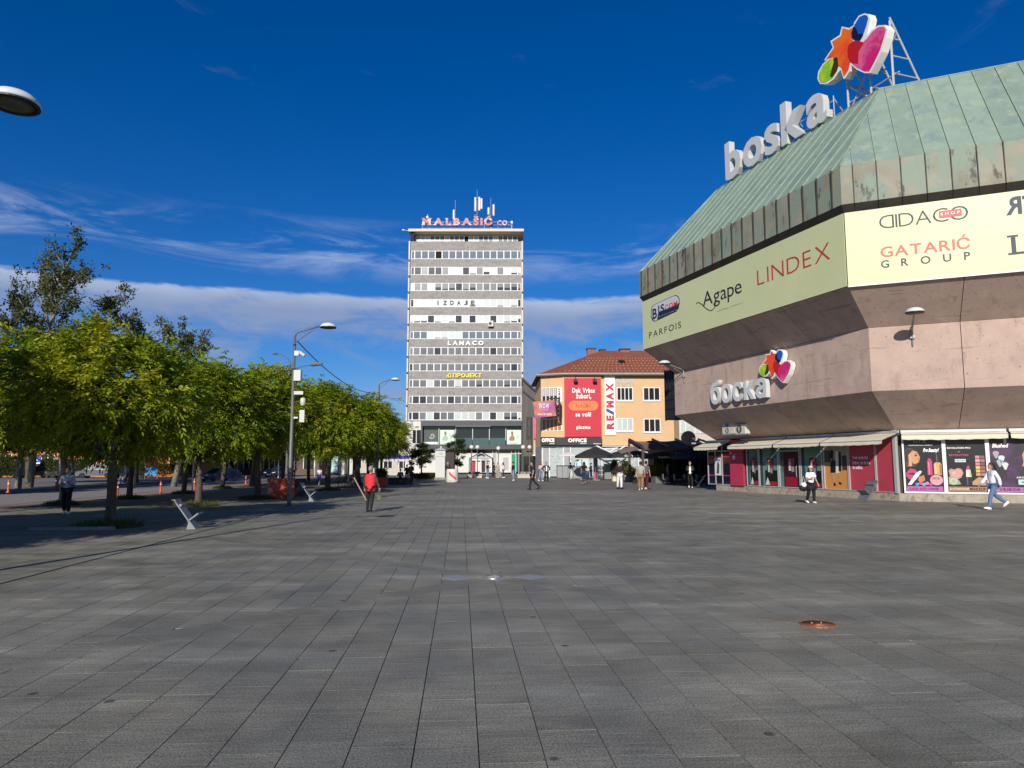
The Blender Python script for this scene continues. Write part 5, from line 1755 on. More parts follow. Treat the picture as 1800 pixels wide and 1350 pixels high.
obj('bare_plaster', MB().box(YP.x(1083, 670), YP.x(1115, 670), 0.285, 0.31, YP.z(679), YP.z(661)), mat('bare_plaster', (0.48, 0.42, 0.32), 0.9, 0.3, 3), yel)
of = thing('shop_fascia', 'black shop fascia with white letters under the crimson billboard', 'shop sign', YP.loc, ROTC)
x0, z0, x1, z1 = YP.r(976, 782.5, 1057, 769)
obj('fascia_board', MB().box(x0, x1, -0.5, 0.2, z0, z1), cmat('2b2a31', 0.5), of)
xA, zA_, xB, zB_ = YP.r(950.5, 782.5, 976, 768.5)
obj('fascia_board', MB().box(xA, xB - 0.01, -0.62, 0.9, zA_, zB_), cmat('0c0c0e', 0.5), of)
yt(of, 'OFFICE', 998, 777.5, 1030.5, 770.8, WHITE, y=-0.5, bold=0.05, gap=0.07)
yt(of, 'SHOES', 1019, 780.5, 1030, 778.5, WHITE, y=-0.5, bold=0.03, gap=0.1)
yt(of, 'officeshoes', 1042, 780.8, 1055.5, 778.9, WHITE, y=-0.5, bold=0.02, gap=0.06)
yt(of, 'OFFICE', 952, 777.5, 974, 770.5, WHITE, y=-0.62, bold=0.07, gap=0.04)
yt(of, 'SHOES', 965.5, 780.8, 974, 779, WHITE, y=-0.62, bold=0.04, gap=0.1)
# shop front under it
M_PRINT = layer(mat('printed_film', (0.40, 0.455, 0.455), 0.5, 0.08, 1), (0.20, 0.24, 0.26), 3.0, 0.55, 0.60, (1, 1, 3.2), 0.8)
for (a, b_, kd) in ((954, 966, 'g'), (966, 991, 'p'), (991, 1003, 'g'), (1003, 1056, 'p'), (1058, 1120, 'p'), (1122, 1180, 'p')):
    x0, z0, x1, z1 = YP.r(a, 838, b_, 785.5)
    o = obj('shop_window', MB().box(x0 + 0.05, x1 - 0.05, 0.12 if kd == 'g' else 0.16, 0.24, 0.15, z1), mat('grey_shop_wall', (0, 0, 0)) if kd == 'g' else M_PRINT, yel)
    obj('frame', MB().box(x0 - 0.05, x0 + 0.05, 0.05, 0.24, 0, z1).box(x0 + 0.05, x1, 0.05, 0.24, z1, z1 + 0.12), M_WFRAME, o)
# tilted poster screen on its bracket
SP = Plane(958, 90.0, 840)
t = thing('poster_sign', 'tilted purple and orange poster sign on a wall bracket', 'sign', SP.loc, ROTC)
q = [Vector((SP.x(px, py), 0, SP.z(py))) for px, py in ((940.5, 734.5), (978, 731), (974.5, 703), (936.5, 706.5))]
mS = layer(layer(mat('wow_print', srgb('9a3f86'), 0.4, 0.05, 1), srgb('c07830'), 0.35, 0.42, 0.6, None, 0.9, seed=1), srgb('4a2f96'), 0.4, 0.5, 0.65, None, 0.9, seed=6)
obj('screen', MB().slab(q, (0, 0.25, 0)), mS, t)
lettering(t, 'WOW', SP.x(947, 717), SP.z(718.5), SP.x(965.5, 711), SP.z(708.5), -0.001, 0.03, cmat('cdbfe0', 0.5), bold=0.04, gap=0.05)
lettering(t, 'nedjelja', SP.x(950, 722), SP.z(721.5), SP.x(964, 720), SP.z(719.5), -0.001, 0.02, cmat('cdbfe0', 0.5))
lettering(t, 'music & bubble', SP.x(945, 728), SP.z(730), SP.x(970, 726), SP.z(725.5), -0.001, 0.02, cmat('e0c9b8', 0.5), bold=0.03)
mb = MB()
for zz in (SP.z(700), SP.z(733)):
    mb.box(SP.x(962, 715), SP.x(985, 715), 0.3, 0.4, zz - 0.1, zz + 0.1)
for px in (976.5, 984):
    mb.box(SP.x(px, 715) - 0.06, SP.x(px, 715) + 0.06, 0.2, 1.9, SP.z(733), SP.z(700))
for k in range(4):
    z_a, z_b = SP.z(733 - k * 8), SP.z(725 - k * 8)
    mb.tube([(SP.x(976.5, 715), 0.3, z_a), (SP.x(984, 715), 0.3, z_b)], 0.06, 5)
obj('bracket', mb, BLACK, t)

# ------------------------------------------------------------------ black steel cage at the far end of the mall
CG = SL.face(DP)
cx_, cz0 = CG.sz(1181, 728)
p_ = SL.P(SL.lo(DP), DP, 0)
t = thing('steel_cage', 'black steel cage standing against the far end of the mall wall', 'steel frame', p_, SL.rot)
M_BLK = mat('black_steel', (0.012, 0.012, 0.014), 0.5, 0.2)
u = hd(30)
zz0, zz1 = 4.85, 8.1
wA, wB = -1.75, -0.12
mb = MB()
for k in range(8):
    xx = wA + (wB - wA) * k / 7
    mb.box(xx - 0.05, xx + 0.05, 0.3, 0.4, zz0 + 0.25 * (7 - k) / 7 * 0, zz1)
for k in range(6):
    z_ = zz0 + (zz1 - zz0) * k / 5
    mb.box(wA, wB, 0.28, 0.42, z_ - 0.05, z_ + 0.05)
obj('bars', mb, M_BLK, t)
obj('back_sheet', MB().box(wA, wB, 1.1, 1.15, zz0 + 1.3, zz1), M_BLK, t)
obj('back_sheet', MB().box(wA + 0.9, wB, 1.1, 1.15, zz0, zz0 + 1.3), M_BLK, t)
obj('floor_frame', MB().box(wA, wB + 0.1, 0.3, 1.2, zz0 - 0.12, zz0), M_BLK, t)
obj('post', MB().box(wA - 0.06, wA + 0.04, 0.28, 0.4, zz0 - 0.15, zz1 + 0.1), M_BLK, t)

# ------------------------------------------------------------------ low buildings behind the trees, far left
def low_block(name, label, pxa, pxb, Y, top, m, wins, rot=0.0):
    pl = Plane((pxa + pxb) / 2, Y, 836)
    hw = (fx(pxb, 810, Y) - fx(pxa, 810, Y)) / 2
    t = thing(name, label, 'building', pl.loc, ROTC + rot)
    H = fz(top, Y)
    obj('wall', MB().box(-hw, hw, 0, 9, 0, H), m, t)
    obj('cornice', MB().box(-hw - 0.25, hw + 0.25, -0.3, 9.2, H, H + 0.35), mat('cornice_grey', (0.30, 0.27, 0.24), 0.8), t)
    for k in range(wins):
        xx = -hw + 2 * hw * (k + 0.5) / wins
        wv = obj('window', MB().box(xx - 0.8, xx + 0.8, -0.06, 0, 1.0, min(H - 0.6, 3.0)), M_DKGL, t)
        obj('frame', MB().box(xx - 0.9, xx - 0.8, -0.1, 0, 1.0, min(H - 0.6, 3.0)).box(xx + 0.8, xx + 0.9, -0.1, 0, 1.0, min(H - 0.6, 3.0)).box(xx - 0.05, xx + 0.05, -0.1, -0.06, 1.0, min(H - 0.6, 3.0)), M_WFRAME, wv)
    return t
low_block('orange_building', 'low orange plastered building glimpsed behind the parked cars on the left', -330, 345, 96, 770, mat('orange_render', (0.50, 0.20, 0.075), 0.85, 0.08, 1), 9)
low_block('brown_building', 'dark brown low building behind the roadside trees in the middle distance', 350, 560, 112, 765, mat('brown_render', (0.13, 0.085, 0.065), 0.85, 0.1, 1), 6)
low_block('beige_building', 'beige building behind the trees left of the tower', 560, 722, 140, 772, mat('beige_render', (0.50, 0.46, 0.38), 0.85, 0.1, 1), 6)
# pale block just visible right of the yellow house
pl = Plane(1222, 108, 840)
t = thing('pale_house', 'pale house with white windows peeping out right of the yellow one', 'house', pl.loc, ROTC)
obj('wall', MB().box(-5, 16, 0, 10, 0, pl.z(690)), mat('pale_render', (0.52, 0.47, 0.42), 0.85, 0.08), t)
for k in range(5):
    a = -4.2 + k * 2.2
    wv = obj('window', MB().box(a, a + 1.5, -0.08, 0, pl.z(762), pl.z(738)), PANES['mint'], t)
    obj('frame', MB().box(a + 0.7, a + 0.8, -0.1, -0.08, pl.z(762), pl.z(738)).box(a - 0.1, a, -0.1, 0, pl.z(762), pl.z(738)), M_WFRAME, wv)

# ------------------------------------------------------------------ trees
def leaf_material(name, c1, c2, c3):
    m = bpy.data.materials.new(name)
    m.use_nodes = True
    N, L = m.node_tree.nodes, m.node_tree.links
    b = N['Principled BSDF']
    b.inputs['Roughness'].default_value = 0.55
    b.inputs['Specular IOR Level'].default_value = 0.3
    at = N.new('ShaderNodeAttribute')
    at.attribute_name = 'tone'
    oi = N.new('ShaderNodeObjectInfo')
    cr = N.new('ShaderNodeValToRGB')
    cr.color_ramp.elements[0].color = (*c1, 1)
    cr.color_ramp.elements[1].color = (*c3, 1)
    e = cr.color_ramp.elements.new(0.5)
    e.color = (*c2, 1)
    ad = N.new('ShaderNodeMath')
    ad.operation = 'MULTIPLY_ADD'
    L.new(oi.outputs['Random'], ad.inputs[0])
    ad.inputs[1].default_value = 0.22
    L.new(at.outputs['Fac'], ad.inputs[2])
    L.new(ad.outputs[0], cr.inputs[0])
    L.new(cr.outputs[0], b.inputs['Base Color'])
    tr = N.new('ShaderNodeBsdfTranslucent')
    vm = N.new('ShaderNodeVectorMath')
    vm.operation = 'MULTIPLY'
    vm.inputs[1].default_value = (1.25, 1.2, 0.5)
    L.new(cr.outputs[0], vm.inputs[0])
    L.new(vm.outputs[0], tr.inputs['Color'])
    mx = N.new('ShaderNodeMixShader')
    mx.inputs[0].default_value = 0.28
    L.new(b.outputs[0], mx.inputs[1])
    L.new(tr.outputs[0], mx.inputs[2])
    L.new(mx.outputs[0], N['Material Output'].inputs['Surface'])
    return m

LEAF_A = leaf_material('leaf_ash', (0.052, 0.105, 0.007), (0.168, 0.25, 0.009), (0.40, 0.38, 0.015))
LEAF_B = leaf_material('leaf_dark', (0.022, 0.038, 0.010), (0.042, 0.066, 0.013), (0.080, 0.095, 0.018))
LEAF_C = leaf_material('leaf_poplar', (0.036, 0.052, 0.012), (0.075, 0.092, 0.020), (0.135, 0.125, 0.034))
BARK = layer(mat('bark', (0.085, 0.068, 0.052), 0.95, 0.35, 6, 0.8, 18, stretch=(1, 1, 0.35)), (0.16, 0.14, 0.11), 4, 0.5, 0.66, (1, 1, 0.4), 0.7)
BARK_P = layer(mat('bark_pale', (0.22, 0.20, 0.165), 0.95, 0.3, 5, 0.6, 16), (0.10, 0.085, 0.07), 3, 0.5, 0.64, None, 0.8)

def leaves_mesh(name, pts, dirs, tone, size, rng, per=5, ratio=0.34, droop=0.35):
    """leaf sprays: each point carries `per` narrow leaflets fanned round its outward direction"""
    n = len(pts)
    P = np.repeat(pts, per, 0)
    D = np.repeat(dirs, per, 0) + rng.normal(0, 0.75, (n * per, 3))
    D[:, 2] -= droop * rng.random(n * per)
    D /= np.linalg.norm(D, axis=1)[:, None] + 1e-9
    U = rng.normal(0, 1, (n * per, 3))
    U -= D * (U * D).sum(1)[:, None]
    U /= np.linalg.norm(U, axis=1)[:, None] + 1e-9
    s = size * rng.uniform(0.65, 1.25, n * per)[:, None]
    P = P + rng.normal(0, size * 0.35, (n * per, 3))
    a = P
    b = P + D * s * 0.45 + U * s * ratio * 0.5
    c = P + D * s
    d = P + D * s * 0.45 - U * s * ratio * 0.5
    V = np.stack([a, b, c, d], 1).reshape(-1, 3)
    m = n * per
    me = bpy.data.meshes.new(name)
    me.vertices.add(4 * m)
    me.vertices.foreach_set('co', V.astype(np.float32).ravel())
    me.loops.add(4 * m)
    me.loops.foreach_set('vertex_index', np.arange(4 * m, dtype=np.int32))
    me.polygons.add(m)
    me.polygons.foreach_set('loop_start', np.arange(0, 4 * m, 4, dtype=np.int32))
    me.polygons.foreach_set('loop_total', np.full(m, 4, dtype=np.int32))
    t = np.clip(np.repeat(tone, per) + rng.normal(0, 0.10, m), 0, 1)
    at = me.attributes.new('tone', 'FLOAT', 'FACE')
    at.data.foreach_set('value', t.astype(np.float32))
    me.update()
    return me

def quads_mesh(name, V, tone):
    m = len(V) // 4
    me = bpy.data.meshes.new(name)
    me.vertices.add(4 * m)
    me.vertices.foreach_set('co', V.astype(np.float32).ravel())
    me.loops.add(4 * m)
    me.loops.foreach_set('vertex_index', np.arange(4 * m, dtype=np.int32))
    me.polygons.add(m)
    me.polygons.foreach_set('loop_start', np.arange(0, 4 * m, 4, dtype=np.int32))
    me.polygons.foreach_set('loop_total', np.full(m, 4, dtype=np.int32))
    at = me.attributes.new('tone', 'FLOAT', 'FACE')
    at.data.foreach_set('value', np.clip(tone, 0, 1).astype(np.float32))
    me.update()
    return me

def unit(a):
    return a / (np.linalg.norm(a, axis=1)[:, None] + 1e-9)

def pinnate(name, pts, dirs, tone, length, leaflet, rng, pairs=4):
    """ash leaves: a drooping stalk with pairs of narrow leaflets and one at the tip"""
    n = len(pts)
    D = unit(dirs + rng.normal(0, 0.45, (n, 3)))
    side = unit(np.cross(D, np.array([0, 0, 1.0]) + rng.normal(0, 0.35, (n, 3))))
    L = length * rng.uniform(0.6, 1.25, n)[:, None]
    quads, tn = [], []
    def leaf(base, d, sc):
        nrm = unit(np.cross(d, side + rng.normal(0, 0.3, (n, 3))))
        w_ = unit(np.cross(nrm, d)) * sc * 0.19
        mid = base + d * sc * 0.5 + nrm * sc * 0.06
        tip = base + d * sc - np.array([0, 0, 0.18]) * sc
        quads.append(np.stack([base, mid + w_, tip, mid - w_], 1))
        tn.append(tone + rng.normal(0, 0.07, n))
    for k in range(pairs + 1):
        t = (k + 0.6) / (pairs + 0.6)
        droop = np.zeros((n, 3))
        droop[:, 2] = -0.42 * t * t
        base = pts + (D * t + droop) * L
        sc = leaflet * rng.uniform(0.75, 1.2, n)[:, None]
        if k == pairs:
            leaf(base, unit(D + droop * 1.2), sc)
        else:
            for sg in (-1, 1):
                leaf(base, unit(D * 0.62 + side * sg * 0.85 + droop * 0.8 + rng.normal(0, 0.12, (n, 3))), sc)
    V = np.concatenate(quads, 0).reshape(-1, 3)
    return quads_mesh(name, V, np.concatenate(tn))

def globe_crown(seed, rx, rz, zc, n_clump, per_clump, size, tone0=0.42, spread=1.0, near=False):
    """dense round crown: clumps of leaves spread through an uneven ellipsoid"""
    rng = np.random.default_rng(seed)
    v = unit(rng.normal(0, 1, (n_clump, 3)))
    lob = 1 + 0.17 * np.sin(v[:, 0] * 3.1 + seed) * np.cos(v[:, 1] * 2.7 + seed * 2) + 0.13 * np.sin(v[:, 2] * 5 + v[:, 0] * 4 + seed) + rng.normal(0, 0.05, n_clump)
    rr = rng.uniform(0.30, 1.0, n_clump) ** 0.5 * lob
    C = v * rr[:, None] * np.array([rx, rx, rz]) + np.array([0, 0, zc])
    tone = np.clip(tone0 + rng.normal(0, 0.17, n_clump), 0, 1)
    pts, dirs, tn = [], [], []
    for i in range(n_clump):
        k = int(per_clump * rng.uniform(0.55, 1.45))
        q = rng.normal(0, 1, (k, 3)) * np.array([0.27, 0.27, 0.19]) * rng.uniform(0.7, 1.3) * (rx / 2.3) * spread
        pts.append(C[i] + q)
        dirs.append(v[i] * 0.8 + q * 1.6 + np.array([0, 0, 0.30]))
        tn.append(np.full(k, tone[i]))
    pts, dirs, tn = np.vstack(pts), np.vstack(dirs), np.concatenate(tn)
    if near:
        return pinnate('crown', pts, dirs, tn + rng.normal(0, 0.06, len(tn)), 0.34, size, rng), C
    return leaves_mesh('crown', pts, dirs, tn, size, rng, per=7), C

def trunk_mesh(seed, h, r, C, zsplit, lean=(0, 0), nl=11):
    rg = random.Random(seed)
    mb = MB()
    pts, rad = [], []
    for k in range(7):
        t = k / 6
        pts.append((lean[0] * t + 0.05 * math.sin(3 * t + seed), lean[1] * t + 0.05 * math.cos(2.3 * t + seed), -0.1 + (zsplit + 0.1) * t))
        rad.append(r * (1.28 if k == 0 else 1.02 - 0.22 * t + 0.05 * math.sin(seed + 4 * k)))
    mb.tube(pts, rad, 10)
    top = Vector(pts[-1])
    idx = rg.sample(range(len(C)), min(nl, len(C)))
    for i in idx:
        e = Vector(C[i])
        mid = top.lerp(e, 0.5) + Vector((rg.uniform(-.2, .2), rg.uniform(-.2, .2), rg.uniform(-.1, .25)))
        mb.tube([top - Vector((0, 0, 0.15)), top.lerp(mid, 0.55), mid, e], [r * 0.5, r * 0.38, r * 0.24, r * 0.06], 6)
        e2 = mid + (e - mid).orthogonal().normalized() * rg.uniform(0.4, 0.9) + (e - mid) * 0.5
        mb.tube([mid, e2], [r * 0.16, r * 0.04], 5)
    return mb.mesh('trunk', True)

CROWNS = []
for k, (rx, rz, zc, zs) in enumerate(((2.45, 1.62, 3.88, 2.0), (2.6, 1.7, 3.9, 2.0), (2.3, 1.6, 3.9, 2.1))):
    me, C = globe_crown(20 + k, rx, rz, zc, 178, 34, 0.150, 0.50, 0.85, True)
    me.materials.append(LEAF_A)
    tk = trunk_mesh(30 + k, zs, 0.145, C, zs, nl=15)
    tk.materials.append(BARK)
    CROWNS.append((me, tk))
me, C = globe_crown(41, 2.6, 2.1, 4.0, 150, 26, 0.20, 0.3)
me.materials.append(LEAF_B)
tk = trunk_mesh(42, 2.1, 0.17, C, 2.1)
tk.materials.append(BARK)
DARKCROWN = (me, tk)

def tree(loc, k, sc, rot, label, group, szz=1.0, cr=None, bark=None):
    t = thing('tree', label, 'tree', loc, rot, group)
    c, tk = cr or CROWNS[k]
    t.scale = (sc, sc, sc * szz)
    link('crown', c, None, t)
    if bark:
        tk = tk.copy()
        tk.materials[0] = bark
    link('trunk', tk, None, t)
    return t

GRP = 'round ash trees along the plaza edge'
FRONT = [((190, 926), 0, 0.97, 'nearest round green tree, on a grassy mound beside the pale slanted bench'),
         ((346, 889), 1, 1.02, 'round tree with a mossy trunk just behind the nearest slanted bench'),
         ((452, 877), 2, 1.14, 'round tree with a pale sunlit trunk left of the red painted planter'),
         ((577, 862), 1, 1.22, 'round tree whose trunk stands beside the woman in the blue skirt'),
         ((630, 853), 0, 1.25, 'round tree behind the bicycles and the person in the red vest')]
PITS = []
for (px, k, sc, lb) in FRONT:
    p = G(*px)
    tree(p, k, sc, random.uniform(0, 6), lb, GRP)
    PITS.append((p, 0.9))
for i, (u_, v_, k, sc) in enumerate(((-9.4, 64, 2, 1.25), (-9.2, 72, 0, 1.2), (-8.8, 80, 1, 1.15))):
    tree(Vector((u_, v_, 0)), k, sc, random.uniform(0, 6), ('round tree behind the orange planter, middle of the far row', 'round tree above the people on the dark planter bench', 'last round tree of the row, nearest to the tower')[i], GRP)
for i, (u_, v_) in enumerate(((-12.9, 11.6), (-15.2, 7.5), (-13.9, 15.4))):
    tree(Vector((u_, v_, 0)), i % 3, 1.15, i * 1.7, ('round tree just outside the left edge, its shade falling on the slot drain', 'round tree outside the left edge, farthest out of the three', 'round tree outside the left edge, closest behind the nearest mound')[i], 'shade trees left of the view')
GRP2 = 'round trees along the road'
BACK = [((107, 888), 2, 1.08, BARK_P, 'round tree with a pale leaning trunk behind the person in white shirt'),
        ((229, 877), 0, 0.98, None, 'thin dark-trunked roadside tree right of the nearest tree'),
        ((324, 868), 1, 1.02, None, 'roadside tree with a leaning dark trunk beside the white post'),
        ((392, 859), 2, 1.12, None, 'roadside tree standing in front of the dark blue car')]
for (px, k, sc, bk, lb) in BACK:
    p = G(*px)
    tree(p, k, sc, random.uniform(0, 6), lb, GRP2, bark=bk)
    PITS.append((p, 0.7))
for i, (u_, v_) in enumerate(((-16.4, 58), (-16.2, 67), (-16.0, 77), (-15.8, 88))):
    tree(Vector((u_, v_, 0)), i % 3, 1.25, i * 2.1, 'roadside tree of the far stretch, counted %s from the parked second car' % ('first', 'second', 'third', 'fourth')[i], GRP2)
tree(CW(-18.7, 24.3), 1, 1.12, 0.6, 'roadside tree at the left edge of the picture, in front of the road', GRP2)
tree(Vector((-16.8, 13.0, 0)), 0, 1.0, 2.6, 'roadside tree outside the left edge, before the road', 'shade trees left of the view')
# second kerb across the road: pale thin trunks with dark crowns
GRP3 = 'dark trees across the road'
for i, (u_, v_, sc) in enumerate(((-31.5, 40, 1.1), (-31.0, 50, 1.15), (-31.2, 60, 1.2), (-31, 71, 1.2), (-31, 83, 1.25), (-31, 96, 1.25), (-30, 110, 1.3), (-38, 66, 1.5), (-38, 84, 1.5), (-38, 104, 1.6), (-24, 118, 1.3), (-17, 108, 1.25))):
    tree(Vector((u_, v_, 0)), 0, sc, i * 1.3, 'dark tree across the road, number along the far pavement unclear' if False else ['dark tree across the road at the left edge of the picture', 'dark tree across the road beside the blue street sign', 'dark tree across the road with a pale trunk behind the grey van', 'dark tree across the road left of the dark blue car', 'dark tree across the road right behind the dark blue car', 'dark tree across the road behind the second car', 'dark tree across the road beyond the second car', 'big dark tree behind the grey van', 'big dark tree behind the dark blue car', 'big dark tree in front of the brown building', 'dark tree at the far end of the road', 'dark tree at the far end of the near pavement'][i], GRP3, cr=DARKCROWN, bark=BARK_P if i in (2,) else None)
# small trees in front of the tower
me, C = globe_crown(51, 1.35, 1.45, 3.0, 60, 26, 0.17, 0.36)
me.materials.append(LEAF_B)
tk = trunk_mesh(52, 1.7, 0.07, C, 1.7, nl=7)
tk.materials.append(BARK)
p = AT(741, 838, 84); p.z = 0
tree(p, 0, 1.0, 0.4, 'small low tree on the hedge left of the white kiosk', 'small trees before the tower', 0.95, cr=(me, tk))
me, C = globe_crown(53, 1.05, 1.9, 3.2, 55, 24, 0.17, 0.34)
me.materials.append(LEAF_B)
tk = trunk_mesh(54, 1.6, 0.06, C, 1.6, nl=7)
tk.materials.append(BARK)
p = AT(804, 838, 84); p.z = 0
tree(p, 0, 1.0, 0.9, 'slim young tree right of the white kiosk', 'small trees before the tower', 1.0, cr=(me, tk))

# tall sparse poplars rising above the row
def poplar(seed, H, spread, label, loc, dens=1.0, lean=0.0):
    rg = random.Random(seed)
    rng = np.random.default_rng(seed)
    mb = MB()
    tips = []
    def branch(p, d, ln, r, lev):
        q = [p]
        rr = [r]
        for k in range(4):
            d = (d + Vector((rg.uniform(-.16, .16), rg.uniform(-.16, .16), rg.uniform(-.02, .12)))).normalized()
            p = p + d * (ln / 4)
            q.append(p)
            rr.append(max(0.012, r * (1 - 0.2 * (k + 1))))
            if lev >= 2 or (lev == 1 and k > 0):
                tips.append((p, d))
        mb.tube(q, rr, 6 if lev < 2 else 4)
        if lev < 3:
            n = (9, 5, 3)[lev]
            for i in range(n):
                t = (i + 1.2) / (n + 0.6)
                if lev == 0 and t < 0.35:
                    continue
                j = min(3, int(t * 4))
                b0 = q[j].lerp(q[j + 1], t * 4 - j)
                a = rg.uniform(0, 2 * PI)
                dd = (d * 0.55 + Vector((math.cos(a), math.sin(a), rg.uniform(0.1, 0.6))) * spread).normalized()
                branch(b0, dd, ln * rg.uniform(0.28, 0.46), r * 0.42, lev + 1)
    branch(Vector((0, 0, -0.2)), Vector((lean, 0, 1)).normalized(), H * 0.82, 0.26, 0)
    t = thing('tree', label, 'tree', loc, rg.uniform(0, 6), 'tall sparse trees above the row')
    tk = mb.mesh('trunk', True)
    tk.materials.append(BARK_P)
    link('trunk', tk, None, t)
    sel = [x for x in tips if rg.random() < 0.40 * dens]
    P_, D_, T_ = [], [], []
    for p, d in sel:
        k = int(rg.uniform(5, 17))
        P_.append(np.array(p[:]) + rng.normal(0, 0.20, (k, 3)))
        D_.append(np.tile(np.array(d[:]), (k, 1)))
        T_.append(np.full(k, 0.4 + rg.uniform(-.25, .25)))
    me = leaves_mesh('crown', np.vstack(P_), np.vstack(D_), np.concatenate(T_), 0.20, rng, per=3, ratio=0.62)
    me.materials.append(LEAF_C)
    link('crown', me, None, t)
p = AT(108, 850, 50); p.z = 0
poplar(3, 16.5, 0.62, 'tallest sparse tree rising above the round crowns on the left', p, 1.3)
p = AT(52, 850, 52); p.z = 0
poplar(4, 15.0, 0.5, 'sparse forked tree just left of the tallest one, with bare stems', p, 0.9)
p = AT(232, 850, 54); p.z = 0
poplar(5, 14.6, 0.75, 'broad sparse brownish tree right of the tallest one', p, 1.3)
p = AT(305, 850, 58); p.z = 0
poplar(8, 13.4, 0.75, 'small sparse brownish tree furthest right of the tall ones', p, 1.2)
p = AT(-25, 850, 45); p.z = 0
poplar(7, 15.0, 0.7, 'sparse tree cut by the left edge of the picture', p, 1.0)
pl = AT(32, 850, 50)
tag(obj('dead_stem', MB().tube([(0, 0, 0), (0.1, 0, 6), (0, 0.1, 12.2)], [0.22, 0.18, 0.13], 7).tube([(0, 0.1, 12.0), (0.35, 0.1, 12.3)], [0.13, 0.1], 6), BARK_P, None, (pl.x, pl.y, -0.05)), 'bare lopped trunk left of the tallest sparse tree', 'dead tree')

# grassy pits with stone edging
M_GRASS = leaf_material('grass_blades', (0.035, 0.055, 0.010), (0.07, 0.10, 0.014), (0.13, 0.14, 0.03))
M_SOIL = mat('pit_soil', (0.05, 0.042, 0.028), 0.95, 0.3, 5)
gp, gd = [], []
for i, (p, r) in enumerate(PITS):
    rg = np.random.default_rng(i)
    mb = MB().lathe([(r, 0.001), (r * 0.8, 0.05), (r * 0.4, 0.10), (0.0, 0.13)], 18)
    pit = tag(obj('tree_pit', mb, M_SOIL, None, (p.x, p.y, 0), 0, True), 'earth mound round the foot of the %s' % ('nearest tree', 'tree behind the near bench', 'tree left of the red planter', 'tree beside the blue skirt', 'tree by the bicycles', 'pale leaning roadside tree', 'thin dark roadside tree', 'leaning roadside tree', 'tree before the dark blue car')[i], 'tree pit', 'earth mounds round the tree trunks')
    n = 420
    an, q = rg.uniform(0, 2 * PI, n), np.sqrt(rg.random(n)) * r * 0.98
    gp.append(np.column_stack([p.x + q * np.cos(an), p.y + q * np.sin(an), 0.13 * (1 - q / r)]))
gp = np.vstack(gp)
rg = np.random.default_rng(99)
me = leaves_mesh('grass', gp, np.tile([0, 0, 1.6], (len(gp), 1)), rg.uniform(0.2, 0.8, len(gp)), 0.11, rg, per=4, ratio=0.16, droop=0.0)
me.materials.append(M_GRASS)
o = link('grass', me)
tag(o, 'short grass growing on the earth mounds under the trees', 'grass')
o['kind'] = 'stuff'
p = PITS[0][0]
ks = thing('stone_edging', 'low row of pale edging stones before the nearest tree', 'kerb', (p.x - 0.55, p.y - 0.95, 0), R(2))
for k in range(5):
    obj('edging_stone', MB().box(-0.95 + k * 0.42, -0.95 + k * 0.42 + 0.405, -0.07, 0.07, -0.02, 0.085 - 0.006 * (k % 2)), M_KERB, ks)
# hedges and clipped plants
def hedge(label, px0, px1, Y, h, m=M_GRASS, dens=900):
    a, b_ = AT(px0, 836, Y), AT(px1, 836, Y)
    w_ = (b_ - a).length
    rg = np.random.default_rng(abs(int(px0)))
    pts = np.column_stack([rg.uniform(0, w_, dens), rg.uniform(-0.5, 0.5, dens), rg.random(dens) ** 0.6 * h])
    me = leaves_mesh('hedge', pts, np.tile([0, 0, 1.0], (dens, 1)), rg.uniform(0.2, 0.7, dens), 0.16, rg, per=4, ratio=0.4)
    me.materials.append(m)
    o = link('hedge', me, None, None, (a.x, a.y, 0), ROTC)
    return tag(o, label, 'hedge')
hedge('low green hedge bed left of the white kiosk', 727, 765, 82, 0.55)
hedge('tall dark hedge behind the parked cars at the far left', -60, 58, 88, 2.6, LEAF_B, 5200)
hedge('tall dark hedge behind the parked cars beside the blue sign', 66, 160, 90, 2.2, LEAF_B, 4200)
hedge('dark hedge behind the grey van and the info board', 200, 345, 92, 1.7, LEAF_B, 4200)

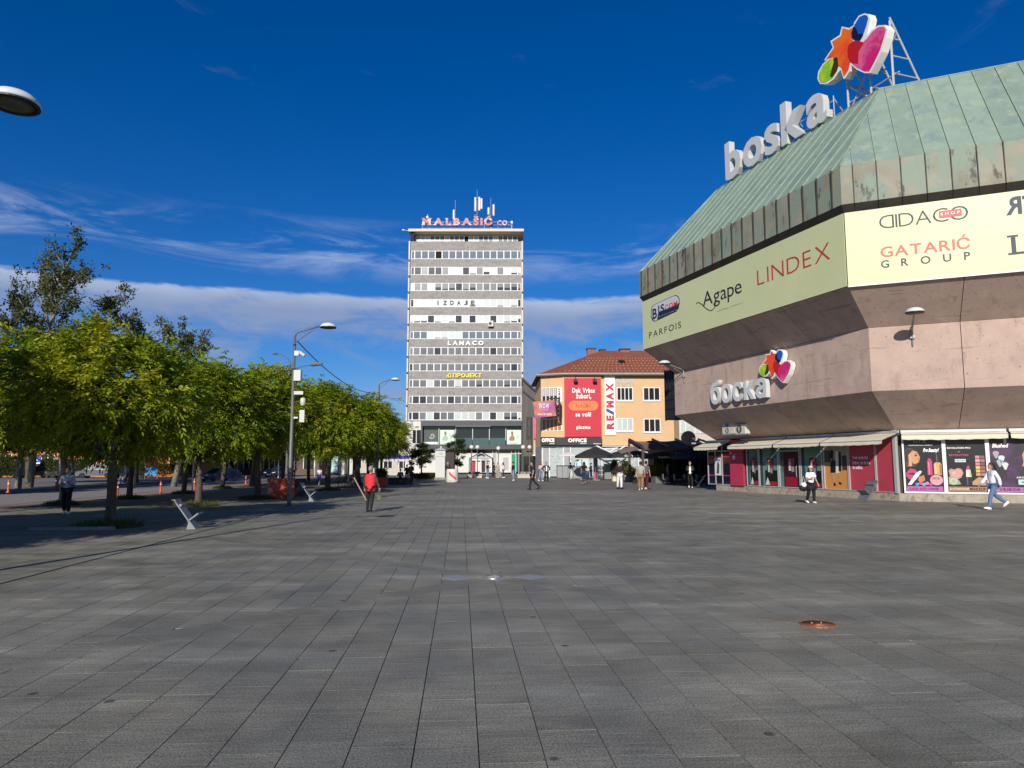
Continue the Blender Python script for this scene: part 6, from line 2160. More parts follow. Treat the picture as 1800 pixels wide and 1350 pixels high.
# ------------------------------------------------------------------ street lamps, benches, bollards, planters
M_POLE = mat('galvanised_pole', (0.15, 0.153, 0.15), 0.55, 0.15, 3, 0.1, metal=0.3)
CAMW = mat('camera_white', (0.54, 0.55, 0.54), 0.45, 0.05)
def street_lamp(loc, H, arm, headz, label, extras=0, rot=ROTC):
    t = thing('street_lamp', label, 'street lamp', loc, rot, 'saucer street lamps along the plaza edge')
    obj('pole', MB().tube([(0, 0, 0), (0, 0, 0.3), (0, 0, H)], [0.095, 0.085, 0.055], 12).lathe([(0.16, 0.0), (0.16, 0.03), (0.1, 0.06)], 12), M_POLE, t, smooth=True)
    pts = [(0, 0, H - 0.05), (0.06, 0, H + 0.12), (0.2, 0, H + 0.2), (arm - 0.26, 0, headz + 0.03)]
    obj('arm', MB().tube(pts, 0.035, 8), M_POLE, t, smooth=True)
    obj('brace', MB().tube([(0, 0, H - 0.28), (arm * 0.55, 0, H + 0.26)], 0.018, 6), M_POLE, t)
    saucer(t, (arm, 0, headz - 0.04), 0.33)
    if extras:
        obj('bracket_box', MB().box(0.02, 0.20, -0.08, 0.08, H - 0.82, H - 0.62).tube([(0.2, 0, H - 0.66), (0.42, 0, H - 0.82)], 0.07, 8), CAMW, t)
        ll = obj('side_lamp', MB().tube([(0, 0, H - 1.35), (0.35, 0, H - 1.25), (0.72, 0, H - 1.2)], 0.022, 6), M_POLE, t)
        obj('lamp_head', MB().tube([(0.66, 0, H - 1.2), (0.80, 0, H - 1.17), (1.16, 0, H - 1.15)], [0.05, 0.085, 0.06], 8, flat=1.3), mat('led_grey', (0.16, 0.17, 0.17), 0.5), ll)
        obj('control_box', MB().box(0.04, 0.32, -0.12, 0.12, H - 1.86, H - 1.42), CAMW, t)
        obj('camera_arm', MB().box(0.0, 0.42, -0.04, 0.04, H - 2.42, H - 2.28), CAMW, t)
        obj('dome_camera', MB().lathe([(0.0, -0.18), (0.07, -0.16), (0.10, -0.1), (0.11, 0.0), (0.11, 0.12), (0.06, 0.17), (0.0, 0.18)], 14, M=Matrix.Translation((0.42, 0, H - 2.72))), CAMW, t, smooth=True)
        obj('strap', MB().lathe([(0.07, 0), (0.075, 0.05)], 10, M=Matrix.Translation((0, 0, H - 0.4))).lathe([(0.07, 0), (0.075, 0.05)], 10, M=Matrix.Translation((0, 0, H - 1.4))), BLACK, t)
        obj('notice_plate', MB().box(0.30, 0.5, -0.02, 0.02, 3.4, 3.9).box(0.0, 0.24, -0.02, 0.02, 3.55, 3.62), CAMW, t)
    return t
lp = G(508, 891)
street_lamp(lp, 6.95, 1.36, 7.36, 'saucer street lamp carrying a white camera dome and boxes, above the trees', 1)
l0 = CW(-8.75, 9.55)
hz = fz(178, 9.55)
street_lamp(l0, hz - 0.4, fx(24, 178, 9.55) + 8.75, hz, 'saucer street lamp cut off by the left edge of the picture')
l2 = AT(663, 850, 54); l2.z = 0
hz2 = fz(667, 54)
street_lamp(l2, hz2 - 0.45, fx(691, 667, 54) - fx(663, 667, 54), hz2, 'farther saucer street lamp rising behind the round trees near the tower')
# curved-arm road lamps
def road_lamp(pxh, pyh, pxp, Y, label):
    b_ = AT(pxp, 850, Y); b_.z = 0
    t = thing('road_lamp', label, 'street lamp', b_, ROTC, 'LED road lamps')
    hz, dx = fz(pyh, Y), fx(pxh, pyh, Y) - fx(pxp, pyh, Y)
    obj('pole', MB().tube([(0, 0, 0), (0, 0, hz - 0.55)], [0.09, 0.05], 10), M_POLE, t)
    obj('arm', MB().tube([(0, 0, hz - 0.6), (dx * 0.12, 0, hz - 0.32), (dx * 0.45, 0, hz - 0.05), (dx * 0.8, 0, hz + 0.02)], 0.03, 6), M_POLE, t)
    obj('lamp_head', MB().tube([(dx * 0.72, 0, hz), (dx * 0.82, 0, hz + 0.03), (dx, 0, hz + 0.02)], [0.05, 0.09, 0.05], 8, flat=1.5), mat('led_grey', (0.2, 0.2, 0.2), 0.5), t)
road_lamp(471, 622, 503, 44, 'road lamp with a curved arm pointing left, behind the camera pole')
road_lamp(597, 684, 612, 66, 'far road lamp with its head just above the crowns')
# sagging cable between the lamps
a = lp + Vector((0.1, 0, 6.75))
b_ = l2 + Vector((0, 0, hz2 - 1.0))
pts = []
for k in range(17):
    t_ = k / 16
    q = a.lerp(b_, t_)
    q.z -= 0.7 * 4 * t_ * (1 - t_)
    pts.append(q)
tag(obj('cable', MB().tube(pts, 0.022, 5), BLACK), 'black cable sagging from the camera pole towards the tower', 'cable')

# slanted benches
M_BENCH = layer(mat('bench_metal', (0.22, 0.23, 0.24), 0.42, 0.12, 2, 0.05, metal=0.45), (0.22, 0.23, 0.25), 2, 0.5, 0.7, None, 0.6)
def bench(loc, rot, label, sc=1.0):
    t = thing('bench', label, 'bench', loc, rot, 'slanted metal lounge benches')
    W_ = 0.30
    t.scale = (sc, sc, sc)
    def plank(p0, p1, th, name, w0=W_):
        d = Vector((p1[0] - p0[0], 0, p1[1] - p0[1]))
        nr = Vector((-d.z, 0, d.x)).normalized() * th
        return obj(name, MB().slab([Vector((p0[0], -w0, p0[1])), Vector((p1[0], -w0, p1[1])), Vector((p1[0], w0, p1[1])), Vector((p0[0], w0, p0[1]))], nr), M_BENCH, t)
    plank((0.10, 0.26), (-0.36, 0.90), 0.04, 'backrest')
    hr = obj('headrest', MB().tube([(-0.20, -W_ * 0.9, 0.745), (-0.20, W_ * 0.9, 0.745)], 0.045, 8), M_BENCH, t)
    obj('top_lip', MB().box(-0.46, -0.34, -W_, W_, 0.895, 0.925), M_BENCH, t)
    plank((0.10, 0.26), (0.36, 0.47), 0.045, 'seat')
    plank((0.30, 0.0), (0.06, 0.30), 0.05, 'foot')
    obj('side_plate', MB().slab([(0.02, -W_ * 0.98, 0), (0.30, -W_ * 0.98, 0), (0.09, -W_ * 0.98, 0.28)], (0, 0.03, 0)), M_BENCH, t)
    obj('side_plate', MB().slab([(0.02, W_ * 0.98, 0), (0.30, W_ * 0.98, 0), (0.09, W_ * 0.98, 0.28)], (0, -0.03, 0)), M_BENCH, t)
    return t
bench(G(331, 929), ROTC + R(9), 'slanted metal bench seen end-on beside the nearest trees', 0.84)
bench(G(543, 881), ROTC + R(5), 'slanted metal bench near the red painted planter', 0.9)
p = G(1525, 879)
bench(p, ROTC + R(196), 'slanted dark metal bench before the red shop panel')

# orange delineator posts
M_ORANGE = mat('delineator_orange', (0.72, 0.10, 0.035), 0.55, 0.08, 4)
M_REFL = mat('reflective_white', (0.75, 0.73, 0.7), 0.4, 0.05)
PL_ = [((14, 866), 'leftmost orange road post'), ((98, 859), 'orange road post beside the pale leaning trunk'), ((206, 875), 'orange road post right of the nearest trunk'), ((282, 868), 'orange road post in the gap left of the leaning trunk'), ((341, 861), 'orange road post beside the white post'), ((432, 851), 'orange road post between the dark car and the sunlit trunk'), ((480, 843), 'orange road post above the red painted planter'), ((540, 838), 'orange road post left of the woman in the blue skirt')]
for i, (px, lb) in enumerate(PL_):
    p = G(*px, z=0.0 if False else -0.0)
    if i == 0:
        first = thing('road_post', lb, 'road post', p, 0, 'orange posts along the road')
        obj('post', MB().lathe([(0.11, 0), (0.11, 0.04), (0.055, 0.08), (0.05, 0.40), (0.055, 0.42), (0.045, 0.70), (0.02, 0.75), (0.0, 0.755)], 12), M_ORANGE, first, smooth=True)
        obj('reflector', MB().lathe([(0.056, 0.50), (0.058, 0.58)], 12), M_REFL, first)
    else:
        dup(first, p, i, lb)
# white slim posts under the trees
for i, (px, h, lb) in enumerate((((338, 866), 3.2, 'white slim post between two trunks beside an orange road post'), ((489, 842), 2.6, 'white slim post behind the red painted planter'), ((437, 834), 2.3, 'grey slim post right of the dark blue car'), ((553, 838), 2.6, 'pale slim post behind the woman in the blue skirt'))):
    t = thing('post', lb, 'post', G(*px), 0, 'slim posts along the road')
    obj('shaft', MB().tube([(0, 0, 0), (0, 0, h)], 0.055, 8), M_LAMPW, t)
    obj('cap', MB().ellipsoid((0, 0, h), 0.06, 0.06, 0.05), M_LAMPW, t)
# painted planters
M_PTR = layer(layer(mat('painted_red', srgb('c84a34'), 0.7, 0.15, 1.5), srgb('9fa88a'), 1.7, 0.56, 0.62, None, 0.95, seed=3), srgb('e9b09a'), 2.6, 0.58, 0.64, None, 0.8)
M_PTW = layer(layer(mat('painted_white', (0.62, 0.60, 0.57), 0.7, 0.1, 2), srgb('b9b4ae'), 1.3, 0.56, 0.58, None, 0.95, seed=8), srgb('8d97a6'), 1.8, 0.60, 0.63, None, 0.8, seed=2)
M_PTO = layer(mat('painted_orange', srgb('b8532a'), 0.7, 0.15, 1.5), srgb('3a4048'), 2.0, 0.58, 0.62, None, 0.9, seed=5)
M_PTD = layer(mat('painted_maroon', srgb('5a3834'), 0.7, 0.15, 1.5), srgb('877872'), 1.6, 0.55, 0.62, None, 0.8, seed=1)
def planter(loc, w_, h_, m, label, plant=True, seed=0, rot=0.0, mplant=None):
    t = thing('planter', label, 'planter', loc, rot, None)
    r = w_ / 2
    mb = MB().slab([(-r, -r, 0), (r, -r, 0), (r, r, 0), (-r, r, 0)], (0, 0, h_ - 0.08))
    mb.box(-r - 0.03, r + 0.03, -r - 0.03, r + 0.03, h_ - 0.08, h_)
    obj('tub', mb, m, t)
    obj('soil', MB().box(-r + 0.06, r - 0.06, -r + 0.06, r - 0.06, h_, h_ + 0.01), M_SOIL, t)
    if plant:
        rg = np.random.default_rng(seed)
        n = 160
        pts = np.column_stack([rg.uniform(-r * .8, r * .8, n), rg.uniform(-r * .8, r * .8, n), h_ + rg.random(n) ** 0.8 * (0.55 if plant is True else plant)])
        me = leaves_mesh('foliage', pts, np.tile([0, 0, 0.7], (n, 1)), rg.uniform(0.2, 0.8, n), 0.17, rg, per=5, ratio=0.45)
        me.materials.append(mplant or LEAF_B)
        link('foliage', me, None, t)
    return t
planter(G(494, 875), 1.28, 0.98, M_PTR, 'red painted concrete planter beside the camera pole', False, 1, R(12))
planter(G(530, 872) + Vector((-0.35, 0.2, 0)), 0.95, 0.92, M_PTD, 'dull maroon painted planter half hidden behind the camera pole', False, 2, R(12))
planter(G(670, 856), 0.95, 0.72, M_PTO, 'orange painted planter with a shrub right behind the red vest', True, 3, R(6))
for px, lb in ((692, 'dark planter bench where people sit, left one'), (711, 'dark planter bench behind the standing person in black')):
    planter(G(px, 851), 0.95, 0.55, mat('dark_planter', (0.03, 0.03, 0.034), 0.7, 0.2), lb, False, 4, R(4))
p = G(795, 848)
t = thing('painted_barrel', 'white concrete barrel painted with a red swoosh', 'planter', p)
obj('tub', MB().lathe([(0.56, 0.0), (0.60, 0.1), (0.58, 0.9), (0.55, 1.22), (0.50, 1.26), (0.46, 1.24), (0.44, 1.15), (0.0, 1.12)], 22), M_PTW, t, smooth=True)
sw_v, sw_f = [], []
for k in range(9):                                    # red swoosh painted round the front
    a_ = R(-118 + 9 * k) + ROTC
    zc_, hw_ = 0.98 - 0.10 * k + 0.003 * k * k, 0.20 - 0.008 * k
    for z_ in (max(0.12, zc_ - hw_), zc_ + hw_ * 0.5):
        r_ = 0.60 - 0.035 * max(0.0, z_ - 0.1) / 0.8 * 0.6 + 0.012
        sw_v.append((r_ * math.cos(a_), r_ * math.sin(a_), z_))
for k in range(8):
    sw_f.append((2 * k, 2 * k + 2, 2 * k + 3, 2 * k + 1))
obj('painted_swoosh', MB().add(sw_v, sw_f), cmat('d24a44', 0.7), t)
# white kiosk
KP = Plane(776, 80, 840)
k_ = thing('kiosk', 'slim white pointed-roof kiosk beside the young tree', 'kiosk', KP.loc, ROTC)
x0, z0, x1, z1 = KP.r(765.5, 842, 782, 795)
obj('front_panel', MB().box(x0, x1, -0.02, 0.05, 0.25, KP.z(803)), CAMW, k_)
obj('header_panel', MB().box(x0 - 0.05, x1 + 0.05, -0.06, 0.05, KP.z(802.6), KP.z(791.5)), CAMW, k_)
lettering(k_, 'Kafe', x0 + 0.45, KP.z(799), x0 + 0.85, KP.z(795.5), -0.07, 0.01, cmat('8d8d90', 0.5))
obj('body', MB().box(x0, x1 + 1.0, 0.05, 1.6, 0, KP.z(795)), cmat('2c2422', 0.6), k_)
obj('roof', MB().add([(x0 - .2, -.2, KP.z(791.5)), (x1 + .2, -.2, KP.z(791.5)), (x1 + .2, 1.8, KP.z(791.5)), (x0 - .2, 1.8, KP.z(791.5)), ((x0 + x1) / 2, 0.8, KP.z(786.5))], [(0, 1, 4), (1, 2, 4), (2, 3, 4), (3, 0, 4), (3, 2, 1, 0)]), CAMW, k_)
obj('finial', MB().ellipsoid(((x0 + x1) / 2, 0.8, KP.z(785.5)), 0.12, 0.12, 0.14), CAMW, k_)
obj('plinth', MB().box(x0 - 0.1, x1 + 0.1, -0.1, 1.6, 0, 0.25), M_KERB, k_)
# globe lamps with concrete feet
M_GLOBE = mat('globe_white', (0.72, 0.70, 0.67), 0.3, 0.05)
for i, (px, py, Y, lb) in enumerate(((828.5, 786, 92, 'globe lamp left of a close pair before the glazed shop front'), (839, 786, 92, 'globe lamp right of a close pair before the glazed shop front'), (876, 788, 94, 'single globe lamp in the middle before the glazed shop front'), (919.5, 786, 92, 'globe lamp under the tower corner, left of the right-hand pair'), (931, 786, 92, 'globe lamp before the dark building, right of the right-hand pair'))):
    pl = Plane(px, Y, 836)
    t = thing('globe_lamp', lb, 'lamp', pl.loc, 0, 'white globe lamps before the tower')
    zc = pl.z(py)
    obj('pole', MB().tube([(0, 0, 0), (0, 0, zc - 0.2)], 0.055, 8), M_POLE, t)
    obj('globe', MB().ellipsoid((0, 0, zc), 0.27, 0.27, 0.27, 16, 10), M_GLOBE, t, smooth=True)
    obj('foot', MB().box(-0.36, 0.36, -0.36, 0.36, 0, 0.75), M_KERB, t)
for px0, px1, lb in ((820, 848, 'long low stone bench under the close pair of globe lamps'), (909, 942, 'long low stone bench under the globe lamps by the dark building')):
    a, b_ = fx(px0, 838, 90), fx(px1, 838, 90)
    t = thing('stone_bench', lb, 'bench', CW((a + b_) / 2, 90), ROTC, 'long low stone benches')
    w_ = (b_ - a) / 2
    obj('seat', MB().box(-w_, w_, -0.4, 0.4, 0.36, 0.48), mat('pale_stone_bench', (0.52, 0.46, 0.40), 0.85, 0.12), t)
    obj('base', MB().box(-w_ + .06, w_ - .06, -0.34, 0.34, 0.0, 0.36), mat('pale_stone_bench', (0, 0, 0)), t)
# white market tent skeleton
TPn = Plane(846, 100, 836)
t = thing('market_tent', 'white open market tent with dark frame before the glazed shop front', 'tent', TPn.loc, ROTC)
hw = (TPn.x(866, 820) - TPn.x(826, 820)) / 2
ht, hp = TPn.z(806), TPn.z(794.5)
obj('frame', (lambda m: [m.tube([(sx_ * hw, sy_ * hw, 0), (sx_ * hw, sy_ * hw, ht)], 0.06, 6) for sx_ in (-1, 1) for sy_ in (-1, 1)] and [m.tube([(sx_ * hw, sy_ * hw, ht), (0, 0, hp)], 0.07, 6) for sx_ in (-1, 1) for sy_ in (-1, 1)] and m)(MB()), BLACK, t)
obj('canopy', MB().add([(-hw, -hw, ht), (hw, -hw, ht), (hw, hw, ht), (-hw, hw, ht), (0, 0, hp - 0.04)], [(0, 1, 4), (1, 2, 4), (2, 3, 4), (3, 0, 4)]), CAMW, t)
obj('print', MB().tube([(-hw * .3, -hw * .75, ht + .35), (0, -hw * .6, ht + .6), (hw * .3, -hw * .75, ht + .35)], 0.12, 5), BLACK, t)
for k, c_ in enumerate(('a03a40', 'd8d6d0', '3a3030', 'c9c2bc')):
    obj('hung_cloth', MB().box(-hw * .8 + k * hw * .42, -hw * .5 + k * hw * .42, -hw * .4, -hw * .3, 0.6, 2.2), cmat(c_, 0.8), t)

# street signs far left
t = thing('street_sign', 'blue and white street sign on a pole across the road', 'sign', G(58, 842), ROTC)
obj('pole', MB().tube([(0, 0, 0), (0, 0, 2.0)], 0.05, 8), M_LAMPW, t)
obj('board', MB().box(-0.75, 0.75, -0.05, 0.0, 1.75, 2.6), cmat('2c5fc0', 0.5), t)
obj('arrow', MB().slab([(-0.65, -0.07, 2.0), (0.3, -0.07, 2.0), (0.5, -0.07, 2.3), (-0.3, -0.07, 2.25)], (0, 0.02, 0)).box(-0.7, 0.7, -0.07, -0.05, 1.77, 1.9), WHITE, t)
t = thing('info_board', 'red and blue information board behind the trees across the road', 'sign', G(265, 842), ROTC)
obj('posts', MB().box(-0.75, -0.68, 0, 0.06, 0, 2.9).box(0.68, 0.75, 0, 0.06, 0, 2.9), M_POLE, t)
obj('red_board', MB().box(-0.65, 0.65, -0.04, 0, 1.6, 2.5), cmat('b83a40', 0.5), t)
obj('blue_board', MB().box(-0.65, 0.65, -0.04, 0, 0.4, 1.4), cmat('3a86c8', 0.5), t)
p = AT(585, 838, 96)
t = thing('advert_panel', 'mint lit-looking poster panel standing between the dark trunks', 'poster panel', (p.x, p.y, 0), ROTC)
obj('case', MB().box(-0.75, 0.75, -0.1, 0.1, 0.3, 2.9), BLACK, t)
obj('poster', MB().box(-0.62, 0.62, -0.13, -0.1, 0.55, 2.75), cmat('a9d0cb', 0.4), t)
p = AT(608, 838, 120)
t = thing('white_cabin', 'white cabin glimpsed between the tree trunks left of the red vest', 'cabin', (p.x, p.y, 0), ROTC)
obj('wall', MB().box(-1.6, 1.6, 0, 2, 0, 4.0), CAMW, t)
obj('door', MB().box(-0.3, 0.4, -0.05, 0, 0, 3.0), cmat('5a5a60', 0.5), t)
p = AT(687, 838, 112)
t = thing('market_stall', 'stall with a blue and white awning beyond the dark planters', 'stall', (p.x, p.y, 0), ROTC)
obj('counter', MB().box(-2.6, 2.6, 0, 1.4, 0, 1.1), cmat('b9b4ac', 0.7), t)
obj('roof_cloth', MB().slab([(-2.9, -0.9, 2.5), (2.9, -0.9, 2.5), (2.9, 1.6, 3.0), (-2.9, 1.6, 3.0)], (0, 0, 0.06)), cmat('4a4a9a', 0.7), t)
obj('valance', MB().box(-2.9, 2.9, -0.95, -0.9, 2.15, 2.5), CAMW, t)
obj('post', MB().tube([(-2.7, -0.8, 0), (-2.7, -0.8, 2.5)], 0.05, 6).tube([(2.7, -0.8, 0), (2.7, -0.8, 2.5)], 0.05, 6), CAMW, t)

# ------------------------------------------------------------------ cars
def car(loc, rot, m, label, L_=4.5, Wd=1.8, H=1.45, van=False, group=None, plate=True):
    t = thing('car', label, 'car', loc, rot, group)
    hl, hw = L_ / 2, Wd / 2
    wx = (-hl + 0.82, hl - 0.92)
    # front of the car is -X
    def arch(cx, r=0.36, n=8):
        return [(cx - r * math.cos(PI * k / n), 0.30 + r * math.sin(PI * k / n)) for k in range(n + 1)]
    prof = [(-hl + 0.05, 0.24)] + arch(wx[0]) + arch(wx[1]) + [(hl - 0.08, 0.28), (hl, 0.55), (hl - 0.03, 0.88 if not van else 1.0)]
    if van:
        prof += [(-hl + 1.0, 1.0), (-hl + 0.15, 0.86), (-hl, 0.6)]
    else:
        prof += [(hl - 0.55, 0.97), (-hl + 1.35, 0.93), (-hl + 0.55, 0.80), (-hl + 0.1, 0.68), (-hl, 0.48)]
    mb = MB()
    n = len(prof)
    vs, fs = [], []
    for y, ins in ((-hw, 0.06), (-hw + 0.09, 0.0), (hw - 0.09, 0.0), (hw, 0.06)):
        for x, z in prof:
            k = 0.0 if abs(y) < hw - 0.01 else 1.0
            vs.append((x * (1 - 0.012 * k), y, z - (0.06 * k if z > 0.7 else 0)))
    for j in range(3):
        for i in range(n):
            i2 = (i + 1) % n
            fs.append((j * n + i, (j + 1) * n + i, (j + 1) * n + i2, j * n + i2))
    fs.append(tuple(range(n)))
    fs.append(tuple(range(4 * n - 1, 3 * n - 1, -1)))
    mb.add(vs, fs)
    obj('body', mb, m, t)
    # glasshouse
    if van:
        lo_, hi_ = (-hl + 0.75, hl - 0.12), (-hl + 1.5, hl - 0.35)
    else:
        lo_, hi_ = (-hl + 1.15, hl - 0.5), (-hl + 1.95, hl - 1.25)
    zb, zt = 0.90 if not van else 0.98, H
    def frus(x0, x1, x2, x3, y0, y1, z0, z1):
        return [(x0, -y0, z0), (x1, -y0, z0), (x1, y0, z0), (x0, y0, z0), (x2, -y1, z1), (x3, -y1, z1), (x3, y1, z1), (x2, y1, z1)], [(3, 2, 1, 0), (4, 5, 6, 7), (0, 1, 5, 4), (1, 2, 6, 5), (2, 3, 7, 6), (3, 0, 4, 7)]
    obj('windows', MB().add(*frus(lo_[0], lo_[1], hi_[0], hi_[1], hw - 0.07, hw - 0.26, zb, zt - 0.05)), M_DKGL, t)
    obj('roof', MB().add(*frus(hi_[0] - 0.06, hi_[1] + 0.1, hi_[0] + 0.15, hi_[1] - 0.15, hw - 0.25, hw - 0.34, zt - 0.06, zt)), m, t)
    pl_ = MB()
    for s in (-1, 1):
        for (a, b_) in ((lo_[0], hi_[0]), (lo_[1], hi_[1]), ((lo_[0] + lo_[1]) / 2 + .1, (hi_[0] + hi_[1]) / 2 + .1)):
            pl_.tube([(a, s * (hw - 0.06), zb), (b_, s * (hw - 0.25), zt - 0.04)], 0.035, 6)
    obj('pillars', pl_, m, t)
    for x in wx:
        for s in (-1, 1):
            M = Matrix.Translation((x, s * (hw - 0.12), 0.32)) @ Matrix.Rotation(R(90), 4, 'X')
            wv = obj('wheel', MB().lathe([(0.19, -0.1), (0.29, -0.11), (0.32, -0.07), (0.32, 0.07), (0.29, 0.11), (0.19, 0.1)], 18, M=M), mat('tyre', (0.018, 0.018, 0.018), 0.85), t)
            obj('rim', MB().lathe([(0.0, -0.075), (0.06, -0.08), (0.19, -0.09), (0.2, 0.09), (0.06, 0.08), (0, 0.075)], 12, M=M), mat('rim_alloy', (0.42, 0.42, 0.43), 0.35, 0.1, metal=0.8), wv)
    for s in (-1, 1):
        obj('headlight', MB().slab([(-hl - 0.012, s * (hw - 0.62), 0.60), (-hl + 0.02, s * (hw - 0.10), 0.62), (-hl + 0.20, s * (hw - 0.03), 0.76), (-hl + 0.02, s * (hw - 0.5), 0.68)], (-0.03, s * 0.015, 0.02)), mat('headlight_glass', (0.75, 0.77, 0.78), 0.1, 0.05, spec=1.0), t)
        obj('mirror', MB().ellipsoid((lo_[0] + 0.35, s * (hw + 0.08), zb + 0.05), 0.09, 0.11, 0.07, 8, 6), m, t)
        obj('tail_light', MB().box(hl - 0.04, hl + 0.01, s * (hw - 0.3) - 0.15, s * (hw - 0.3) + 0.15, 0.68, 0.82), cmat('8a1418', 0.3), t)
    obj('grille', MB().box(-hl - 0.012, -hl + 0.05, -hw + 0.65, hw - 0.65, 0.42, 0.58), BLACK, t)
    if plate:
        obj('number_plate', MB().box(-hl - 0.03, -hl - 0.01, -0.28, 0.28, 0.34, 0.46), WHITE, t)
    return t
M_BLUEC = mat('car_dark_blue', (0.010, 0.016, 0.05), 0.22, 0.1, coat=1.0)
M_SILV = mat('car_grey', (0.085, 0.095, 0.12), 0.3, 0.1, coat=1.0)
M_BLKC = mat('car_black', (0.012, 0.012, 0.014), 0.25, 0.1, coat=1.0)
p = G(386, 846, -0.11); car(p, R(90 - 32), M_BLUEC, 'dark blue sedan on the road facing the camera')
p = G(487, 839, -0.11); car(p, R(90 - 14), mat('car_blue', (0.012, 0.022, 0.07), 0.22, coat=1.0), 'second blue car on the road half hidden by the sunlit trunk', H=1.5)
p = G(172, 840.5, 0); car(p, R(6), M_SILV, 'grey-blue van parked across the road behind the nearest trunk', 4.6, 1.85, 1.75, True)
GRPC = 'dark cars parked across the road'
for i, (px, lb, m) in enumerate(((14, 'dark car parked furthest left across the road', M_BLKC), (62, 'dark car parked under the blue street sign', M_BLKC), (118, 'dark car parked behind the person in the white shirt', M_BLKC), (232, 'dark red car parked behind the info board', cmat('3a0c10', 0.3)))):
    p = G(px, 840, 0)
    car(p, R(4 + 3 * i), m, lb, 4.4, 1.8, 1.5, group=GRPC)

# bicycles
def bicycle(loc, rot, label, m):
    t = thing('bicycle', label, 'bicycle', loc, rot, 'bicycles by the far tree')
    fr = MB().tube([(-0.5, 0, 0.34), (-0.18, 0, 0.86)], 0.02, 6).tube([(-0.5, 0, 0.34), (-0.02, 0, 0.32)], 0.015, 6).tube([(-0.02, 0, 0.32), (-0.18, 0, 0.86)], 0.02, 6).tube([(-0.02, 0, 0.32), (0.36, 0, 0.8)], 0.022, 6).tube([(-0.16, 0, 0.78), (0.36, 0, 0.84)], 0.02, 6).tube([(0.34, 0, 0.95), (0.54, 0, 0.34)], 0.02, 6)
    obj('frame', fr, m, t)
    for x in (-0.5, 0.54):
        M = Matrix.Translation((x, 0, 0.34)) @ Matrix.Rotation(R(90), 4, 'X')
        n = 22
        wv = obj('wheel', MB().tube([(x + 0.33 * math.cos(2 * PI * k / n), 0, 0.34 + 0.33 * math.sin(2 * PI * k / n)) for k in range(n + 1)], 0.018, 6, cap=False), mat('tyre', (0, 0, 0)), t)
        sp = MB()
        for k in range(6):
            sp.tube([(x + 0.32 * math.cos(PI * k / 6), 0, 0.34 + 0.32 * math.sin(PI * k / 6)), (x - 0.32 * math.cos(PI * k / 6), 0, 0.34 - 0.32 * math.sin(PI * k / 6))], 0.004, 4)
        obj('spokes', sp, M_POLE, wv)
    obj('handlebar', MB().tube([(0.30, -0.28, 1.0), (0.34, 0, 0.98), (0.30, 0.28, 1.0)], 0.015, 6).tube([(0.34, 0, 0.9), (0.34, 0, 0.99)], 0.018, 6), BLACK, t)
    obj('saddle', MB().ellipsoid((-0.2, 0, 0.92), 0.14, 0.07, 0.04, 10, 6).tube([(-0.18, 0, 0.84), (-0.19, 0, 0.9)], 0.015, 6), BLACK, t)
    return t
for px, py, r, lb, c_ in ((600, 858, 20, 'dark bicycle standing left of the others by the far tree', '1c1d20'), (612, 857, 35, 'dark bicycle in the middle of the parked three', '20262c'), (622, 858, 10, 'bicycle nearest to the red vest', '34383c')):
    bicycle(G(px, py), R(r), lb, cmat(c_, 0.5))

# ------------------------------------------------------------------ cafe terrace and market stands on the right
M_UMB = mat('umbrella_black', (0.022, 0.021, 0.022), 0.8, 0.2, 2)
M_BRN = layer(mat('brown_canvas', (0.21, 0.135, 0.09), 0.85, 0.15, 1.5), (0.13, 0.10, 0.08), 1.2, 0.5, 0.7, None, 0.6)
M_UW = mat('umbrella_white', (0.72, 0.72, 0.70), 0.8, 0.06)
M_UC = mat('umbrella_cream', (0.70, 0.62, 0.50), 0.8, 0.06)
def umbrella(px, py_top, py_edge, halfpx, Y, m, label, val=0.22, text=None):
    pl = Plane(px, Y, 842)
    t = thing('parasol', label, 'parasol', pl.loc, ROTC + 0.15, 'parasols of the terrace')
    zt, ze_ = pl.z(py_top), pl.z(py_edge)
    r = halfpx / F * Y
    n = 8
    vs = [(0, 0, zt)]
    for k in range(n):
        a = 2 * PI * (k + 0.5) / n
        q = r / max(abs(math.cos(a)), abs(math.sin(a))) * 0.98
        q2 = q * 0.52
        vs += [(q2 * math.cos(a), q2 * math.sin(a), zt - (zt - ze_) * 0.46), (q * math.cos(a), q * math.sin(a), ze_), (q * math.cos(a), q * math.sin(a), ze_ - val)]
    fs = []
    for k in range(n):
        a, b_ = 1 + 3 * k, 1 + 3 * ((k + 1) % n)
        fs += [(0, a, b_), (a, a + 1, b_ + 1, b_), (a + 1, a + 2, b_ + 2, b_ + 1)]
    obj('canopy', MB().add(vs, fs), m, t)
    obj('pole', MB().tube([(0, 0, 0), (0, 0, zt + 0.1)], 0.04, 8), M_POLE, t)
    rb = MB()
    for k in range(n):
        a = 2 * PI * (k + 0.5) / n
        q = r / max(abs(math.cos(a)), abs(math.sin(a))) * 0.96
        rb.tube([(0, 0, zt - 0.04), (q * math.cos(a), q * math.sin(a), ze_ - 0.03)], 0.018, 5)
    obj('ribs', rb, M_POLE, t)
    obj('base', MB().box(-0.35, 0.35, -0.35, 0.35, 0, 0.09), M_KERB, t)
    if text:
        lettering(t, text, -r * 0.55, ze_ - val * 0.8, r * 0.45, ze_ - val * 0.2, -r * 0.99, 0.015, WHITE, bold=0.03)
    return t
umbrella(1001, 794.5, 801, 21, 85, M_UW, 'small white parasol over the counter left of the black parasols', 0.08)
umbrella(1023, 802, 806.5, 19, 80, M_UC, 'small cream parasol over the souvenir display', 0.08)
umbrella(1047, 785, 801, 34, 76, M_UMB, 'black parasol nearest to the shop fascia', 0.25)
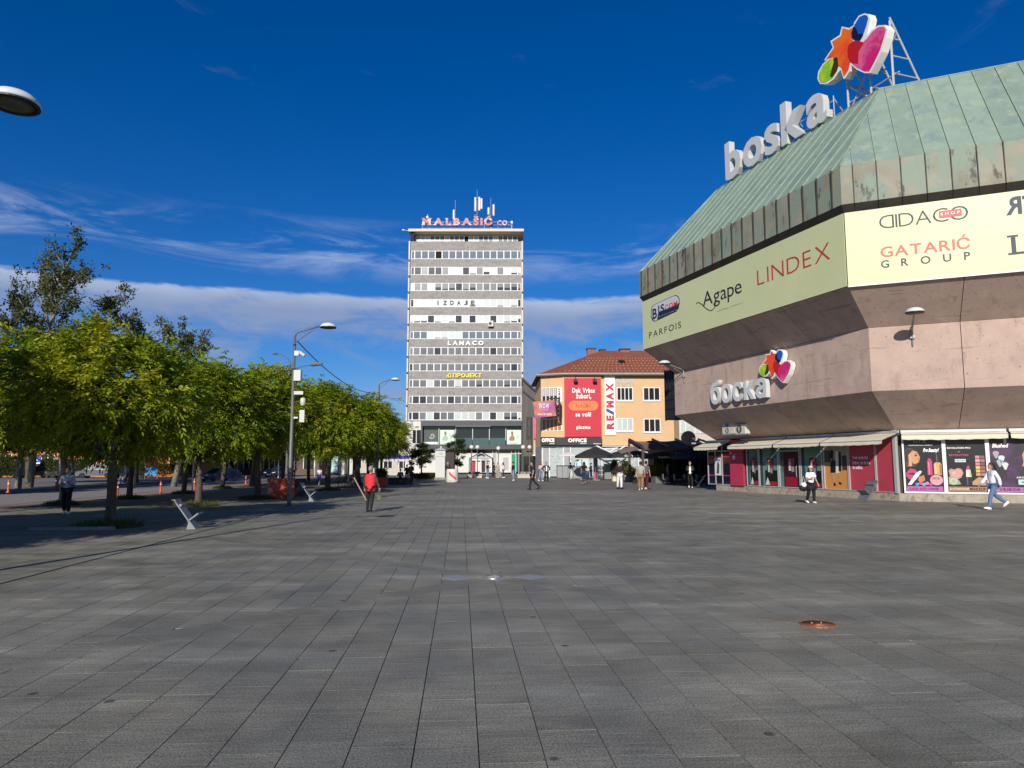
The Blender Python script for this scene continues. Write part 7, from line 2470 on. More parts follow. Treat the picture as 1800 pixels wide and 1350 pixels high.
umbrella(1107, 787, 799, 36, 71, M_UMB, 'second black parasol with white lettering, behind the green plants', 0.3, 'Caffe Kult')
umbrella(1165, 792, 801, 36, 67, M_UMB, 'black parasol half hidden under the brown pergola canopy', 0.3, 'Caffe Kult')
umbrella(1212, 794, 801, 30, 61, M_UMB, 'black parasol deep under the brown pergola beside the mall', 0.3)
# white hinged arms of the folding awning on the yellow house
t = thing('folding_awning_frame', 'white folding awning arms spread above the black parasols', 'awning frame', YP.loc, ROTC)
for (pa, pb) in (((1048.5, 783.5), (1071, 795)), ((1098, 784.5), (1079, 797)), ((1071, 795), (1084, 787)), ((1060, 789), (1087, 788))):
    obj('arm', MB().tube([(YP.x(*pa, -3), -3.0, YP.z(pa[1], -3)), (YP.x(*pb, -3), -3.0, YP.z(pb[1], -3))], 0.10, 6), M_UW, t)
obj('wall_rail', MB().box(YP.x(1045, 785), YP.x(1130, 785), -0.3, 0.0, YP.z(787), YP.z(785)), BLACK, t)
for px in (1048.5, 1098):
    obj('support', MB().tube([(YP.x(px, 784, -3), -3.0, YP.z(784, -3)), (YP.x(px, 784, -3), 0, YP.z(785, -3))], 0.05, 6), M_UW, t)

# brown pergola with sagging canvas
PG = Plane(1131, 61, 850)
t = thing('pergola', 'dark brown steel pergola with sagging canvas beside the mall', 'pergola', PG.loc, ROTC)
M_PERG = mat('brown_steel', (0.060, 0.030, 0.024), 0.6, 0.15)
W_, Dp = 6.6, 7.0
h0, h1 = PG.z(787), PG.z(787) + 0.9
for x, y, h in ((0, 0, h0), (W_, 0, h0), (0, Dp, h1), (W_, Dp, h1)):
    obj('post', MB().box(x - 0.1, x + 0.1, y - 0.1, y + 0.1, 0, h), M_PERG, t)
for k in range(4):
    x = W_ * k / 3
    obj('rafter', MB().slab([(x - 0.07, -0.2, h0), (x + 0.07, -0.2, h0), (x + 0.07, Dp, h1), (x - 0.07, Dp, h1)], (0, 0, 0.16)), M_PERG, t)
obj('front_beam', MB().box(-0.1, W_ + 0.1, -0.1, 0.1, h0 - 0.2, h0 - 0.01), M_PERG, t)
vs, fs = [], []
nx, ny = 30, 24
for j in range(ny + 1):
    for i in range(nx + 1):
        x = 0.05 + (W_ - 0.1) * i / nx
        v = j / ny
        sag = 0.30 * abs(math.sin(PI * v * 6)) + 0.10 * math.sin(PI * ((i / nx * 3) % 1))
        vs.append((x, Dp * v, h0 + (h1 - h0) * v - 0.04 - sag))
for j in range(ny):
    for i in range(nx):
        a = j * (nx + 1) + i
        fs.append((a, a + 1, a + nx + 2, a + nx + 1))
obj('canvas', MB().add(vs, fs), M_BRN, t, smooth=True)
vs2, fs2 = [], []                                     # paler side fold hanging left of the post
for i in range(15):
    x = -1.75 + 1.65 * i / 14
    for j in range(4):
        vs2.append((x, 1.0 + j * 0.9, h0 - 0.45 + 0.12 * j + 0.40 * i / 14 - 0.10 * abs(math.sin(i * 1.3))))
for i in range(14):
    for j in range(3):
        a = i * 4 + j
        fs2.append((a, a + 4, a + 5, a + 1))
obj('side_canvas', MB().add(vs2, fs2), layer(mat('tan_canvas', (0.22, 0.175, 0.125), 0.85, 0.15, 1.5), (0.12, 0.09, 0.065), 1.5, 0.5, 0.65, None, 0.6), t, smooth=True)
lettering(t, 'CAFFE BAR KULT', W_ * 0.42, h0 - 0.62, W_ * 0.85, h0 - 0.42, -0.12, 0.02, cmat('8d8a88', 0.6), bold=0.02)
obj('hanging_sign', MB().box(W_ * 0.35, W_ * 0.95, -0.1, -0.04, h0 - 0.75, h0 - 0.22), M_UMB, t)
CF = Plane(1150, 69, 846)
t = thing('cafe_back_wall', 'glazed cafe wall behind the pergola, its shade put into the dark colour', 'cafe', CF.loc, ROTC)
obj('wall', MB().box(0, 9, 0, 3, 0, 3.2), mat('cafe_shade_tone', (0.022, 0.020, 0.020), 0.6, 0.2), t)  # near-black wall colour stands for the shade under the pergola
for k in range(5):
    wv = obj('window', MB().box(0.3 + k * 1.7, 1.75 + k * 1.7, -0.06, 0, 0.4, 2.6), M_DKGL, t)
    obj('frame', MB().box(0.22 + k * 1.7, 0.3 + k * 1.7, -0.1, 0, 0.2, 2.7), M_PERG, wv)
pl = Plane(1212, 60, 846)
t = thing('round_sign', 'big brown round disc hung by the corner of the mall above the terrace', 'sign', pl.loc, ROTC)
r = 12.5 / F * 60
obj('disc', MB().lathe([(0, -0.08), (r, -0.08), (r, 0.08), (0, 0.08)], 28, M=Matrix.Translation((0, 0, pl.z(770))) @ Matrix.Rotation(R(90), 4, 'X')), mat('disc_brown', (0.30, 0.23, 0.17), 0.7, 0.1), t)
obj('post', MB().tube([(0, 0.1, 0), (0, 0.1, pl.z(762))], 0.06, 8), M_PERG, t)
# tables and chairs under the pergola
def cafe_table(loc, label):
    t = thing('cafe_table', label, 'table', loc, 0.3, 'cafe tables')
    obj('table_top', MB().lathe([(0, 0.70), (0.38, 0.70), (0.38, 0.74), (0, 0.74)], 16), mat('table_brown', (0.10, 0.07, 0.05), 0.5), t)
    obj('stem', MB().tube([(0, 0, 0.03), (0, 0, 0.7)], 0.035, 6), BLACK, t)
    obj('foot', MB().lathe([(0.26, 0), (0.26, 0.03), (0, 0.04)], 12), BLACK, t)
    return t
def cafe_chair(loc, rot, label):
    t = thing('cafe_chair', label, 'chair', loc, rot, 'cafe chairs')
    m = mat('rattan', (0.17, 0.15, 0.13), 0.8, 0.2, 8)
    obj('seat', MB().box(-0.23, 0.23, -0.23, 0.23, 0.42, 0.47), m, t)
    obj('backrest', MB().box(-0.23, 0.23, 0.2, 0.25, 0.47, 0.9), m, t)
    for sx_ in (-1, 1):
        for sy_ in (-1, 1):
            obj('leg', MB().tube([(sx_ * 0.2, sy_ * 0.2, 0), (sx_ * 0.2, sy_ * 0.2, 0.42)], 0.015, 5), BLACK, t)
    return t
for i, (px, Y, lb) in enumerate(((1185, 60, 'cafe table under the pergola behind the shrubs'), (1206, 58, 'cafe table under the pergola left of the man in the open jacket'), (1232, 57, 'cafe table in the dark by the mall corner'))):
    p = AT(px, 850, Y); p.z = 0
    cafe_table(p, lb)
    cafe_chair(p + Vector((-0.7, 0.1, 0)), 1.5, ('chair left of the table behind the shrubs', 'chair left of the table by the man in the open jacket', 'chair left of the table by the mall corner')[i])
    cafe_chair(p + Vector((0.7, 0.1, 0)), -1.5, ('chair right of the table behind the shrubs', 'chair right of the table by the man in the open jacket', 'chair right of the table by the mall corner')[i])
bench(G(1231, 857), ROTC + R(172), 'slanted metal bench beside the mall corner behind the man in the open jacket')
# plants
PLG = leaf_material('leaf_shrub', (0.05, 0.085, 0.015), (0.10, 0.14, 0.02), (0.17, 0.18, 0.03))
M_PTG = mat('planter_grey', (0.13, 0.135, 0.14), 0.7, 0.12)
def shrub(px, py, w_, h_, hp, m, label, big=False):
    p = G(px, py)
    t = thing('potted_shrub', label, 'potted plant', p, 0.1, 'potted shrubs of the terrace')
    obj('pot', MB().slab([(-w_ / 2, -w_ / 2, 0), (w_ / 2, -w_ / 2, 0), (w_ / 2, w_ / 2, 0), (-w_ / 2, w_ / 2, 0)], (0, 0, h_)), M_PTG, t)
    rg = np.random.default_rng(int(px))
    n = 420
    v = rg.normal(0, 1, (n, 3))
    v /= np.linalg.norm(v, axis=1)[:, None]
    q = v * (rg.random(n) ** 0.4)[:, None] * np.array([w_ * 0.62, w_ * 0.55, hp * 0.5]) + np.array([0, 0, h_ + hp * 0.48])
    me = leaves_mesh('foliage', q, v + np.array([0, 0, 0.4]), np.clip(0.5 + rg.normal(0, .2, n), 0, 1), 0.16, rg, per=4, ratio=0.5)
    me.materials.append(m)
    link('foliage', me, None, t)
    obj('stem', MB().tube([(0, 0, h_), (0, 0, h_ + hp * 0.6)], 0.03, 5), BARK, t)
shrub(1109, 847, 0.9, 0.5, 1.0, PLG, 'yellow-green potted shrub left of the couple')
shrub(1142, 847, 0.95, 0.62, 0.95, PLG, 'yellow-green potted shrub half behind the couple')
shrub(1159, 849, 1.15, 0.62, 1.0, PLG, 'widest yellow-green potted shrub right of the couple')
shrub(1081, 844, 0.7, 0.5, 1.7, LEAF_B, 'tall dark green potted plant left of the man with the cap')
shrub(1100, 843, 0.7, 0.5, 1.6, LEAF_B, 'tall dark green potted plant right of the man with the cap')
# souvenir counters, rack and column
def stand(pxa, pxb, pyb, pyt, label, m, kind='counter', name='sales_counter', cat='stall'):
    Y = min(ahead(G((pxa + pxb) / 2, pyb)), 84.0)
    p = AT((pxa + pxb) / 2, pyb, Y)
    p.z = 0
    w_ = (fx(pxb, 835, Y) - fx(pxa, 835, Y)) / 2
    h_ = fz(pyt, Y)
    t = thing(name, label, cat, p, ROTC)
    if kind == 'counter':
        obj('body', MB().box(-w_, w_, 0, 0.7, 0.08, h_ - 0.06), m, t)
        obj('counter_top', MB().box(-w_ - 0.06, w_ + 0.06, -0.08, 0.76, h_ - 0.06, h_), cmat('3a3530', 0.6), t)
        obj('front_panel', MB().box(-w_ * 0.9, -0.03, -0.02, 0.0, 0.15, h_ - 0.12).box(0.03, w_ * 0.9, -0.02, 0.0, 0.15, h_ - 0.12), cmat('8b8f8e', 0.6), t)
    elif kind == 'rack':
        for k in range(4):
            z = 0.1 + (h_ - 0.2) * k / 3
            sh = obj('shelf', MB().box(-w_, w_, 0, 0.4, z, z + 0.04), m, t)
            for j in range(3):
                x = -w_ + 2 * w_ * (j + 0.5) / 3
                if k < 3:
                    obj('newspaper', MB().box(x - w_ * 0.25, x + w_ * 0.25, 0.05, 0.12, z + 0.05, z + 0.05 + (h_ / 4.5)), cmat(('dad8d2', '7a7d80', 'c8c4bc')[(j + k) % 3], 0.7), sh)
        for s in (-1, 1):
            obj('upright', MB().box(s * w_ - 0.025, s * w_ + 0.025, 0.18, 0.24, 0, h_), m, t)
    elif kind == 'cabinet':
        obj('body', MB().box(-w_, w_, 0, 0.7, 0.12, h_), m, t)
        for s in (-1, 1):
            obj('leg', MB().box(s * w_ * 0.85 - 0.05, s * w_ * 0.85 + 0.05, 0.1, 0.2, 0, 0.12), BLACK, t)
        obj('door_panel', MB().box(-w_ * 0.9, w_ * 0.9, -0.02, 0, 0.2, h_ - 0.1), cmat('7d8284', 0.5), t)
        obj('lid', MB().box(-w_ - 0.05, w_ + 0.05, -0.06, 0.74, h_, h_ + 0.05), M_ALU, t)
    elif kind == 'column':
        obj('shaft', MB().lathe([(w_ * 1.1, 0), (w_ * 1.1, 0.1), (w_, 0.12), (w_, h_ - 0.1), (w_ * 1.05, h_)], 14), m, t)
        obj('foot_wrap', MB().lathe([(w_ * 1.02, 0.12), (w_ * 1.02, 1.0)], 14), cmat('c06080', 0.5), t)
    elif kind == 'booth':
        obj('body', MB().box(-w_, w_, 0, 1.0, 0.05, 1.15), m, t)
        obj('posts', MB().box(-w_, -w_ + 0.07, 0, 0.07, 1.15, h_).box(w_ - 0.07, w_, 0, 0.07, 1.15, h_), CAMW, t)
        obj('back_board', MB().box(-w_, w_, 0.95, 1.0, 1.15, h_), cmat('b8cfd4', 0.6), t)
        for k in range(4):
            obj('display_box', MB().box(-w_ * 0.8 + k * w_ * 0.42, -w_ * 0.55 + k * w_ * 0.42, 0.2, 0.5, 1.15, 1.4 + 0.1 * (k % 2)), cmat(('c9c2b4', '5a6a70', 'b0523c', 'd8d4cc')[k], 0.6), t)
    return t
stand(979, 999, 839, 818, 'grey sales counter under the small white parasol', cmat('5e5f66', 0.6))
stand(1008, 1024, 842, 820, 'grey counter between the two shoppers and the woman in black top', cmat('9a9c98', 0.6))
stand(1012, 1036, 841, 807, 'mint display booth under the cream parasol', cmat('d9cfd2', 0.6), 'booth', 'display_booth')
stand(1043.5, 1051, 844, 804, 'lilac round advertising column before the black parasol', layer(mat('lilac_print', srgb('8b8aa6'), 0.5, 0.1), srgb('5a5a86'), 3, 0.5, 0.6, None, 0.7), 'column', 'advertising_column', 'column')
stand(1052, 1061.5, 843, 817, 'newspaper rack with white papers beside the grey cabinet', M_ALU, 'rack', 'newspaper_rack', 'rack')
stand(1063, 1075.5, 844, 816, 'grey steel cabinet left of the tall green plants', mat('cabinet_grey', (0.24, 0.25, 0.255), 0.5, 0.1), 'cabinet', 'steel_cabinet', 'cabinet')
p = G(1081, 846)
t = thing('stone_block', 'pale yellowish block on the ground beside the grey cabinet', 'block', p)
obj('block', MB().slab([(-0.28, -0.2, 0), (0.28, -0.2, 0), (0.28, 0.2, 0), (-0.28, 0.2, 0)], (0.02, 0, 0.42)), cmat('cfc79a', 0.8), t)
obj('block_top', MB().slab([(-0.24, -0.16, 0.42), (0.28, -0.16, 0.42), (0.28, 0.16, 0.42), (-0.24, 0.16, 0.42)], (0, 0, 0.06)), cmat('d6d0aa', 0.8), t)
p = G(1110.5, 845)
t = thing('floor_sign', 'small black and white pointed floor stand before the shrubs', 'floor stand', p)
obj('stand', MB().lathe([(0.2, 0), (0.16, 0.1), (0.05, 0.62), (0, 0.64)], 10), WHITE, t)
obj('band', MB().lathe([(0.152, 0.16), (0.10, 0.4)], 10), BLACK, t)
# small white camera by the end of the awnings
s0, z0 = FAW.sz(1222, 779, 0.3)
t = thing('security_camera', 'small white security camera at the far end of the mall awnings', 'camera', FAW.pt(s0, z0, 0.0), FAW.rot)
obj('arm', MB().tube([(0.4, 0, 0), (0.1, -0.3, 0.05), (-0.05, -0.35, 0.3)], 0.03, 6), CAMW, t)
obj('housing', MB().box(-0.3, 0.1, -0.4, -0.28, -0.06, 0.06).ellipsoid((-0.06, -0.35, 0.32), 0.12, 0.12, 0.1, 8, 6), CAMW, t)

# ------------------------------------------------------------------ people
SKIN = mat('skin', (0.44, 0.26, 0.185), 0.55, 0.05, 4)
LIP = mat('lip', (0.30, 0.10, 0.09), 0.5)
EYE = mat('eye_dark', (0.02, 0.015, 0.012), 0.3)

def skin_grow(verts, edges, radii, root=0, sub=1):
    me = bpy.data.meshes.new('grow')
    me.from_pydata([tuple(v) for v in verts], edges, [])
    o = bpy.data.objects.new('grow', me)
    COL.objects.link(o)
    md = o.modifiers.new('s', 'SKIN')
    md.use_smooth_shade = True
    if not me.skin_vertices:
        with bpy.context.temp_override(object=o):
            pass
    sv = me.skin_vertices[0].data
    for i, r in enumerate(radii):
        sv[i].radius = r if isinstance(r, tuple) else (r, r)
        sv[i].use_root = (i == root)
    s2 = o.modifiers.new('u', 'SUBSURF')
    s2.levels = sub
    dg = bpy.context.evaluated_depsgraph_get()
    m2 = bpy.data.meshes.new_from_object(o.evaluated_get(dg))
    vs = [tuple(v.co) for v in m2.vertices]
    fs = [tuple(p.vertices) for p in m2.polygons]
    bpy.data.objects.remove(o)
    bpy.data.meshes.remove(me)
    bpy.data.meshes.remove(m2)
    return vs, fs

def hand(mb, w_, d, side, curl=0.35):
    """palm and five separate bent fingers; w_ wrist, d pointing direction"""
    w_, d = Vector(w_), Vector(d).normalized()
    a = Vector((side, 0, 0))
    a = (a - d * a.dot(d))
    if a.length < 0.1:
        a = Vector((0, 1, 0))
    a.normalize()                                     # outwards, back of the hand
    f = d.cross(a).normalized()                       # across the knuckles
    mb.tube([w_ - d * 0.02, w_ + d * 0.03, w_ + d * 0.085], [0.026, 0.036, 0.034], 8, M=None, flat=0.6)
    for k, (off, ln) in enumerate(((-0.028, 0.068), (-0.010, 0.078), (0.009, 0.074), (0.027, 0.058))):
        b0 = w_ + d * 0.075 + f * off
        p1 = b0 + d * ln * 0.5 - a * ln * 0.10
        p2 = p1 + (d * (1 - curl) - a * curl).normalized() * ln * 0.32
        p3 = p2 + (d * (1 - curl * 1.8) - a * curl * 1.6).normalized() * ln * 0.25
        mb.tube([b0, p1, p2, p3], [0.0095, 0.009, 0.008, 0.006], 5)
    t0 = w_ + d * 0.025 - f * 0.026
    mb.tube([t0, t0 + d * 0.03 - f * 0.022 - a * 0.008, t0 + d * 0.058 - f * 0.026 - a * 0.018], [0.012, 0.010, 0.007], 5)

def head(mb, c, tilt=0.0):
    """ovoid head with jaw, nose, ears, eyes and mouth; c is the base of the skull, facing +Y"""
    M = Matrix.Translation(c) @ Matrix.Rotation(-tilt, 4, 'X')
    prof = [(-0.055, 0.030, 0.040, 0.052), (-0.045, 0.045, 0.058, 0.048), (-0.015, 0.060, 0.076, 0.030), (0.03, 0.070, 0.086, 0.016), (0.075, 0.076, 0.092, 0.008), (0.115, 0.076, 0.096, 0.0), (0.15, 0.066, 0.086, -0.004), (0.175, 0.046, 0.062, -0.006), (0.19, 0.018, 0.026, -0.008)]
    n = 12
    vs, fs = [], []
    for z, rx, ry, cy in prof:
        for k in range(n):
            a = 2 * PI * k / n
            vs.append((rx * math.cos(a), cy + ry * math.sin(a), z))
    for j in range(len(prof) - 1):
        for k in range(n):
            k2 = (k + 1) % n
            fs.append((j * n + k, j * n + k2, (j + 1) * n + k2, (j + 1) * n + k))
    fs += [tuple(range(n - 1, -1, -1)), tuple((len(prof) - 1) * n + k for k in range(n))]
    mb.add(vs, fs, 0, M)
    mb.add([(-0.016, 0.092, 0.015), (0.016, 0.092, 0.015), (0, 0.122, 0.02), (0, 0.094, 0.065)], [(0, 2, 3), (2, 1, 3), (1, 0, 3), (0, 1, 2)], 0, M)
    for s in (-1, 1):
        mb.ellipsoid((s * 0.078, 0.0, 0.045), 0.012, 0.022, 0.032, 6, 4, 0, M)
        mb.ellipsoid((s * 0.031, 0.093, 0.068), 0.014, 0.008, 0.008, 6, 4, 1, M)
        mb.box(s * 0.031 - 0.019, s * 0.031 + 0.019, 0.092, 0.101, 0.083, 0.089, 1, M)
    mb.ellipsoid((0, 0.096, -0.012), 0.025, 0.008, 0.007, 8, 4, 2, M)
    return M

def person(loc, face, H, label, top, low, hair, shoes, lstride=0.0, rstride=0.0, larm='down', rarm='down', sleeve='long', long_hair=False, skirt=0.0, hat=None, vest=None, tail=False, build=1.0, crop=False, sit=False, tilt=0.0, shorts=False, loose=1.0, group=None, jacket=None, mid=None):
    """face: 0 = looking away from the camera, 90 = to the right of the picture, 180 = towards the camera"""
    t = thing('person', label, 'person', loc, -R(YAW) - R(face), group)
    s = H / 1.75
    drop = 0.0
    def leg(sgn, st):
        hip = Vector((sgn * 0.092, 0, 0.92))
        if sit:
            kn = hip + Vector((sgn * 0.06, 0.42, 0.02))
            return hip, kn, kn + Vector((0, 0.04, -0.42))
        th = R(24 * st)
        bend = R(6 + (30 * -st if st < 0 else 0) + (4 if st > 0 else 0))
        kn = hip + Vector((sgn * 0.012, math.sin(th) * 0.43, -math.cos(th) * 0.43))
        an = kn + Vector((0, math.sin(th - bend) * 0.41, -math.cos(th - bend) * 0.41))
        return hip, kn, an
    L_, R_ = leg(-1, lstride), leg(1, rstride)
    low_z = min(L_[2].z, R_[2].z)
    drop = 0.085 - low_z
    if sit:
        drop = 0.47 - 0.92 + 0.06
    up = Vector((0, 0, drop))
    L_, R_ = [v + up for v in L_], [v + up for v in R_]
    pel, spi, che, nec, hb = [Vector(v) + up for v in ((0, 0, 0.95), (0, 0.0, 1.12), (0, 0.012, 1.30), (0, 0.0, 1.475), (0, 0.018, 1.535))]
    def arm(sgn, kind, st):
        sh = Vector((sgn * 0.175, 0.0, 1.415)) + up
        if kind == 'down':
            el = sh + Vector((sgn * 0.055, -0.02, -0.28)); wr = el + Vector((sgn * 0.01, 0.06, -0.24))
        elif kind == 'swing':
            a = R(26 * st)
            el = sh + Vector((sgn * 0.05, math.sin(a) * 0.28, -math.cos(a) * 0.28)); wr = el + Vector((0, math.sin(a + 0.35) * 0.25, -math.cos(a + 0.35) * 0.25))
        elif kind == 'ear':
            el = sh + Vector((sgn * 0.13, 0.16, -0.20)); wr = el + Vector((-sgn * 0.19, 0.04, 0.20))
        elif kind == 'fore':
            el = sh + Vector((sgn * 0.06, 0.02, -0.28)); wr = el + Vector((-sgn * 0.10, 0.21, 0.07))
        elif kind == 'point':
            el = sh + Vector((sgn * 0.24, 0.10, 0.04)); wr = el + Vector((sgn * 0.22, 0.10, 0.09))
        elif kind == 'hip':
            el = sh + Vector((sgn * 0.18, -0.06, -0.24)); wr = el + Vector((-sgn * 0.15, 0.12, -0.17))
        else:
            el = sh + Vector((sgn * 0.09, 0.0, -0.27)); wr = el + Vector((sgn * 0.08, 0.05, -0.23))
        return sh, el, wr
    la, ra = arm(-1, larm, -lstride), arm(1, rarm, -rstride)
    w_ = build
    V = [pel, spi, che, nec, hb, L_[0], L_[1], L_[2], R_[0], R_[1], R_[2], la[0], la[1], la[2], ra[0], ra[1], ra[2]]
    E = [(0, 1), (1, 2), (2, 3), (3, 4), (0, 5), (5, 6), (6, 7), (0, 8), (8, 9), (9, 10), (2, 11), (11, 12), (12, 13), (2, 14), (14, 15), (15, 16)]
    rad = [(0.125 * w_, 0.10 * w_), (0.108 * w_, 0.085 * w_), (0.125 * w_, 0.095 * w_), 0.05, 0.048, 0.082 * w_, 0.054, 0.037, 0.082 * w_, 0.054, 0.037, 0.056, 0.040, 0.027, 0.056, 0.040, 0.027]
    vs, fs = skin_grow(V, E, rad)
    mb = MB().add(vs, fs)
    Mh = head(mb, hb + Vector((0, 0.0, 0.045)), tilt)
    for (sh, el, wr), sg in ((la, -1), (ra, 1)):
        hand(mb, wr, wr - el, sg)
    sc_ = lambda m: setattr(m, 'v', [(x * s, y * s, z * s) for x, y, z in m.v]) or m
    sc_(mb)
    b = obj('body', mb, [SKIN, EYE, LIP], t, smooth=True)
    # shirt or jacket
    k = 0.017 * loose
    waist = pel if not crop else spi - Vector((0, 0, 0.02))
    V2 = [waist - Vector((0, 0, 0.0 if crop else 0.05)), spi, che, nec - Vector((0, 0, 0.035)), la[0], la[1], ra[0], ra[1]]
    E2 = [(0, 1), (1, 2), (2, 3), (2, 4), (4, 5), (2, 6), (6, 7)]
    rd = [(0.130 * w_ + k, 0.105 * w_ + k), (0.115 * w_ + k, 0.09 * w_ + k), (0.132 * w_ + k, 0.10 * w_ + k), 0.062, 0.062 + k, 0.045 + k, 0.062 + k, 0.045 + k]
    if sleeve == 'long':
        V2 += [la[2], ra[2]]
        E2 += [(5, 8), (7, 9)]
        rd += [0.034 + k, 0.034 + k]
    elif sleeve == 'short':
        V2[5] = la[0].lerp(la[1], 0.72)
        V2[7] = ra[0].lerp(ra[1], 0.72)
        rd[5] = rd[7] = 0.055 + k
    if sleeve == 'none':
        V2, E2, rd = V2[:4], E2[:3], rd[:4]
        rd[2] = (0.15 * w_ + k, 0.105 * w_ + k)
    vs, fs = skin_grow(V2, E2, rd)
    obj('jacket' if jacket else 'shirt', sc_(MB().add(vs, fs)), top, t, smooth=True)
    if mid:                                           # shirt showing in an open jacket
        obj('shirt_front', sc_(MB().box(-0.055, 0.055, 0.10, 0.145, pel.z, nec.z - 0.06)), mid, t)
    if vest:
        mbv = MB().lathe([(r_ * w_, z_ + drop) for r_, z_ in ((0.15, 0.80), (0.178, 0.82), (0.182, 0.95), (0.172, 1.10), (0.188, 1.28), (0.18, 1.38), (0.135, 1.45), (0.07, 1.475))], 18, sy=0.76)
        obj('vest', sc_(mbv), vest, t, smooth=True)
    # trousers or skirt
    if skirt:
        zt = pel.z + 0.03
        zb = zt - skirt
        mbk = MB().lathe([(0.135 * w_, zt), (0.175 * w_, zt - 0.18), (0.19 * w_, zt - skirt * 0.6), (0.20 * w_, zb), (0.17 * w_, zb + 0.02)], 16, sy=0.82)
        obj('skirt', sc_(mbk), low, t, smooth=True)
    else:
        kk = 0.014 * loose
        la_, ra_ = (L_[2], R_[2]) if not shorts else (L_[0].lerp(L_[1], 0.95), R_[0].lerp(R_[1], 0.95))
        V4 = [pel + Vector((0, 0, 0.02)), L_[0], L_[1], la_, R_[0], R_[1], ra_]
        rl = 0.044 + kk if not shorts else 0.07
        vs, fs = skin_grow(V4, [(0, 1), (1, 2), (2, 3), (0, 4), (4, 5), (5, 6)], [(0.132 * w_ + kk, 0.108 * w_ + kk), 0.09 * w_ + kk, 0.058 * w_ + kk, rl, 0.09 * w_ + kk, 0.058 * w_ + kk, rl])
        obj('trousers', sc_(MB().add(vs, fs)), low, t, smooth=True)
    # shoes
    for leg_ in (L_, R_):
        an = leg_[2]
        kn = leg_[1]
        pitch = math.atan2(an.y - kn.y, kn.z - an.z)
        f = Vector((0, math.cos(pitch * 0.7), math.sin(pitch * 0.7)))
        if sit:
            f = Vector((0, 1, 0))
        n_ = Vector((0, -f.z, f.y))
        base = an - n_ * 0.045
        mb = MB()
        pr_ = [(-0.085, 0.030, 0.03), (-0.06, 0.042, 0.045), (0.02, 0.045, 0.05), (0.10, 0.046, 0.035), (0.155, 0.036, 0.026), (0.185, 0.014, 0.014)]
        vs, fs = [], []
        for (d_, wd, hh) in pr_:
            for (px_, pz_) in ((-1, -0.6), (1, -0.6), (1, 0.5), (0.5, 1.4), (-0.5, 1.4), (-1, 0.5)):
                vs.append(base + f * d_ + Vector((px_ * wd, 0, 0)) + n_ * (pz_ * hh))
        for j in range(5):
            for q in range(6):
                q2 = (q + 1) % 6
                fs.append((j * 6 + q, j * 6 + q2, (j + 1) * 6 + q2, (j + 1) * 6 + q))
        fs += [(5, 4, 3, 2, 1, 0), tuple(30 + q for q in range(6))]
        mb.add(vs, fs)
        obj('shoe', sc_(mb), shoes, t, smooth=True)
    # hair
    if hair is not None:
        mb = MB()
        n, m = 14, 9
        vs, fs = [], []
        for j in range(m + 1):
            th = PI * j / m
            for q in range(n):
                a = 2 * PI * q / n
                vs.append((0.090 * math.sin(th) * math.cos(a), -0.014 + 0.108 * math.sin(th) * math.sin(a), 0.088 + 0.122 * math.cos(th)))
        for j in range(m):
            for q in range(n):
                q2 = (q + 1) % n
                ii = (j * n + q, (j + 1) * n + q, (j + 1) * n + q2, j * n + q2)
                cz = sum(vs[i][2] for i in ii) / 4
                cy = sum(vs[i][1] for i in ii) / 4
                if cz > 0.125 or (cy < 0.022 and cz > (0.015 if not long_hair else -0.03)):
                    fs.append(ii)
        mb.add(vs, fs, 0, Mh)
        if long_hair:
            mb.tube([(0, -0.055, 0.10), (0, -0.085, -0.02), (0, -0.12, -0.17), (0, -0.11, -0.30)], [0.085, 0.092, 0.095, 0.05], 10, M=Mh, flat=0.55)
            for sg in (-1, 1):
                mb.tube([(sg * 0.075, 0.0, 0.10), (sg * 0.088, -0.01, 0.0), (sg * 0.085, 0.005, -0.12), (sg * 0.075, 0.01, -0.2)], [0.03, 0.032, 0.03, 0.012], 7, M=Mh)
        if tail:
            mb.tube([(0, -0.10, 0.13), (0, -0.15, 0.10), (0, -0.165, 0.0), (0, -0.15, -0.12)], [0.028, 0.036, 0.034, 0.010], 8, M=Mh)
        obj('hair', sc_(mb), hair, t, smooth=True)
    if hat is not None:
        mb = MB()
        mb.lathe([(0.098, 0.115), (0.1, 0.15), (0.085, 0.195), (0.05, 0.215), (0, 0.22)], 14, M=Mh, sy=1.12)
        mb.slab([(-0.07, 0.08, 0.125), (0.07, 0.08, 0.125), (0.05, 0.18, 0.115), (-0.05, 0.18, 0.115)], (0, 0, 0.012), M=Mh)
        obj('cap', sc_(mb), hat, t, smooth=True)
    return t

def at_px(px, foot, top):
    p = G(px, foot)
    zc = ahead(p) * math.cos(R(PITCH)) - CAM_H * math.sin(R(PITCH))
    return p, max(1.48, min(1.9, (foot - top) / F * zc))

HB, HD, HG, HBL = cmat('2a1a12', 0.6), cmat('15100d', 0.6), cmat('8a8682', 0.7), cmat('8a6238', 0.6)
BLK, NVY, JEAN, LJEAN, WHT = cmat('131316', 0.8), cmat('1a1d2c', 0.8), cmat('3c5a88', 0.85), cmat('7d90ac', 0.85), cmat('e8e8ea', 0.8)
SW_, SB_ = cmat('e6e2de', 0.6), cmat('1a1a1c', 0.5)
def who(px, foot, top, face, label, *a, **k):
    p, H = at_px(px, foot, top)
    return person(p, face, H, label, *a, **k)
PLEFT = 'people in the shade on the left'
who(115, 904, 823, 165, 'person in a white shirt and wide black trousers looking at a phone in the shade', cmat('b9bccb', 0.8), BLK, HD, SW_, .35, -.3, 'fore', 'fore', loose=2.2)
CHK = layer(mat('checked_shirt', (0.06, 0.02, 0.022), 0.85, 0.2, 8), (0.16, 0.15, 0.15), 14, 0.52, 0.6, None, 0.6)
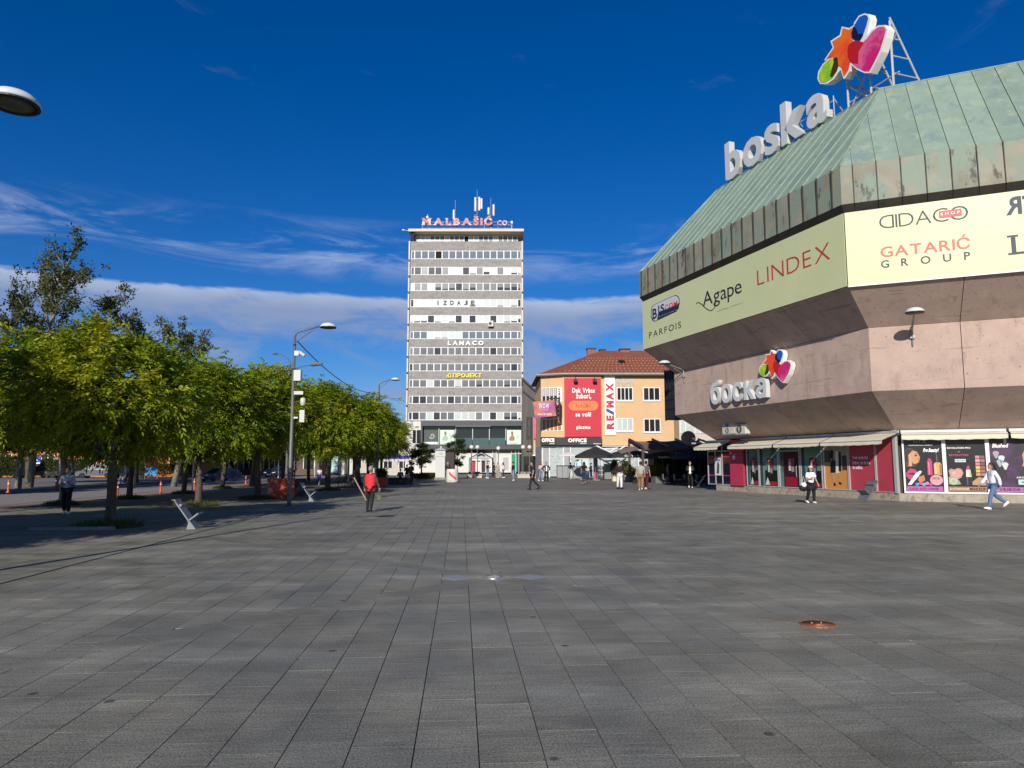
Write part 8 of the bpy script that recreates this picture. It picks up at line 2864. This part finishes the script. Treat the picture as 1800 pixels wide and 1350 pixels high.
who(650, 900, 821, 4, 'person in a red vest walking away, sweeping with a long broom', CHK, BLK, HG, SB_, .3, -.35, 'swing', 'wide', vest=cmat('d6262e', 0.7), build=1.22)
who(936, 861, 807, 262, 'man in black t-shirt and black trousers walking left with a phone at his ear', NVY, cmat('1d1d20', 0.8), HD, SB_, .75, -.75, 'down', 'ear', sleeve='short', build=1.08)
who(951, 846, 811, 150, 'woman in a pale pink top and jeans behind the man on the phone', cmat('cfb4b0', 0.8), LJEAN, HB, SW_, .4, -.4, 'down', 'fore', long_hair=True)
who(960.5, 847, 810, 175, 'woman in a dark jacket over a white top with her hand on a bag', BLK, BLK, HD, SB_, .4, -.4, 'hip', 'hip', jacket=True, mid=WHT)
who(1027, 850, 811, 8, 'woman with long dark hair, black top and dark jeans walking away to the stalls', BLK, cmat('27384f', 0.85), HD, cmat('c98f80', 0.6), .35, -.35, long_hair=True, sleeve='short')
who(1089.5, 860, 813, 178, 'woman in a black cropped top and loose white trousers', cmat('1a1214', 0.8), cmat('dcdad6', 0.85), HB, SB_, .3, -.3, 'wide', 'wide', crop=True, loose=2.6)
who(1088, 855, 806, 185, 'man with sunglasses and cap half hidden behind the woman in white trousers', cmat('2c1a1a', 0.8), cmat('3a3a3c', 0.8), HB, SW_, .3, -.3, sleeve='short', hat=cmat('d8c8b8', 0.7))
who(1127, 862, 812, 20, 'person in a grey t-shirt and brown trousers holding a small black bag', cmat('9aa09c', 0.85), cmat('8a6a48', 0.85), HD, cmat('d8c8c0', 0.6), .35, -.35, 'wide', 'down', sleeve='short', build=1.25, loose=1.8)
who(1136.5, 861, 811, 40, 'person in a dark grey shirt and burgundy trousers close beside the grey t-shirt', cmat('55565a', 0.85), cmat('4a1a22', 0.85), HD, cmat('d8d2cc', 0.6), .35, -.35, sleeve='short')
who(1214, 858, 807, 195, 'young man in an open dark jacket over a white t-shirt in the cafe shade', cmat('1c1c24', 0.8), cmat('17171a', 0.8), HB, SW_, .45, -.45, 'fore', 'fore', jacket=True, mid=WHT)
who(1174, 850, 815, 100, 'person in a grey-pink top and shorts standing at the shrub in the shade', cmat('8f7276', 0.8), cmat('3c3c42', 0.8), HD, SW_, .4, -.3, shorts=True, sleeve='short')
who(1427, 885, 821, 170, 'woman in a white t-shirt and black leggings with a jacket tied round her waist', WHT, cmat('111113', 0.8), HD, SW_, .3, -.35, 'wide', 'fore', sleeve='short', build=1.15, long_hair=True, hat=cmat('cdbba6', 0.7), loose=1.6)
who(1748, 896, 813, 272, 'woman with a ponytail in a white jacket and blue jeans striding left', cmat('dfe0ea', 0.8), cmat('587096', 0.85), HB, SW_, .95, -.95, 'swing', 'swing', tail=True, loose=1.5)
# middle distance, before the tower
who(857, 841, 811, 120, 'man in a black shirt and pale jeans standing before the white tent', BLK, LJEAN, HB, SW_, .1, -.1, 'fore', 'fore')
who(868, 838, 811, 110, 'person in black just behind the man in pale jeans', BLK, cmat('24242a', 0.8), HD, SB_, .1, -.1, 'fore', 'down')
who(875, 840, 812, 200, 'person in beige between the man in pale jeans and the pointing woman', cmat('a8988a', 0.8), cmat('a39a94', 0.8), HD, SW_, .2, -.2, 'down', 'down')
who(884.5, 840, 812, 265, 'woman in a white top and dark jeans pointing to the left', cmat('d9d3d6', 0.8), cmat('3b415c', 0.85), HB, SW_, .2, -.2, 'down', 'point', long_hair=True)
who(902, 845, 811, 240, 'man with a cap in a black top and pale jeans standing alone', BLK, LJEAN, HD, SW_, .15, -.15, 'fore', 'down', hat=BLK)
who(763, 833, 809, 80, 'woman in a long dark dress walking by the white kiosk', BLK, BLK, HD, SW_, .3, -.3, skirt=0.75, loose=1.2)
who(753, 831, 812, 100, 'person in dark clothes left of the woman in the long dress', cmat('26262e', 0.8), BLK, HD, SW_, .2, -.2, 'fore', 'fore')
who(787, 845, 813, 175, 'woman with pale hair standing between the kiosk and the painted barrel', cmat('1d1d20', 0.8), BLK, cmat('b8a488', 0.6), SW_, .1, -.1)
who(722.5, 851, 814, 200, 'person in black standing before the dark planter bench', BLK, BLK, HD, SB_, .2, -.2, 'fore', 'down')
who(715, 849, 817, 180, 'person in grey left of the one in black by the planter', cmat('35363c', 0.8), cmat('2a2a30', 0.8), HD, SB_, .1, -.1, 'down', 'fore')
p = G(703, 852)
person(p + Vector((0, 0.3, 0)), 170, 1.7, 'person in dark clothes sitting on the dark planter bench', cmat('202026', 0.8), cmat('3a3d48', 0.8), HD, SB_, larm='fore', rarm='fore', sit=True)
who(561, 853, 822, 10, 'woman in a blue skirt and pale top walking under the trees', cmat('c9c9d2', 0.8), cmat('2438a8', 0.8), HB, SW_, .4, -.4, skirt=0.62, sleeve='short')
who(516, 842, 812, 150, 'person in black with a pale shirt front standing behind the maroon planter', BLK, BLK, HB, SB_, .1, -.1, mid=WHT, jacket=True)
GR_ = 'people on the far pavement behind the dark blue car'
for px, lb, c_, d_ in ((389.5, 'person in a white top left of the group behind the dark blue car', 'd9c6cc', '3a3d48'), (403, 'person in a pale pink top, middle of the group behind the dark blue car', 'd8bcc4', '4a4d58'), (417, 'person in a maroon top right of the group behind the dark blue car', '6a2430', '9aa4b4')):
    p = AT(px, 836, 92); p.z = 0
    person(p, 150, 1.72, lb, cmat(c_, 0.8), cmat(d_, 0.8), HB, SW_, .2, -.2, group=None)
for px, Y, lb, c_, d_ in ((214, 62, 'person in white trousers across the road right of the nearest trunk', 'b9bcc8', 'd8d8da'), (225, 62, 'person in a pale blue top across the road beside the one in white trousers', 'a8b4c8', '32405c'), (308, 66, 'person in blue standing across the road left of the leaning trunk', '44607f', '8fa3b8')):
    p = AT(px, 838, Y); p.z = 0
    person(p, 100, 1.7, lb, cmat(c_, 0.8), cmat(d_, 0.8), HB, SW_, .3, -.3)
who(1003, 841, 812, 15, 'person in a violet jacket and white trousers at the sales counter', cmat('4a4a62', 0.8), WHT, HB, SW_, .15, -.15, 'fore', 'down')
who(1011, 841, 812, 345, 'person in a dark jacket and grey jeans right beside the one in violet', cmat('1e2230', 0.8), cmat('6f7a90', 0.85), HD, SW_, .15, -.15, 'down', 'fore')
who(1039, 842, 814, 300, 'person in a dark green jacket and pale jeans at the lilac column', cmat('22403c', 0.8), LJEAN, HD, SW_, .1, -.1, 'fore', 'fore')

# things people carry
p, H = at_px(1427, 885, 821)
q = p + CW(0.0, 0.0) + Vector((math.cos(ROTC), math.sin(ROTC), 0)) * (-0.36)
t = thing('handbag', 'white and black bag hanging at the side of the woman in the white t-shirt', 'bag', (q.x, q.y - 0.05, 0.55), ROTC)
obj('pouch', MB().ellipsoid((0, 0, 0.12), 0.2, 0.09, 0.15, 10, 7), BLK, t, smooth=True)
obj('flap', MB().ellipsoid((0.02, -0.05, 0.26), 0.11, 0.06, 0.11, 10, 7), WHT, t, smooth=True)
obj('strap', MB().tube([(-0.1, 0, 0.22), (0.02, 0.0, 0.62), (0.12, 0, 0.24)], 0.012, 5), WHT, t)
t = thing('tied_jacket', 'black jacket tied round the waist of the woman in the white t-shirt', 'jacket', (p.x, p.y, H * 0.5), ROTC)
obj('cloth', MB().lathe([(0.20, 0.06), (0.21, 0.0), (0.25, -0.16), (0.22, -0.2)], 14, sy=0.8), BLK, t, smooth=True)
obj('knot', MB().ellipsoid((0.0, -0.17, 0.03), 0.05, 0.04, 0.04, 8, 6).tube([(0, -0.17, 0.02), (-0.03, -0.19, -0.16)], 0.022, 6), BLK, t)
p, H = at_px(1127, 862, 812)
q = p + Vector((math.cos(ROTC), math.sin(ROTC), 0)) * (-0.42)
t = thing('handbag', 'small black handbag held low by the person in the grey t-shirt', 'bag', (q.x, q.y, 0.42), ROTC)
obj('pouch', MB().slab([(-0.14, -0.05, 0), (0.14, -0.05, 0), (0.11, -0.05, 0.24), (-0.11, -0.05, 0.24)], (0, 0.1, 0)), BLK, t)
obj('handle', MB().tube([(-0.08, 0, 0.23), (-0.05, 0, 0.38), (0.05, 0, 0.38), (0.08, 0, 0.23)], 0.012, 5), BLK, t)
p, H = at_px(650, 900, 821)
t = thing('broom', 'long wooden broom handle held by the person in the red vest', 'broom', (p.x, p.y, 0), ROTC)
obj('handle', MB().tube([(-0.30, 0.05, 0.68), (-0.62, 0.12, 1.22)], 0.022, 7).tube([(-0.30, 0.05, 0.68), (-0.12, 0.0, 0.40)], 0.022, 7), cmat('a08c7a', 0.7), t)
obj('dustpan', MB().box(0.26, 0.40, -0.05, 0.05, 0.44, 0.60).tube([(0.32, 0, 0.6), (0.30, 0, 0.85)], 0.02, 6), cmat('55603f', 0.7), t)
p, H = at_px(115, 904, 823)
